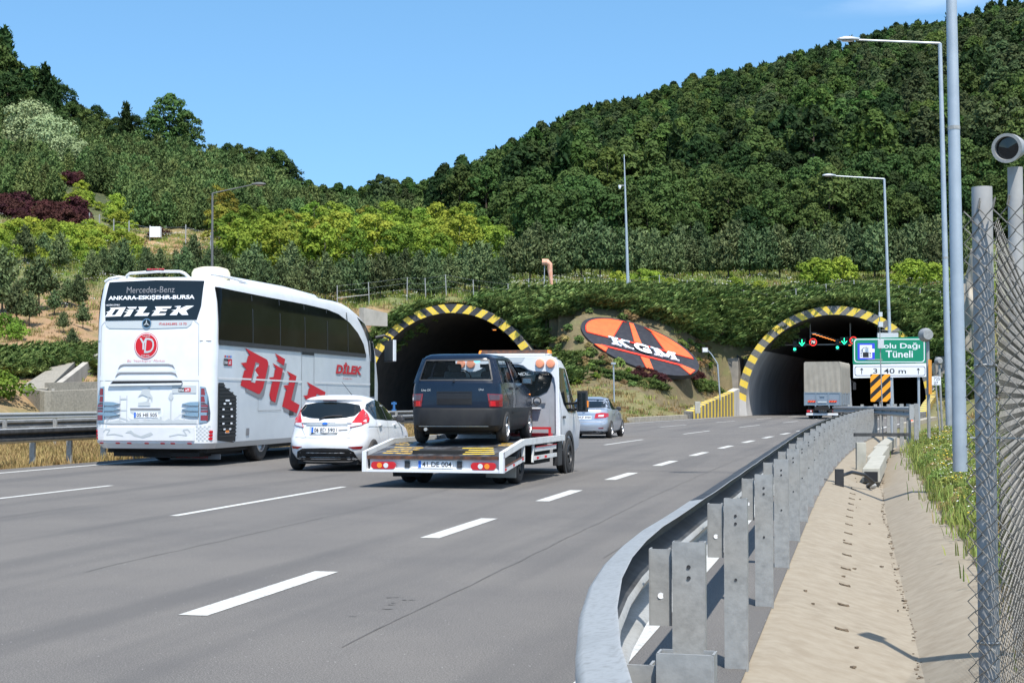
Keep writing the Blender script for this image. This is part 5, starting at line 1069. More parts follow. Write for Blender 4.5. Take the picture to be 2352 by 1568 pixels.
# ------------------------------------------------------------------ big oval emblem on the slope
Cc = at(1468.8, 797, 111.6); U = Vector((4.22, .5, -1.05)); V = Vector((-.72, 2.72, 1.93)); U, V = U, V; Nn = U.cross(V).normalized(); Nn = -Nn if Nn.y > 0 else Nn
T = thing('oval_sign', 'large oval dark and orange emblem reading KGM lying on the brown slope', 'sign', tuple(Cc))
def ov(u, v, e): return U*u+V*v+Nn*(e+.12)
mb = MB(); mb.prism(disc(0, 0, 1, 64), ov, -.35, 0, navy); mb.build('base_plate', T, True, 40)
def clip_circle(poly, r=.93):
    out = []
    for i in range(len(poly)):
        (x0, y0), (x1, y1) = poly[i], poly[(i+1) % len(poly)]
        for k in range(12): t = k/12; out.append((x0+(x1-x0)*t, y0+(y1-y0)*t))
    return [(x*min(1, r/max(1e-6, math.hypot(x, y))), y*min(1, r/max(1e-6, math.hypot(x, y)))) for x, y in out]
def raised(poly, name, r=.93):
    mb = MB(); pp = clip_circle(poly, r); c = (sum(p[0] for p in pp)/len(pp), sum(p[1] for p in pp)/len(pp)); mb.prism(pp, ov, 0, .05, redtrim)
    inn = [(c[0]+(x-c[0])*.955-.0, c[1]+(y-c[1])*.955) for x, y in pp]; mb.prism(inn, ov, .05, .065, orangep); mb.build(name, T)
raised([(-1.2, -.02), (-.48, -.02), (-.02, 1.1), (-1.2, 1.2)], 'orange_panel')
raised([(.44, .0), (1.2, -.02), (1.2, 1.2), (.33, 1.1)], 'orange_panel')
raised([(.035, 1.1), (.1, 1.1), (.045, .06), (-.085, .07)], 'orange_panel')
raised([(-.11, -.49), (.04, -.49), (0, -1.2), (-.11, -1.2)], 'orange_panel', .99)
raised([(-.92, -.47), (-.76, -.42), (-.66, -.48), (-.76, -.72)], 'orange_panel', 1.0)
raised([(.65, -.41), (.84, -.49), (.69, -.74), (.57, -.46)], 'orange_panel', 1.0)
mb = MB(); mb.prism([(-.77, -.46), (-.755, -.40), (.65, -.39), (.64, -.45)], ov, 0, .05, redtrim); mb.build('red_rule', T)
mb = MB(); line(mb, lambda u, v, e: ov(u, v, e), (-.5, .03), (.46, .03), .05, .06, redtrim, 5); mb.build('red_rule', T, fixn=False)
mb = MB()
def stroke(a, b_, p0, p1, w):
    f = lambda p: (a+(b_-a)*p[0], -.32+.32*p[1]); (x0, y0), (x1, y1) = p0, p1
    poly = [f((x0-w/2, y0)), f((x0+w/2, y0)), f((x1+w/2, y1)), f((x1-w/2, y1))]; mb.prism(poly, ov, .05, .17, whitep)
def slab(a, b_, x0, x1, y): stroke(a, b_, ((x0+x1)/2, y), ((x0+x1)/2, y+.14), x1-x0)
a, b_ = -.56, -.19
stroke(a, b_, (.22, 0), (.22, 1), .2); stroke(a, b_, (.36, .5), (.8, 1), .2); stroke(a, b_, (.82, 0), (.42, .62), .26)
for x0, x1, y in ((0, .44, 0), (0, .44, .86), (.62, 1.02, 0), (.6, .98, .86)): slab(a, b_, x0, x1, y)
a, b_ = -.17, .15
text(mb, 'G', lambda u, v, ee: ov(u, v, ee), (a+.02, -.33, b_-.02, .01), .17, whitep, .05)
a, b_ = .17, .6
stroke(a, b_, (.17, 0), (.17, 1), .14); stroke(a, b_, (.83, 0), (.83, 1), .18); stroke(a, b_, (.5, .12), (.2, 1), .2); stroke(a, b_, (.5, .12), (.8, 1), .16)
for x0, x1, y in ((0, .34, 0), (0, .3, .86), (.66, 1.0, 0), (.72, 1.0, .86)): slab(a, b_, x0, x1, y)
mb.build('lettering', T, fixn=False)

# ------------------------------------------------------------------ lamp posts, masts, poles
def lamp_post(label, x, ytop, ybase, Y, xb, ar, r0=.1, tall=True, arm=-1, mat=lamppole, xarm=None, dipx=0):
    base = at(xb, ybase, Y); top = at(x, ytop, Y); T = thing('lamp_post', label, 'lamp post', tuple(base)); d = top-base
    mb = MB(); n = 12; mb.tube([d*(k/8)*1.0-Vector((0, 0, .3 if k == 0 else 0)) for k in range(9)], [r0*(1.0-.45*k/8) for k in range(9)], mat, 12); mb.tube([d*.42, d*.425], r0*.86, galv, 12); mb.build('pole', T, True)
    if ar:
        tip = at(ar[0], ar[1], Y)-base; mb = MB(); mb.tube([d, d+(tip-d)*.15, tip], [r0*.36, r0*.34, r0*.28], mat, 8); mb.build('arm', T, True)
        s_ = 1 if tip.x > d.x else -1; mb = MB(); rs = []
        for t, w, h in ((-.08, .05, .05), (0, .08, .06), (.18, .14, .1), (.4, .15, .1), (.57, .1, .06), (.64, .02, .02)): rs.append([tip+Vector((s_*t, w*math.cos(a), h*math.sin(a)*(1 if math.sin(a) > 0 else .5)+.02)) for a in [2*math.pi*k/12 for k in range(12)]])
        mb.rings(rs, mat); mb.build('lamp_head', T, True); mb = MB(); mb.drape(disc(s_*.3, 0, .2, 14, .1), lambda u, v, e: tip+Vector((u, v, -.045)), 0, clearl, 5); mb.build('lamp_glass', T, fixn=False)
    return T
lamp_post('nearest and thickest lamp post, cut off by the top of the picture', 2172, -700, 1035, 22.5, 2205, (2000, -760), .105)
lamp_post('thin lamp post right behind the thickest pole, its arm reaching left over the ridge', 2159, 100, 955, 49, 2180, (1968, 92), .11)
lamp_post('lamp post rising behind the green tunnel sign, arm reaching left', 2031, 411, 935, 82, 2049, (1916, 404), .11)
lamp_post('dark lamp post behind the coach, its arm reaching right', 488, 444, 905, 78, 486, (582, 424), .09, mat=mk('dark_pole_steel', (.1, .1, .1), .6))
# tall mast with a camera on the slope above
base = at(1443, 672, 131); top = at(1433.5, 355, 131); T = thing('camera_mast', 'tall thin mast with a small white camera above the oval sign', 'mast', tuple(base)); d = top-base
mb = MB(); mb.tube([Vector((0, 0, -.3)), d*.3, d*.7, d], [.15, .12, .08, .04], lamppole, 10); mb.build('pole', T, True)
p = d*.775; mb = MB(); mb.tube([p, p+Vector((-.45, 0, 0))], .03, lamppole, 6); mb.tube([p+Vector((-.45, 0, .02)), p+Vector((-.45, 0, -.1)), p+Vector((-.45, 0, -.3))], [.13, .14, .06], whitep, 10); mb.build('camera', T, True)
# small posts below the oval sign
def slim(x0, y0, x1, y1, Y, name, label, cat, r=.045, head=None):
    base = at(x1, y1, Y); top = at(x0, y0, Y); T = thing(name, label, cat, tuple(base)); d = top-base; mb = MB(); mb.tube([Vector((0, 0, -.2)), d*.99], r, lamppole, 8); mb.build('pole', T, True)
    if head: head(T, d)
    return T
def hd(T, d): mb = MB(); mb.box(d+Vector((0, -.05, .05)), (.3, .2, .12), lamppole); mb.build('lamp_head', T)
slim(1409, 836, 1411, 925, 100, 'garden_lamp_post', 'short slim post with a tiny head left of the oval sign base', 'lamp post', .05, hd)
def hd2(T, d):
    mb = MB(); e = d+Vector((-.75, -.1, 1.0)); mb.tube([d, d+Vector((-.45, 0, .7)), e], .045, lamppole, 8); mb.build('arm', T, True); mb = MB(); mb.box(e+Vector((-.2, -.1, 0)), (.42, .3, .36), galv); mb.box(e+Vector((-.2, -.27, 0)), (.34, .02, .28), clearl); mb.build('floodlight', T)
slim(1648, 835, 1654, 912, 113, 'floodlight_post', 'bent post carrying a square floodlight between the oval sign and the right tunnel', 'lamp post', .06, hd2)
mb = MB(); p = at(1614, 932, 104); mb.box(p+Vector((-.35, 0, -.1)), (.36, .3, .8), MATS['cream_concrete']); tag(mb.build('junction_box', bevel=.02), 'small cream metal box standing in the grass by the striped wing wall', 'box')
# wind sock
base = at(1249, 668, 128); T = thing('windsock', 'faded orange windsock hanging from a thin pole above the left tunnel', 'windsock', tuple(base)); top = at(1251, 608, 128)-base
mb = MB(); mb.tube([Vector((0, 0, -.3)), top], .035, lamppole, 6); mb.build('pole', T); sock = mk('faded_orange_cloth', (.62, .27, .16), .9, col2=(.7, .42, .32), scale=4)
mb = MB(); mb.tube([top+Vector((-.22, 0, .22)), top+Vector((.2, 0, .2)), top+Vector((.42, 0, .0)), top+Vector((.46, 0, -.6)), top+Vector((.55, 0, -1.5)), top+Vector((.66, 0, -1.95))], [.28, .3, .24, .2, .14, .1], sock, 10); mb.build('sock', T, True)

# ------------------------------------------------------------------ wire fence posts on the bank
wirem = mk('fence_wire', (.42, .43, .42), .5, metal=.4)
FX = [(775, 672), (848, 674), (935, 678), (978, 676), (1025, 675), (1088, 672), (1168, 668), (1215, 668), (1280, 668), (1345, 668), (1415, 676), (1449, 673), (1515, 676), (1580, 682), (1641, 680), (1708, 684), (1763, 676), (1829, 678), (1898, 676), (1962, 673), (2025, 670), (2063, 668), (2112, 672), (2160, 668)]
T = thing('wire_fence', 'long wire fence with thin grey posts above the juniper bank', 'fence'); prev = None; tops = []
for i, (x, y) in enumerate(FX):
    p = at(x, y+4, 127+1.2*math.sin(i)); g = hz(p.x, p.y); h = 1.45 if i > 5 else 1.9; mb = MB(); lean = random.uniform(-.05, .05); mb.box((p.x+lean/2, p.y, g+h/2-.1), (.07, .07, h+.2), galv, ry=lean); mb.build('post', T)
    tops.append(Vector((p.x, p.y, g+h)))
for zz in (-.05, -.5, -1.0): mb = MB(); mb.tube([t+Vector((0, 0, zz)) for t in tops], .006, wirem, 4); mb.build('wire', T)
for a, b_ in ((0, 1), (6, 8), (13, 15), (21, 22)): mb = MB(); mb.tube([tops[a]+Vector((0, 0, -1.05)), tops[b_]+Vector((0, 0, -1.05))], .025, galv, 5); mb.build('brace', T)
T = thing('wire_fence', 'wire fence climbing the brown hillside on the left among pines', 'fence'); tops = []
for x, y, h, Y in ((206, 452, 20, 196), (229, 452, 22, 195), (262, 462, 26, 192), (297, 468, 30, 189), (345, 478, 22, 188), (427, 498, 30, 184), (484, 530, 30, 178), (593, 592, 28, 166)):
    p = at(x, y, Y); g = hz(p.x, Y); hh = h/3528*Y*1.2; mb = MB(); mb.box((p.x, Y, g+hh/2+.2), (.13, .1, hh+.6), galv); mb.build('post', T); tops.append(Vector((p.x, Y, g+hh+.3)))
for zz in (-.1, -.8): mb = MB(); mb.tube([t+Vector((0, 0, zz)) for t in tops], .012, wirem, 4); mb.build('wire', T)
p = at(358, 466, 188); mb = MB(); mb.box((p.x, 188, hz(p.x, 188)+1.0), (1.3, .8, 1.3), whitep); tag(mb.build('equipment_cabinet', bevel=.03), 'small white cabinet on the left hillside beside the wire fence', 'cabinet')

# ------------------------------------------------------------------ drainage structure on the left
T = thing('drainage_structure', 'grey concrete stepped drainage chute behind the guardrails at the left', 'structure', tuple(RP(37.5, 75)))
o_ = RP(37.5, 75)
def pxw(x, y, Y): return at(x, y, Y)-o_
mb = MB(); a, b_ = pxw(30, 955, 76), pxw(260, 958, 81)
def wallseg(mb, p0, p1, z0, t0, t1, th=.35, m=None):
    p0, p1 = Vector(p0), Vector(p1); d = (p1-p0).normalized(); n_ = Vector((-d.y, d.x, 0))*th; Z = lambda p, z: Vector((p.x, p.y, z)); mb.hexa([Z(p0, z0), Z(p1, z0), Z(p1+n_, z0), Z(p0+n_, z0), Z(p0, t0), Z(p1, t1), Z(p1+n_, t1), Z(p0+n_, t0)], m or concg)
wallseg(mb, pxw(38, 940, 80), pxw(102, 950, 77.5), -.2, 2.0, 1.75); wallseg(mb, pxw(102, 950, 77.5), pxw(240, 952, 81), -.2, 1.75, 1.9); mb.build('front_wall', T, bevel=.02)
mb = MB(); wallseg(mb, pxw(112, 900, 79.5), pxw(240, 900, 83), .5, 2.2, 2.3, .3); q_ = [pxw(110, 892, 79.5), pxw(150, 862, 85), pxw(215, 812, 95)]; [mb.hexa([a-Vector((0, 0, .9)), b_-Vector((0, 0, .9)), b_+Vector((.25, .3, -.9)), a+Vector((.25, .3, -.9)), a, b_, b_+Vector((.25, .3, 0)), a+Vector((.25, .3, 0))], conc) for a, b_ in zip(q_, q_[1:])]; mb.build('side_wall', T)
mb = MB(); q0, q1, q2, q3 = pxw(45, 890, 80.5), pxw(108, 893, 79), pxw(178, 825, 92), pxw(150, 822, 94); mb.hexa([q0-Vector((0, 0, 1.5)), q1-Vector((0, 0, 1.5)), q2-Vector((0, 0, 1.5)), q3-Vector((0, 0, 1.5)), q0, q1, q2, q3], concg); mb.build('chute_floor', T)
p = at(862, 722, 106); mb = MB(); wallseg(mb, at(836, 712, 113), at(890, 722, 115), at(846, 706, 113).z-1.3, at(846, 706, 113).z, at(890, 719, 115).z, .5, conc); tag(mb.build('retaining_wall'), 'pale concrete wall top showing between the coach roof and the left arch', 'wall')
# cliff-like pale rock at the far right
rk = mk('pale_rock', (.42, .37, .3), .95, col2=(.3, .26, .2), scale=1.2, bump=.6, bscale=3)
mb = MB(); bm = bmesh.new(); bmesh.ops.create_icosphere(bm, subdivisions=4, radius=1); 
for v in bm.verts: n_ = noise.noise(v.co*2.3)*.35+noise.noise(v.co*6)*.12; v.co = Vector((v.co.x*1.0, v.co.y*1.6, v.co.z*5.4))*(1+n_)
mb.add([v.co.copy() for v in bm.verts], [tuple(v.index for v in f.verts) for f in bm.faces], rk); bm.free(); c = at(2222, 760, 118); o = mb.build('rock_outcrop', smooth=True, sharp=0); o.location = (c.x+.6, 118, c.z); tag(o, 'pale rock outcrop showing behind the thick lamp post at the right', 'rock')

# ------------------------------------------------------------------ road signs
green = mk('sign_green', (.0, .2, .105), .45); signw = mk('sign_white', (.68, .7, .74), .45); blue = mk('sign_blue', (.04, .06, .6), .45); orng = mk('sign_orange', (.85, .32, .01), .5)
Y = 60; c = at(2043, 822, Y); T = thing('tunnel_sign', 'large green sign reading Bolu Dağı Tüneli over a white 3140 m panel', 'sign', (c.x, Y, 0), -.03)
z = lambda y: at(2043, y, Y).z; x = lambda xx: at(xx, 822, Y).x-c.x
F = lambda u, v, e: Vector((u, -.03-e, v))
mb = MB(); mb.prism([(x(1959), z(836)), (x(2127), z(833)), (x(2127), z(773)), (x(1959), z(777))], F, -.03, 0, green); xl, xr, zb, zt = x(1962), x(2123), z(832), z(778)
mb.drape(rect(xl, zb, xr, zt, .12, 4), F, .002, signw, 5); mb.drape(rect(xl+.035, zb+.035, xr-.035, zt-.035, .1, 4), F, .004, green, 5)
mb.drape(rect(x(1970), z(826), x(2009), z(788)), F, .006, blue, 5); mb.drape(rect(x(1975), z(822), x(2003), z(792)), F, .008, signw, 5)
cx0, cz0 = x(1988.5), z(813)
mb.drape([(cx0-.115, z(820.5)), (cx0+.115, z(820.5)), (cx0+.115, cz0)]+[(cx0+.115*math.cos(R(a)), cz0+.115*math.sin(R(a))+.08) for a in range(0, 181, 20)]+[(cx0-.115, cz0)], F, .010, inkb, 5)
for a in range(-10, 200, 18):
    a_ = R(a); line(mb, F, (cx0+.14*math.cos(a_), cz0+.08+.14*math.sin(a_)), (cx0+.205*math.cos(a_), cz0+.08+.205*math.sin(a_)), .022, .010, inkb, 5)
for s_ in (-1, 1):
    for zz in (.0, -.07): line(mb, F, (cx0+s_*.14, cz0+zz), (cx0+s_*.205, cz0+zz), .022, .010, inkb, 5)
text(mb, 'Bolu Dağı', F, (x(2017), z(802)-.02, x(2112), z(788)+.02), .006, signw, .012); text(mb, 'Tüneli', F, (x(2034), z(821), x(2096), z(806)+.02), .006, signw, .012); mb.build('green_panel', T, fixn=False)
mb = MB(); mb.prism([(x(1960), z(868)), (x(2128), z(865)), (x(2128), z(834)), (x(1960), z(837))], F, -.03, 0, signw); a0, a1, b0, b1 = x(1963), x(2124), z(863), z(841)
mb.drape(rect(a0, b0, a1, b1, .08, 4), F, .002, inkb, 5); mb.drape(rect(a0+.022, b0+.022, a1-.022, b1-.022, .07, 4), F, .004, signw, 5)
text(mb, '3140 m', F, (x(2005), z(857.5), x(2080), z(846)), .006, inkb, .01)
for xx in (1979, 2108): line(mb, F, (x(xx), z(859)), (x(xx), z(846)), .03, .006, inkb, 5); line(mb, F, (x(xx-3), z(849.5)), (x(xx), z(845.5)), .03, .007, inkb, 5); line(mb, F, (x(xx+3), z(849.5)), (x(xx), z(845.5)), .03, .007, inkb, 5)
mb.build('distance_panel', T, fixn=False)
mb = MB(); mb.tube([(x(2049), .08, -.2), (x(2045), .08, z(780))], .06, lamppole, 10); mb.tube([(x(2110), .08, -.2), (x(2110), .08, z(780))], .05, lamppole, 10); mb.build('post', T, True)
mb = MB(); mb.box((x(2040), .05, z(772)), (.8, .12, .26), palegrey); mb.build('bracket', T)
Y = 57; c = at(2022, 890, Y); T = thing('chevron_board', 'orange and black diagonal striped board in front of the tunnel sign', 'sign', (c.x, Y, 0)); z = lambda y: at(2022, y, Y).z; w = .37; z0, z1 = z(922), z(859)
mb = MB(); mb.prism(rect(-w, z0, w, z1, .04), F, -.03, 0, orng); H_ = z1-z0
def clipband(k0, k1):            # region k0 < (v-z0) - u*1.05 < k1 inside the board
    poly = [(-w, z0), (w, z0), (w, z1), (-w, z1)]; f = lambda p: (p[1]-z0)-p[0]*.95
    for lim, sg in ((k0, 1), (k1, -1)):
        out = []
        for i in range(len(poly)):
            a, b_ = poly[i], poly[(i+1) % len(poly)]; fa, fb = sg*(f(a)-lim), sg*(f(b_)-lim)
            if fa >= 0: out.append(a)
            if (fa < 0) != (fb < 0): t = fa/(fa-fb); out.append((a[0]+(b_[0]-a[0])*t, a[1]+(b_[1]-a[1])*t))
        poly = out
        if len(poly) < 3: return None
    return poly
for k in range(-2, 5):
    p = clipband(k*.42+.02, k*.42+.21)
    if p: mb.drape(p, F, .003, inkb, 5)
mb.build('board', T, fixn=False); mb = MB(); mb.tube([(0, .05, -.2), (0, .05, z1)], .04, galv, 8); mb.build('post', T)
# thin instrument mast in front of the tunnel sign
base = at(2028, 940, 54); T = thing('sensor_mast', 'thin instrument mast with small boxes standing before the green sign', 'mast', (base.x, 54, 0)); zt = at(2023, 690, 54).z
mb = MB(); mb.tube([(0, 0, -.2), (-.07, 0, zt*.6), (-.1, 0, zt)], [.025, .02, .012], galv, 8); mb.build('pole', T)
for yy, w_, h_ in ((722, .12, .16), (745, .16, .18), (790, .2, .3)): mb = MB(); mb.box((-.07, -.04, at(0, yy, 54).z), (w_, .12, h_), palegrey); mb.build('sensor', T)
mb = MB(); mb.box((-.5, -.03, at(0, 805, 54).z), (.4, .14, .12), whitep); mb.tube([(-.6, 0, at(0, 826, 54).z), (0, 0, at(0, 826, 54).z)], .015, galv, 6); mb.tube([(-.06, 0, at(0, 758, 54).z), (.6, 0, at(0, 759, 54).z)], .012, galv, 6); mb.build('camera', T)
# side-on yellow speed sign with floodlight
Y = 44; b0 = at(2134, 990, Y); T = thing('speed_sign', 'yellow panel with a red ringed 60 seen almost edge on, right of the tunnel sign', 'sign', (b0.x, Y, hz(b0.x, Y)), 0); g = hz(b0.x, Y)
zz = lambda y: at(2134, y, Y).z-g
mb = MB(); mb.tube([(0, 0, -.2), (-.02, 0, zz(775))], .05, galv, 10); mb.build('post', T, True)
a = R(68); FS = lambda u, v, e: Vector((.0+u*math.cos(a)-e*math.sin(a), -.08-u*math.sin(a)*1.0-e*math.cos(a), v)); FS = lambda u, v, e: Vector((.02+u*math.cos(a)-e*math.sin(a), u*math.sin(a)-.07-e*math.cos(a), v))
mb = MB(); mb.prism(rect(-.3, zz(905), .32, zz(826)), FS, -.02, .0, orng); mb.drape(disc(0, zz(866), .26, 24, .36), FS, .003, redp, 9); mb.drape(disc(0, zz(866), .2, 24, .3), FS, .005, signw, 9); text(mb, '60', FS, (-.14, zz(874), .14, zz(858)), .007, inkb, .02); mb.build('panel', T, fixn=False)
mb = MB(); c = Vector((-.05, -.05, zz(769))); mb.lathe([(-.2, .0), (-.2, .14), (.05, .2), (.16, .2), (.16, .17), (.1, .15), (.08, 0)], galv, (-c.x*0-.06, -.05, zz(769)), 'Y', 20); mb.build('floodlight', T, True, 40)
Y = 52; b0 = at(2152, 945, Y); T = thing('kilometre_sign', 'small white kilometre plate on a leaning post behind the yellow sign', 'sign', (b0.x, Y, hz(b0.x, Y))); g = hz(b0.x, Y); zz = lambda y: at(0, y, Y).z-g
mb = MB(); mb.tube([(.12, 0, -.2), (-.05, 0, zz(862))], .03, galv, 8); mb.tube([(.22, .1, -.2), (.12, .1, zz(835))], .04, galv, 8); mb.build('post', T)
mb = MB(); mb.prism(rect(-.17, zz(884), .13, zz(864)), F, -.02, 0, signw); text(mb, '725', F, (-.1, zz(873), .1, zz(866)), .004, inkb); text(mb, '07', F, (-.1, zz(883), .04, zz(876)), .004, inkb); mb.build('plate', T, fixn=False)
mb = MB(); mb.lathe([(-.14, 0), (-.14, .08), (.04, .14), (.1, .14), (.05, 0)], galv, (.12, .1, zz(829)), 'Y', 16); mb.build('floodlight', T, True, 40)
# traffic cone
b0 = at(2092, 938, 80); T = thing('traffic_cone', 'small orange traffic cone at the foot of the right striped wing wall', 'cone', (b0.x, 80, hz(b0.x, 80))); mb = MB(); mb.lathe([(0, .24), (.03, .24), (.04, .15), (.75, .03), (.75, 0)], orangep, (0, 0, 0), 'Z', 16); mb.lathe([(.35, .105), (.5, .08)], whitep, (0, 0, 0), 'Z', 16); mb.build('cone_body', T, True, 40)
# blue hydrant-like marker seen between coach and old car
b0 = at(905, 945, 88); T = thing('blue_marker', 'slim blue marker post seen against the dark left tunnel', 'post', (b0.x, 88, 0)); mb = MB(); mb.tube([(0, 0, 0), (0, 0, 1.2)], .07, mk('blue_enamel', (.03, .12, .3), .4), 10); mb.box((0, 0, 1.1), (.3, .12, .12), MATS['blue_enamel']); mb.box((0, 0, .7), (.26, .12, .12), MATS['blue_enamel']); mb.build('marker_body', T)

# ------------------------------------------------------------------ chain link fence and its posts, right edge
postm = mk('grey_fence_post', (.36, .355, .345), .7, metal=0, col2=(.27, .265, .255), scale=5)
b0 = at(2271, 1500, 4.7); T = thing('chain_link_fence', 'chain link fence with a thick grey end post along the right edge', 'fence', (b0.x, 4.7, 0)); zt = at(2265, 430, 4.7).z
mb = MB(); mb.tube([(.005, 0, -.3), (-.005, 0, zt)], .031, postm, 16); mb.build('post', T, True)
mb = MB(); mb.tube([Vector((-.05, .0, 1.28+.0)), (.03, -.035, 1.28), (.6, -.9, 1.28)], .003, MATS['fence_wire'], 4); mb.tube([Vector((.033*math.cos(a), .033*math.sin(a), 1.5)) for a in [2*math.pi*k/12 for k in range(13)]], .004, galv, 5); mb.tube([Vector((.033*math.cos(a), .033*math.sin(a), .66)) for a in [2*math.pi*k/12 for k in range(13)]], .004, galv, 5); mb.build('tie_wire', T)
mw = mk('old_galvanised_wire', (.1, .095, .085), .6, metal=.2, col2=(.2, .19, .17), scale=30); du = Vector((.6, -.8, 0)).normalized(); mb = MB(); pitch = .052; nw = 40; zt2 = 1.93
for k in range(nw):
    pts = []; nseg = int((zt2+.05)/(pitch/2)); ph = k % 2
    for j in range(nseg+1):
        zv = .0+j*pitch/2+.004*math.sin(k*1.7+j*.3); u = -.045+k*pitch/2*1.0+((j+ph) % 2)*pitch/2; dpt = .006*(1 if (j+ph) % 2 else -1)
        pts.append(du*u+Vector((-.84*dpt*0, 0, 0))+Vector((-du.y, du.x, 0))*(-.036+dpt*.4)+Vector((0, 0, zv)))
    if k: 
        tip = pts[-1]; pts.append(tip+Vector((.006, 0, .03)))
    mb.tube(pts, .0024, mw, 5)
mb.build('wire_mesh', T, fixn=False)
du = Vector((1.42, 3.9, 0)).normalized(); mb = MB()
for k in range(96):
    pts = []; ph = k % 2
    for j in range(50):
        zv = j*.04; u = .03+k*.042+((j+ph) % 2)*.042; pts.append(du*u+Vector((du.y, -du.x, 0))*(.034+.004*(1 if (j+ph) % 2 else -1))+Vector((0, 0, zv)))
    mb.tube(pts, .0013, mw, 4, False)
mb.build('wire_mesh', T, fixn=False)
b0 = at(2345, 1500, 8.6); T = thing('floodlight_post', 'grey post with a round floodlight cut by the right picture edge', 'lamp post', (b0.x, 8.6, 0)); zt = at(2343, 385, 8.6).z
mb = MB(); mb.tube([(0, 0, -.3), (0, 0, zt)], .042, postm, 14); mb.build('pole', T, True)
zc = at(2320, 340, 8.6).z; mb = MB(); cx = at(2322, 340, 8.6).x-b0.x; mb.lathe([(.08, 0), (.08, .045), (-.02, .055), (-.09, .058), (-.09, .046), (-.06, .044)], galv, (0, 0, 0), 'Y', 26); o = mb.build('floodlight', T, True, 40); o.scale = (1.42, 1.42, 1.42); o.location = (cx, 0, zc); o.rotation_euler = (.15, 0, -.5)
mb = MB(); mb.lathe([(-.062, .044), (-.066, 0)], tint, (0, 0, 0), 'Y', 26); mb.build('lens', o); 
# ------------------------------------------------------------------ vegetation
def leafmat(name, c1, c2, rv=.25, trans=.22, scale=1.2, c3=None):
    return mk(name, c1, .75, col2=c2, scale=scale, lo=.4, hi=.62, rv=rv, trans=trans, spec=.15, coords='Object', col3=c3, scale3=4)
l_forest = leafmat('beech_leaves', (.026, .058, .012), (.052, .1, .02), .3, trans=.15, c3=(.072, .112, .032))
l_dark = leafmat('dark_leaves', (.017, .038, .011), (.032, .062, .016), .3)
l_pine = leafmat('pine_needles', (.07, .108, .042), (.115, .155, .065), .35, .12)
l_plant = leafmat('plantation_needles', (.072, .118, .036), (.115, .165, .052), .35, .12)
l_yell = leafmat('yellow_green_leaves', (.18, .26, .032), (.27, .33, .042), .25, .3)
l_gold = leafmat('golden_leaves', (.24, .22, .03), (.15, .19, .03), .25, .3)
l_lime = leafmat('fresh_green_leaves', (.11, .19, .025), (.16, .24, .03), .25, .3)
l_purp = leafmat('purple_leaves', (.05, .016, .016), (.075, .024, .022), .3, .15)
l_will = leafmat('silver_leaves', (.23, .29, .14), (.31, .37, .19), .15, .2)
l_jun = leafmat('juniper_foliage', (.13, .19, .052), (.19, .26, .078), .25, .15, c3=(.08, .125, .036))
barkm = mk('bark', (.09, .065, .045), .95, col2=(.05, .038, .03), scale=8); barkp = mk('pale_bark', (.22, .2, .17), .9, col2=(.14, .12, .1), scale=8)
grassg = leafmat('green_grass', (.17, .24, .055), (.27, .3, .09), .35, .3); grassd = leafmat('dry_grass', (.36, .27, .12), (.27, .21, .085), .3, .3); flow = mk('white_petals', (.7, .7, .66), .8); yflow = mk('yellow_petals', (.75, .5, .03), .8)
NP = np.random.RandomState(11)
def quads(P, Nn, size, asp=1.0, up=None, m4=True):
    """P (n,3) centres, Nn (n,3) normals -> quad soup arrays"""
    n = len(P); Nn = Nn/np.maximum(1e-6, np.linalg.norm(Nn, axis=1))[:, None]
    r = NP.normal(size=(n, 3)) if up is None else up+NP.normal(size=(n, 3))*.35
    t = r-(r*Nn).sum(1)[:, None]*Nn; t /= np.maximum(1e-6, np.linalg.norm(t, axis=1))[:, None]; b_ = np.cross(Nn, t); s = size*(.6+.8*NP.rand(n))[:, None]
    return np.stack([P-t*s*asp*.5, P+b_*s*.5, P+t*s*asp*.5, P-b_*s*.5], 1)
def soup(name, qs, mats, trunk=None):
    """qs: list of (quads array, mat index)"""
    me = bpy.data.meshes.new(name); V = np.concatenate([q.reshape(-1, 3) for q, _ in qs]); nf = sum(len(q) for q, _ in qs); mi = np.concatenate([np.full(len(q), k) for q, k in qs])
    tv, tf = ([], []) if trunk is None else trunk
    nV = len(V); me.vertices.add(nV+len(tv)); me.vertices.foreach_set('co', np.concatenate([V.ravel(), np.array([c for v in tv for c in v], float)]) if tv else V.ravel())
    me.loops.add(nf*4+sum(len(f) for f in tf)); me.loops.foreach_set('vertex_index', np.concatenate([np.arange(nf*4), np.array([nV+k for f in tf for k in f], int)]) if tf else np.arange(nf*4))
    st = list(np.arange(nf)*4); c = nf*4
    for f in tf: st.append(c); c += len(f)
    me.polygons.add(nf+len(tf)); me.polygons.foreach_set('loop_start', st); me.polygons.foreach_set('material_index', list(mi)+[len(mats)-1]*len(tf))
    for m in mats: me.materials.append(m)
    me.update(calc_edges=True); return me
def limbs(h, r, spread, n, seed, lean=.0, hb=.35):
    rr = random.Random(seed); mb = MB(); tip = Vector((rr.uniform(-.1, .1)*h*lean, rr.uniform(-.1, .1)*h*lean, h)); mb.tube([Vector((0, 0, -.4)), tip*.3+Vector((rr.uniform(-.03, .03)*h, 0, 0)), tip*.65, tip], [r, r*.75, r*.45, r*.1], barkm, 6, False)
    for k in range(n):
        t = hb+(.92-hb)*k/n; a = k*2.4+rr.random(); s = tip*t; L = spread*(1.1-t)*rr.uniform(.8, 1.1); e = s+Vector((math.cos(a)*L, math.sin(a)*L, L*.7)); mb.tube([s, s.lerp(e, .5)+Vector((0, 0, -.04*L)), e], [r*.32, r*.2, r*.06], barkm, 4, False)
    return mb.v, mb.f
JUNDIR = 1
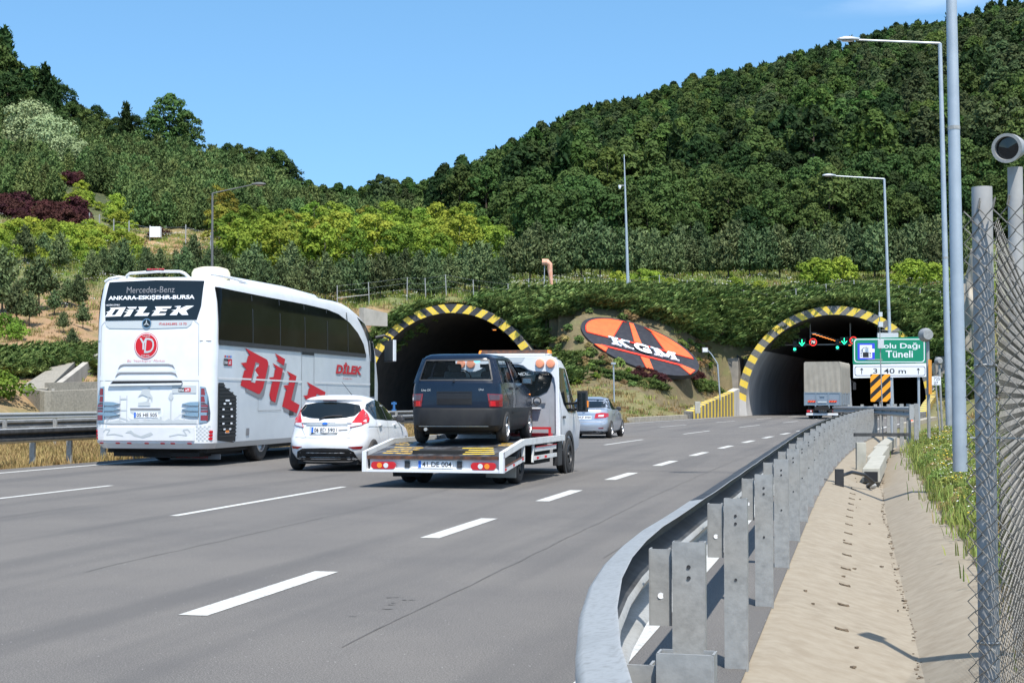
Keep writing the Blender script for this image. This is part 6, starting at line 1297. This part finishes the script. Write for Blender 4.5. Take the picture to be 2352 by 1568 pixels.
def broad_mesh(name, h, rad, seed, mat, nlobe=16, per=190, size=.34, bot=.22, shape=1.0, bark=None, sep=False, lf=1.0):
    rr = np.random.RandomState(seed); Q = []
    for k in range(nlobe):
        t = (k+.5)/nlobe; zc = h*(bot+(1-bot)*(.1+.8*t)); R_ = rad*math.sqrt(max(.05, 1-((t-.35)/.72)**2))**shape; a = k*2.399+rr.rand(); d = R_*(.45+.35*rr.rand()) if t < .9 else 0
        c = np.array([math.cos(a)*d, math.sin(a)*d, zc]); lr = rad*lf*(.36+.22*rr.rand())*(1 if t < .8 else .8)
        n = int(per*(.7+.6*rr.rand())); u = rr.normal(size=(n, 3)); u /= np.linalg.norm(u, axis=1)[:, None]; u[:, 2] = np.where(u[:, 2] < -.35, -u[:, 2]*.6, u[:, 2]); rd = lr*(.72+.4*rr.rand(n))[:, None]
        P = c+u*rd*np.array([1, 1, .78]); nn = u*1.0+rr.normal(size=(n, 3))*.45+np.array([0, 0, .25]); Q.append(quads(P, nn, size, 1.5))
    A = np.concatenate(Q)
    if sep: return soup(name, [(A, 0)], [mat])
    return soup(name, [(A, 0)], [mat, bark or barkm], limbs(h*.8, h*.018+.05, rad*.8, 6, seed))
def pine_mesh(name, h, rad, seed, mat, per=16, size=.2, bot=.16, pw=.75, sep=True, conif=False):
    rr = np.random.RandomState(seed); P, Nn, Up = [], [], []; z = h*bot; k = 0; lv = int(h/.30) if not conif else int(h/.5)
    for i in range(lv):
        t = i/lv; zc = h*(bot+(1-bot)*t); L = rad*(1-t)**pw*(.8+.35*rr.rand())+.06*rad; nb = 6 if t < .7 else 4
        for j in range(nb):
            a = 2*math.pi*j/nb+i*1.1+rr.rand()*.6; Lb = L*(.7+.5*rr.rand()); n = max(5, int(per*Lb/rad)+3); f = rr.rand(n)**.6*1.0; rise = .30 if not conif else -.12
            x = np.cos(a)*Lb*f; y = np.sin(a)*Lb*f; zz = zc+rise*Lb*f*f; sp = .12*rad*(.4+f); P.append(np.stack([x, y, zz], 1)+rr.normal(size=(n, 3))*sp[:, None]*np.array([1, 1, .6]))
            o = np.stack([np.cos(a)*np.ones(n), np.sin(a)*np.ones(n), np.full(n, .9)], 1); Nn.append(o*.5+rr.normal(size=(n, 3))*.7); Up.append(np.stack([np.cos(a)*np.ones(n)*.5, np.sin(a)*np.ones(n)*.5, np.ones(n)], 1))
    n = 10; P.append(np.stack([rr.normal(size=n)*.03, rr.normal(size=n)*.03, h*(.93+.09*rr.rand(n))], 1)); Nn.append(rr.normal(size=(n, 3))*np.array([1, 1, .2])); Up.append(np.tile([0, 0, 1.0], (n, 1)))
    A = quads(np.concatenate(P), np.concatenate(Nn), size, 2.6, np.concatenate(Up)); mm = [mat] if sep else [mat, barkm]
    return soup(name, [(A, 0)], mm, None if sep else limbs(h*.95, h*.012+.03, .1, 0, seed))
def trunk_mesh(name, h, r, seed, spread=0, n=0, m=None):
    v, f = limbs(h, r, spread, n, seed); me = bpy.data.meshes.new(name); me.from_pydata([tuple(a) for a in v], [], f); me.materials.append(m or barkm); return me
def obj_(name, me, parent=None): return link(bpy.data.objects.new(name, me), parent)
def find_Y(x, y, lo=60, hi=310):
    ys = np.arange(lo, hi, .5); X = (x-1176)/3528*ys; z = height(X, ys); py = 784-3528*(-ys*math.sin(PITCH)+(z-CAMH)*math.cos(PITCH))/(ys*math.cos(PITCH)+(z-CAMH)*math.sin(PITCH))
    k = np.where(py <= y)[0]; return float(ys[k[0]]) if len(k) else hi
def pxy(X, Y, Z):
    Zc = Z-CAMH; d = Y*math.cos(PITCH)+Zc*math.sin(PITCH); return 1176+3528*X/d, 784-3528*(-Y*math.sin(PITCH)+Zc*math.cos(PITCH))/d
def inside(poly, x, y):
    c = False; j = len(poly)-1
    for i in range(len(poly)):
        if (poly[i][1] > y) != (poly[j][1] > y) and x < (poly[j][0]-poly[i][0])*(y-poly[i][1])/(poly[j][1]-poly[i][1])+poly[i][0]: c = not c
        j = i
    return c
# prototypes for single trees: an Empty with crown and trunk
rt = random.Random(5)
def proto(kind, variants):
    out = []
    for cm, tm in variants:
        out.append((cm, tm))
    return out
def plant(name, var, x, Y, s, label, cat, group, sz=1.0, zoff=-.1, X=None):
    cm, tm = var; X = (x-1176)/3528*Y if X is None else X; T = thing(name, label, cat, (X, Y, hz(X, Y)+zoff), rt.uniform(0, 6.28), group); T.scale = (s, s, s*sz)
    obj_('crown', cm, T)
    if tm: obj_('trunk', tm, T)
    return T
PINE = [(pine_mesh('pine_crown', 4.5, 1.4, k, l_pine, 46, .13, .22), trunk_mesh('pine_trunk', 4.3, .085, k)) for k in range(4)]
SPAR = [(pine_mesh('pine_crown', 3.2, 1.05, 20+k, l_pine, 40, .11, .34), trunk_mesh('pine_trunk', 3.0, .06, k)) for k in range(3)]
PLNT = [(pine_mesh('pine_crown', 5.5, 1.9, 40+k, l_plant, 42, .19, .06), trunk_mesh('pine_trunk', 5.0, .09, k)) for k in range(4)]
YEL = [(broad_mesh('tree_crown', 5.8, 1.9, 60+k, l_yell if k % 3 else l_lime, 14, 170, .2, .12, .8, sep=True), trunk_mesh('tree_trunk', 4.6, .08, k, 1.2, 6, barkp)) for k in range(4)]
GLD = [(broad_mesh('tree_crown', 5.4, 1.7, 70+k, l_gold, 12, 170, .2, .12, .8, sep=True), trunk_mesh('tree_trunk', 4.4, .08, k, 1.1, 6, barkp)) for k in range(2)]
BRD = [(broad_mesh('tree_crown', 14, 4.6, 80+k, (l_forest, l_forest, l_dark, l_forest)[k], 34, 150, .34, .1, sep=True, lf=.72), trunk_mesh('tree_trunk', 11, .26, k, 3, 6)) for k in range(4)]
FIR = [(pine_mesh('fir_crown', 15, 3.1, 90+k, l_dark, 34, .5, .08, .85, conif=True), trunk_mesh('fir_trunk', 14.5, .22, k)) for k in range(2)]
SHB = [(broad_mesh('shrub_crown', 2.0, 1.3, 100+k, l_yell, 9, 150, .15, .0, sep=True), None) for k in range(3)]
PUR = [(broad_mesh('shrub_crown', 2.2, 1.6, 110+k, l_purp, 9, 170, .17, .0, sep=True), None) for k in range(3)]
# 1 scattered pines on the brown slope at the left
for i, (x, yb, yt, lab) in enumerate(((3, 722, 567, 'tallest pine cut by the left picture edge, standing on the brown slope'), (37, 751, 652, 'slim young pine second from the left edge on the brown slope'), (66, 752, 669, 'squat young pine with paired trunks low on the brown slope'),
        (88, 710, 585, 'tall thin sparse pine on the brown slope behind the squat one'), (124, 728, 667, 'smallest upright pine in the middle of the brown slope'), (179, 706, 626, 'bushy young pine on the brown slope close to the coach'), (154, 708, 640, 'thin pine just left of the bushy one near the coach'),
        (190, 757, 693, 'small pine on the brown slope right beside the coach roof edge'), (145, 765, 713, 'small tilted pine low on the brown slope above the junipers'), (166, 806, 752, 'low spreading pine among the junipers above the drainage chute'), (53, 608, 517, 'young pine high on the slope below the purple shrubs'),
        (97, 602, 535, 'smaller pine beside the white flowered hedge on the left slope'), (135, 623, 532, 'dark young pine above the brown slope left of the coach'))):
    Y = find_Y(x, yb); h = (yb-yt)/3528*Y; v = SPAR[i % 3] if i not in (0, 5, 12) else PINE[i % 4]; plant('pine_tree', v, x, Y, h/(3.2 if v in SPAR else 4.5), lab, 'pine tree', 'young pines scattered on the left slope')
# 2 rows of pines
for k in range(36):
    x = 215+k*26.5+rt.uniform(-12, 12); Y = 129.5+9*((k*7) % 5)/5+rt.uniform(-1, 1)+(float(np.interp(x, [200, 420, 620], [20, 16, 0]))); plant('pine_tree', rt.choice(PINE), x, Y, rt.uniform(.68, 1.02), 'blue green young pine in the row between the coach roof and the left tunnel mouth', 'pine tree', 'young pines in the row above the coach and left tunnel')
for k in range(52):
    x = 1172+k*21+rt.uniform(-9, 9); Y = 147+(9 if k % 2 else 0)+rt.uniform(-1.5, 1.5); plant('pine_tree', rt.choice(PINE), x, Y, rt.uniform(.85, 1.3), 'blue green young pine in the long row above the junipers and the wire fence', 'pine tree', 'young pines in the long row above the oval sign and right tunnel')
# 3 plantation on the left hillside: the nearest singly, the rest as one mass
pl = []
for _ in range(5200):
    Y = rt.uniform(196, 292); x = rt.uniform(-90, 1010)
    lo = 196 if x < 480 else (218 if x < 700 else 250); hi = 292 if x < 700 else 335
    if x > 700: Y = rt.uniform(245, 335)
    if Y < lo or (300 < x < 480 and Y < 203) or (120 < x <= 300 and Y < 246-(x-120)*.12) or (x <= 120 and Y < 210) or (-20 < x < 185 and 248 < Y < 275-x*.05): continue
    X = (x-1176)/3528*Y
    if all((X-a)**2+(Y-b)**2 > 5.0 for a, b in pl): pl.append((X, Y))
pl.sort(key=lambda p: p[1])
for X, Y in pl[:120]: plant('pine_tree', rt.choice(PLNT), 0, Y, rt.uniform(.7, 1.1), 'grey green pine at the lower edge of the dense plantation on the left hillside', 'pine tree', 'pines along the lower edge of the hillside plantation', X=X)
# geometry node scatter for the uncountable
def variants(name, meshes):
    c = bpy.data.collections.new(name)
    for i, me in enumerate(meshes): c.objects.link(bpy.data.objects.new('%s_%d' % (name, i), me))
    return c
def scatter(name, pts, coll, label, cat, kind='stuff'):
    me = bpy.data.meshes.new(name); n = len(pts); A = np.array(pts, float); me.vertices.add(n); me.vertices.foreach_set('co', A[:, :3].ravel())
    for nm, k in (('rz', 3), ('sc', 4), ('rx', 5)): me.attributes.new(nm, 'FLOAT', 'POINT').data.foreach_set('value', A[:, k])
    a = me.attributes.new('ix', 'INT', 'POINT'); a.data.foreach_set('value', A[:, 6].astype(int)); o = link(bpy.data.objects.new(name, me)); tag(o, label, cat, kind=kind)
    g = bpy.data.node_groups.new(name, 'GeometryNodeTree'); g.interface.new_socket('Geometry', in_out='INPUT', socket_type='NodeSocketGeometry'); g.interface.new_socket('Geometry', in_out='OUTPUT', socket_type='NodeSocketGeometry')
    gi = g.nodes.new('NodeGroupInput'); go_ = g.nodes.new('NodeGroupOutput'); ip = g.nodes.new('GeometryNodeInstanceOnPoints'); ci = g.nodes.new('GeometryNodeCollectionInfo'); ci.inputs['Collection'].default_value = coll; ci.inputs['Separate Children'].default_value = True; ci.inputs['Reset Children'].default_value = True
    def attr(nm, dt): q = g.nodes.new('GeometryNodeInputNamedAttribute'); q.data_type = dt; q.inputs['Name'].default_value = nm; return q.outputs['Attribute']
    cx_ = g.nodes.new('ShaderNodeCombineXYZ'); L_k = g.links; L_k.new(attr('rx', 'FLOAT'), cx_.inputs[0]); L_k.new(attr('rz', 'FLOAT'), cx_.inputs[2]); L_k.new(gi.outputs[0], ip.inputs['Points']); L_k.new(ci.outputs[0], ip.inputs['Instance']); ip.inputs['Pick Instance'].default_value = True
    L_k.new(attr('ix', 'INT'), ip.inputs['Instance Index']); e2r = g.nodes.new('FunctionNodeEulerToRotation'); L_k.new(cx_.outputs[0], e2r.inputs[0]); L_k.new(e2r.outputs[0], ip.inputs['Rotation']); L_k.new(attr('sc', 'FLOAT'), ip.inputs['Scale']); L_k.new(ip.outputs[0], go_.inputs[0])
    md = o.modifiers.new('scatter', 'NODES'); md.node_group = g; return o
cp = variants('plantation_pine', [pine_mesh('pp', 5.5, 1.9, 40+k, l_plant, 34, .21, .06, sep=False) for k in range(4)])
P_ = np.array(pl[120:]); Z_ = height(P_[:, 0], P_[:, 1]); scatter('pine_plantation', [(X, Y, z-.1, rt.uniform(0, 6.28), rt.uniform(.7, 1.15), 0, rt.randrange(4)) for (X, Y), z in zip(pl[120:], Z_)], cp, 'dense grey green pine plantation covering the upper left hillside', 'plantation')
# 4 yellow green young trees
k = 0
for x, y in [(500, 560), (488, 470), (545, 610), (560, 560), (575, 600), (600, 545), (620, 600), (640, 570), (655, 620), (660, 560), (690, 600), (700, 560), (705, 620), (730, 590), (745, 620), (760, 560), (770, 600), (800, 575), (810, 620), (830, 590), (850, 560), (860, 610), (880, 580), (900, 610), (905, 560), (930, 590), (950, 615), (965, 570), (985, 600), (1000, 560), (1020, 600), (1040, 570), (1055, 610), (1075, 590), (1095, 615), (1110, 580), (1130, 600), (1150, 620), (720, 540), (780, 540), (840, 535), (895, 535), (530, 600), (1010, 625), (915, 630), (590, 625), (640, 640), (512, 520), (1065, 555), (945, 540)]:
    Y = find_Y(x, y+18, 150, 240); gold = k in (0, 1, 40, 47) or rt.random() < .08
    plant('young_tree', rt.choice(GLD if gold else YEL), x, Y, rt.uniform(.8, 1.15), 'golden tinted young tree among the yellow green ones above the coach' if gold else 'yellow green young tree in the bright belt above the coach and left tunnel', 'tree', 'golden young trees of the bright belt' if gold else 'yellow green young trees of the bright belt'); k += 1
# shrubs
for x, y, s in ((1475, 660, .9), (1500, 662, .8), (1420, 662, .8), (1875, 655, 1.3), (1930, 655, 1.4), (1895, 660, .9), (1540, 668, .6), (1690, 664, .6), (1745, 668, .5), (2090, 655, 1.3), (2145, 655, 1.1), (2060, 660, .7), (1600, 665, .5), (2215, 610, 1.1)):
    plant('shrub', rt.choice(SHB), x, find_Y(x, y, 125, 170), s, 'bright yellow green bush between the wire fence and the long pine row', 'bush', 'bright bushes behind the wire fence', zoff=-.15)
for _ in range(120):
    x = rt.uniform(-20, 330); y = rt.uniform(392, 615)
    if inside([(-30, 450), (120, 452), (215, 500), (180, 535), (-30, 525)], x, y): continue
    if x > 250 and y < 470: continue
    if y < 440 and 125 < x < 275 and y < 400+(x-128)*.2+10: continue
    m_v = rt.choice(SHB); plant('shrub', m_v, x, find_Y(x, y, 120, 240), rt.uniform(.6, 1.3), 'yellow green bush on the upper left hillside around the purple shrubs', 'bush', 'yellow green bushes of the left hillside', zoff=-.2)
for _ in range(26):
    x = rt.uniform(-20, 205); y = 478+x*.16+rt.uniform(-12, 28); plant('shrub', rt.choice(PUR), x, find_Y(x, y, 120, 260), rt.uniform(.7, 1.2), 'dark purple shrub in the lower purple patch at the left edge', 'bush', 'purple shrubs of the lower patch', zoff=-.2)
for _ in range(12):
    x = rt.uniform(128, 270); plant('shrub', rt.choice(PUR), x, find_Y(x, 408+(x-128)*.2+rt.uniform(-6, 14), 150, 280), rt.uniform(.7, 1.1), 'dark purple shrub in the upper purple patch behind the hillside fence', 'bush', 'purple shrubs of the upper patch', zoff=-.2)
plant('shrub', PUR[0], 362, 192, .8, 'single purple shrub behind the white cabinet on the left hillside', 'bush', None)
HED = [(broad_mesh('shrub_crown', 1.4, 1.4, 130+k, l_lime, 8, 150, .14, .0, sep=True), None) for k in range(2)]
for i in range(9): x = 155+i*11; plant('shrub', HED[i % 2], x, find_Y(x, 590+i*5, 110, 200), 1.0, 'fresh green bush in the low hedge running down to the coach roof', 'bush', 'bushes of the low fresh green hedge', zoff=-.2)
for x, y, s, lab in ((12, 772, 1.0, 'rounded olive bush at the left edge on the brown slope'), (32, 782, .8, 'smaller rounded olive bush beside the one at the left edge'), (8, 918, 1.0, 'low bush at the left edge below the drainage structure')):
    plant('shrub', HED[0], x, find_Y(x, y, 66, 140), s, lab, 'bush', None, zoff=-.1)
# 5 dark trees on the left skyline
SK = [(-60, 300, 15), (-25, 296, 16), (2, 298, 17.5), (30, 300, 12), (55, 296, 11.5), (72, 300, 13), (96, 298, 14.5), (118, 296, 12.5), (135, 300, 12.5), (155, 297, 9.5), (175, 300, 9), (195, 296, 8.5), (215, 299, 9.5), (240, 297, 7.5), (262, 300, 8), (285, 297, 11), (305, 300, 9), (-40, 285, 12), (10, 284, 11), (45, 286, 9), (90, 284, 9), (130, 286, 8), (170, 287, 7), (205, 287, 7.5), (250, 287, 7)]
for i, (x, Y, h) in enumerate(SK):
    f = i in (6, 2, 7, 15, 4); v = FIR[i % 2] if f else BRD[(2, 0, 2, 3)[i % 4]]
    plant('fir_tree' if f else 'broadleaf_tree', v, x, Y, h/(15 if f else 14), ('pointed dark fir rising above the left skyline' if f else 'dark broadleaf tree in the wood along the left skyline'), 'tree', 'firs of the left skyline' if f else 'dark trees along the left skyline')
for x, Y, h, w, lab in ((385, 296, 14.5, .8, 'tall open tree with bare pale limbs alone on the left skyline'), (352, 295, 9.5, .8, 'dark round tree left of the tall open skyline tree'), (425, 296, 11.5, .7, 'dark slim tree right of the tall open skyline tree')):
    plant('broadleaf_tree', BRD[1], x, Y, h/14, lab, 'tree', None)
for i, (x, h) in enumerate(((520, 7.2), (545, 8), (572, 7.6), (598, 7.2), (618, 8.8), (640, 9.6), (662, 9.0), (684, 7.5), (628, 7), (655, 7.2), (500, 6))):
    plant('broadleaf_tree', BRD[(2, 0, 3)[i % 3]], x, 280+rt.uniform(-4, 6), h/14, 'dark leafy tree in the rounded clump ending the left skyline', 'tree', 'trees of the rounded clump on the left skyline')
WIL = (broad_mesh('willow_crown', 9.5, 5.4, 150, l_will, 14, 300, .3, .0, sep=True), None)
for x, Y, s, lab in ((62, 268, 1.0, 'large pale silver green willow bush on the left hillside'), (110, 262, .95, 'pale silver green willow bush, the right hand neighbour of the large one'), (150, 258, .7, 'smallest pale willow bush trailing down the left hillside')): plant('willow_bush', WIL, x, Y, s, lab, 'bush', None, zoff=-1)
# 6 the wooded hill
fo = []; cell = {}
for _ in range(70000):
    Y = 168+480*rt.random()**.8; x = rt.uniform(690, 2750); ms = 3.2 if Y < 300 else 3.5
    if x < 1190 and Y < 225: continue
    if x < 1010 and Y < 335: continue
    X = (x-1176)/3528*Y; ck = (int(X//4.5), int(Y//4.5)); ok = True
    for a in (-1, 0, 1):
        for b_ in (-1, 0, 1):
            for q in cell.get((ck[0]+a, ck[1]+b_), ()):
                if (q[0]-X)**2+(q[1]-Y)**2 < ms*ms: ok = False
    if ok: cell.setdefault(ck, []).append((X, Y)); fo.append((X, Y))
fo.sort(key=lambda p: p[1]); F_ = np.array(fo); FZ = height(F_[:, 0], F_[:, 1])
for X, Y in fo[:170]: plant('broadleaf_tree', rt.choice(BRD), 0, Y, rt.uniform(.5, .8) if Y < 200 else rt.uniform(.55, .9), 'dark green broadleaf tree at the foot of the wooded hill behind the pine row', 'tree', 'broadleaf trees at the foot of the wooded hill', X=X, zoff=-.6)
l_for2 = leafmat('grey_green_leaves', (.042, .068, .025), (.08, .108, .042), .3); l_for3 = leafmat('mid_green_leaves', (.04, .08, .016), (.066, .115, .024), .4)
cf = variants('forest_tree', [broad_mesh('ft%d' % k, 14.5, 3.5, 80+k, m, 36, 100, .38, .05, lf=.74) for k, m in enumerate((l_forest, l_forest, l_dark, l_for3, l_for2))]+[pine_mesh('ftf', 15, 2.6, 95, l_dark, 26, .55, .06, .85, False, True)])
def fidx(x, Y): 
    if Y > 520 and rt.random() < .4: return 5
    q_ = noise.noise(Vector((x*.012, Y*.03, 7)))
    if q_ > .28 and rt.random() < .7: return 3
    if q_ < -.35 and rt.random() < .4: return 2
    if rt.random() < .05: return 4
    g_ = noise.noise(Vector((x*.004, Y*.012, 0)))+.0008*(x-1500)+.0006*(Y-250)
    if g_ > .38 and rt.random() < .5: return 4
    if Y > 500 and rt.random() < .55: return 5
    return rt.choice((0, 1, 2, 3, 0, 1, 3, 0, 2)) if rt.random() < .94 else 5
FP = [(X, Y, z-.8, rt.uniform(0, 6.28), rt.uniform(.5, 1.0)*(1.05+.3*noise.noise(Vector((X*.035, Y*.03, 3))))*(1 if Y < 520 else .9), 0, fidx(1176+3528*X/Y, Y)) for (X, Y), z in zip(fo[170:], FZ[170:])]
scatter('hill_forest', [p if p[6] != 5 else p[:4]+(rt.uniform(.5, 1.0),)+p[5:] for p in FP], cf, 'dense dark green broadleaf forest covering the whole hill at the right', 'forest')
print('forest', len(fo), 'plantation', len(pl))
# 7 junipers
def juniper_mesh(name, seed, mat, ns=46, spread=1.0):
    rr = np.random.RandomState(seed); Q = []
    for k in range(ns):
        a = rr.uniform(-.75, .75)+.25; b0 = np.array([rr.normal()*.45*spread, rr.normal()*.45*spread, 0]); L = rr.uniform(.6, 1.1); el = rr.uniform(.35, .9); n = 15; f = np.linspace(.1, 1, n)
        C_ = b0+np.stack([np.cos(a)*L*f*math.cos(el), np.sin(a)*L*f*math.cos(el), L*(f*math.sin(el)-.28*f*f)], 1); w = .13*(1.1-f)[:, None]
        P = np.repeat(C_, 2, 0)+rr.normal(size=(2*n, 3))*np.repeat(w, 2, 0)*.6; d = np.array([math.cos(a)*.8, math.sin(a)*.8, .5]); Q.append(quads(P, np.array([0, 0, 1.0])+rr.normal(size=(2*n, 3))*.6, .085, 4.0, np.tile(d, (2*n, 1))))
    return soup(name, [(np.concatenate(Q), 0)], [mat])
cj = variants('juniper_tuft', [juniper_mesh('jn%d' % k, 200+k, l_jun) for k in range(4)])
J1 = [(858, 790), (862, 738), (925, 708), (1000, 697), (1095, 700), (1100, 690), (1100, 676), (1300, 668), (2232, 668), (2235, 905), (2185, 885), (2120, 800), (2075, 765), (2000, 712), (1850, 712), (1800, 742), (1760, 782), (1690, 790), (1610, 772), (1520, 735), (1440, 715), (1350, 716), (1322, 750), (1315, 800), (1285, 868), (1215, 885), (1225, 800), (1205, 760), (1150, 712), (1040, 700), (930, 745), (880, 800)]
def ell(X, Y):
    dx, dy = X-SC.x, Y-SC.y; det = SU.x*SV.y-SV.x*SU.y; return math.hypot((dx*SV.y-SV.x*dy)/det, (SU.x*dy-SU.y*dx)/det)
jp = []
for _ in range(12000):
    Y = rt.uniform(101, 130.5); x = rt.uniform(850, 2240); X = (x-1176)/3528*Y; z = hz(X, Y); px_, py_ = pxy(X, Y, z+.3)
    if z > 1.2 and inside(J1, px_, py_) and ell(X, Y) > 1.42: jp.append((X, Y, z-.05, rt.uniform(-.45, .45), rt.uniform(.75, 1.45), -.3, rt.randrange(4)))
scatter('juniper_bank', jp, cj, 'thick mat of feathery creeping juniper over the bank around both tunnel mouths', 'juniper')
jp = []
for _ in range(1500):
    x = rt.uniform(-60, 205); y = rt.uniform(805, 862)
    if y < 812+max(0, 120-x)*.1 or y > 862-abs(x-20)*.1: continue
    Y = find_Y(x, y, 70, 130); X = (x-1176)/3528*Y; jp.append((X, Y, hz(X, Y)-.05, rt.uniform(-.9, .3), rt.uniform(.7, 1.2), -.3, rt.randrange(4)))
scatter('juniper_patch', jp[:520], cj, 'creeping juniper hanging over the drainage chute at the left edge', 'juniper')
jp = []
for _ in range(600):
    t = rt.random(); x = np.interp(t, [0, .25, .55, 1], [1340, 1400, 1510, 1645])+rt.uniform(-12, 12); y = np.interp(t, [0, .25, .55, 1], [822, 856, 884, 888])+rt.uniform(-7, 12); Y = find_Y(x, y, 96, 120); X = (x-1176)/3528*Y; ell(X, Y) > 1.3 and jp.append((X, Y, hz(X, Y)-.05, rt.uniform(0, 6), rt.uniform(.25, .5), 0, rt.randrange(4)))
scatter('low_junipers', jp, cj, 'low strip of dark junipers along the lower edge of the oval sign', 'juniper')
cpu = variants('barberry', [broad_mesh('bb%d' % k, .7, .5, 220+k, l_purp, 7, 90, .07, 0) for k in range(2)]); jp = []
for _ in range(70):
    x = rt.uniform(1455, 1612); y = 872+rt.uniform(-10, 8)+(x-1455)*.03; Y = find_Y(x, y, 96, 120); X = (x-1176)/3528*Y; ell(X, Y) > 1.08 and jp.append((X, Y, hz(X, Y)-.05, rt.uniform(0, 6), rt.uniform(.4, .85), 0, rt.randrange(2)))
cwd = variants('bank_weed', [broad_mesh('bw%d' % k, .5, .4, 230+k, m, 8, 80, .07, 0) for k, m in enumerate((grassg, l_lime, l_jun, grassd))]); wp = []
for _ in range(1300):
    Y = rt.uniform(98, 124); x = rt.uniform(1215, 1760); X = (x-1176)/3528*Y; z = hz(X, Y); L_0 = float(lat(np.array([X]), np.array([Y]))[0][0])
    py_ = pxy(X, Y, z)[1]
    if z > .25 and L_0 > 13.6 and py_ < 888 and (py_ < 850 or rt.random() < .5) and ell(X, Y) > 1.12 and noise.noise(Vector((X*.5, Y*.5, 1))) > -.12: wp.append((X, Y, z-.05, rt.uniform(0, 6), rt.uniform(.35, 1.1), 0, rt.choice((0, 1, 2, 3, 3, 2))))
scatter('bank_weeds', wp, cwd, 'patchy weeds and small shrubs on the brown bank around the oval sign', 'weeds')
scatter('purple_ground_shrubs', jp, cpu, 'brownish purple low shrubs hugging the foot of the oval sign', 'shrubs')
# 8 grass, herbs and flowers
def tuft(name, seed, mat, n=26, h=.35, w=.012, spread=.12, heads=None):
    rr = np.random.RandomState(seed); b0 = rr.normal(size=(n, 2))*spread; a = rr.uniform(0, 6.28, n); ln = rr.uniform(.15, .75, n); hh = h*rr.uniform(.5, 1.1, n); V = []
    for k in range(n):
        d = np.array([math.cos(a[k]), math.sin(a[k])]); s = np.array([-d[1], d[0]])*w; p0 = np.array([*b0[k], 0]); p1 = p0+np.array([*(d*ln[k]*hh[k]*.4), hh[k]*.6]); p2 = p0+np.array([*(d*ln[k]*hh[k]), hh[k]]); S_ = np.array([*s, 0])
        V.append([p0-S_, p0+S_, p1+S_*.8, p1-S_*.8]); V.append([p1-S_*.8, p1+S_*.8, p2+S_*.15, p2-S_*.15])
    qs = [(np.array(V), 0)]; mats = [mat]
    if heads: P = np.stack([b0[:heads[1], 0], b0[:heads[1], 1], np.full(heads[1], h*1.02)+rr.normal(size=heads[1])*h*.1], 1); qs.append((quads(P, np.tile([0, -.4, 1.0], (len(P), 1)), heads[2]), 1)); mats.append(heads[0])
    return soup(name, qs, mats)
cg = variants('verge_tuft', [tuft('vt%d' % k, 300+k, (grassg, grassd, grassg, grassg)[k], 46, (.14, .11, .2, .1)[k], .006, .13) for k in range(4)]+[tuft('vf0', 310, grassg, 40, .2, .006, .12, (yflow, 5, .022)), tuft('vf1', 311, grassg, 30, .2, .006, .12, (flow, 4, .02)), broad_mesh('vh0', .2, .15, 312, grassg, 8, 70, .02, 0), broad_mesh('vh1', .15, .13, 313, grassd, 7, 50, .02, 0)])
gp = []
for _ in range(21000):
    s = 4+56*rt.random()**1.5; L = -5.1-abs(rt.gauss(0, 1))*(.9+s*.05)-.0
    if L > -5.35-.25*math.sin(s*1.7)**2: continue
    p = RP(L, s); e = -L-5.1; idx = rt.choice((0, 0, 2, 3, 0, 1, 5, 6, 7, 3, 0)) if rt.random() > .04 else 4
    if e < .3 and rt.random() < .5: idx = rt.choice((1, 3))
    if s < 12 and rt.random() < .5: idx = 1
    gp.append((p.x, p.y, hz(p.x, p.y)-.01, rt.uniform(0, 6.28), rt.uniform(.5, 1.25)*(1 if s < 30 else 1.3), 0, idx))
scatter('verge_grass', gp, cg, 'ragged green verge with yellow and white weeds beside the drain', 'grass')
cw = variants('slope_tuft', [tuft('st%d' % k, 330+k, (grassd, grassg, l_lime, grassd)[k], 24, (.4, .4, .5, .3)[k], .028, .3) for k in range(4)]+[tuft('sf', 340, grassg, 16, .6, .02, .5, (flow, 9, .09))]); gp = []
for _ in range(20000):
    Y = rt.uniform(88, 200); x = rt.uniform(-100, 2300); X = (x-1176)/3528*Y; L, s_0 = road_L(X, Y)
    if (L > -4.2 and L < 12.8 and Y < 121) or (21 < L < 36 and Y < 108): continue
    z = hz(X, Y)
    if z < .05: continue
    px_, py_ = pxy(X, Y, z); o = (x > 1215 and x < 1800 and 104 < Y < 123)
    if o and (rt.random() < .05 or ell(X, Y) < 1.12): continue
    if x < 500 and Y < 150 and rt.random() < .55: continue
    idx = rt.choice((0, 0, 1, 3)) if Y < 125 else rt.choice((0, 1, 2, 4, 4, 1)); gp.append((X, Y, z-.02, rt.uniform(0, 6.28), rt.uniform(.5, 1.2)*(1 if Y > 125 else .7), 0, idx))
scatter('slope_grass', gp, cw, 'rough dry and green grass with white flowers over the slopes', 'grass')
cm_ = variants('median_tuft', [tuft('mt%d' % k, 350+k, grassd, 34, .3, .014, .25) for k in range(3)]); gp = []
for _ in range(5200):
    s = rt.uniform(24, 88); L = rt.uniform(12.5, 21.4); p = RP(L, s)
    if 1176+3528*p.x/p.y < -120: continue
    gp.append((p.x, p.y, hz(p.x, p.y)-.01, rt.uniform(0, 6.28), rt.uniform(.3, .9), 0, rt.randrange(3)))
scatter('median_grass', gp, cm_, 'straw coloured dry grass in the median left of the coach', 'grass')
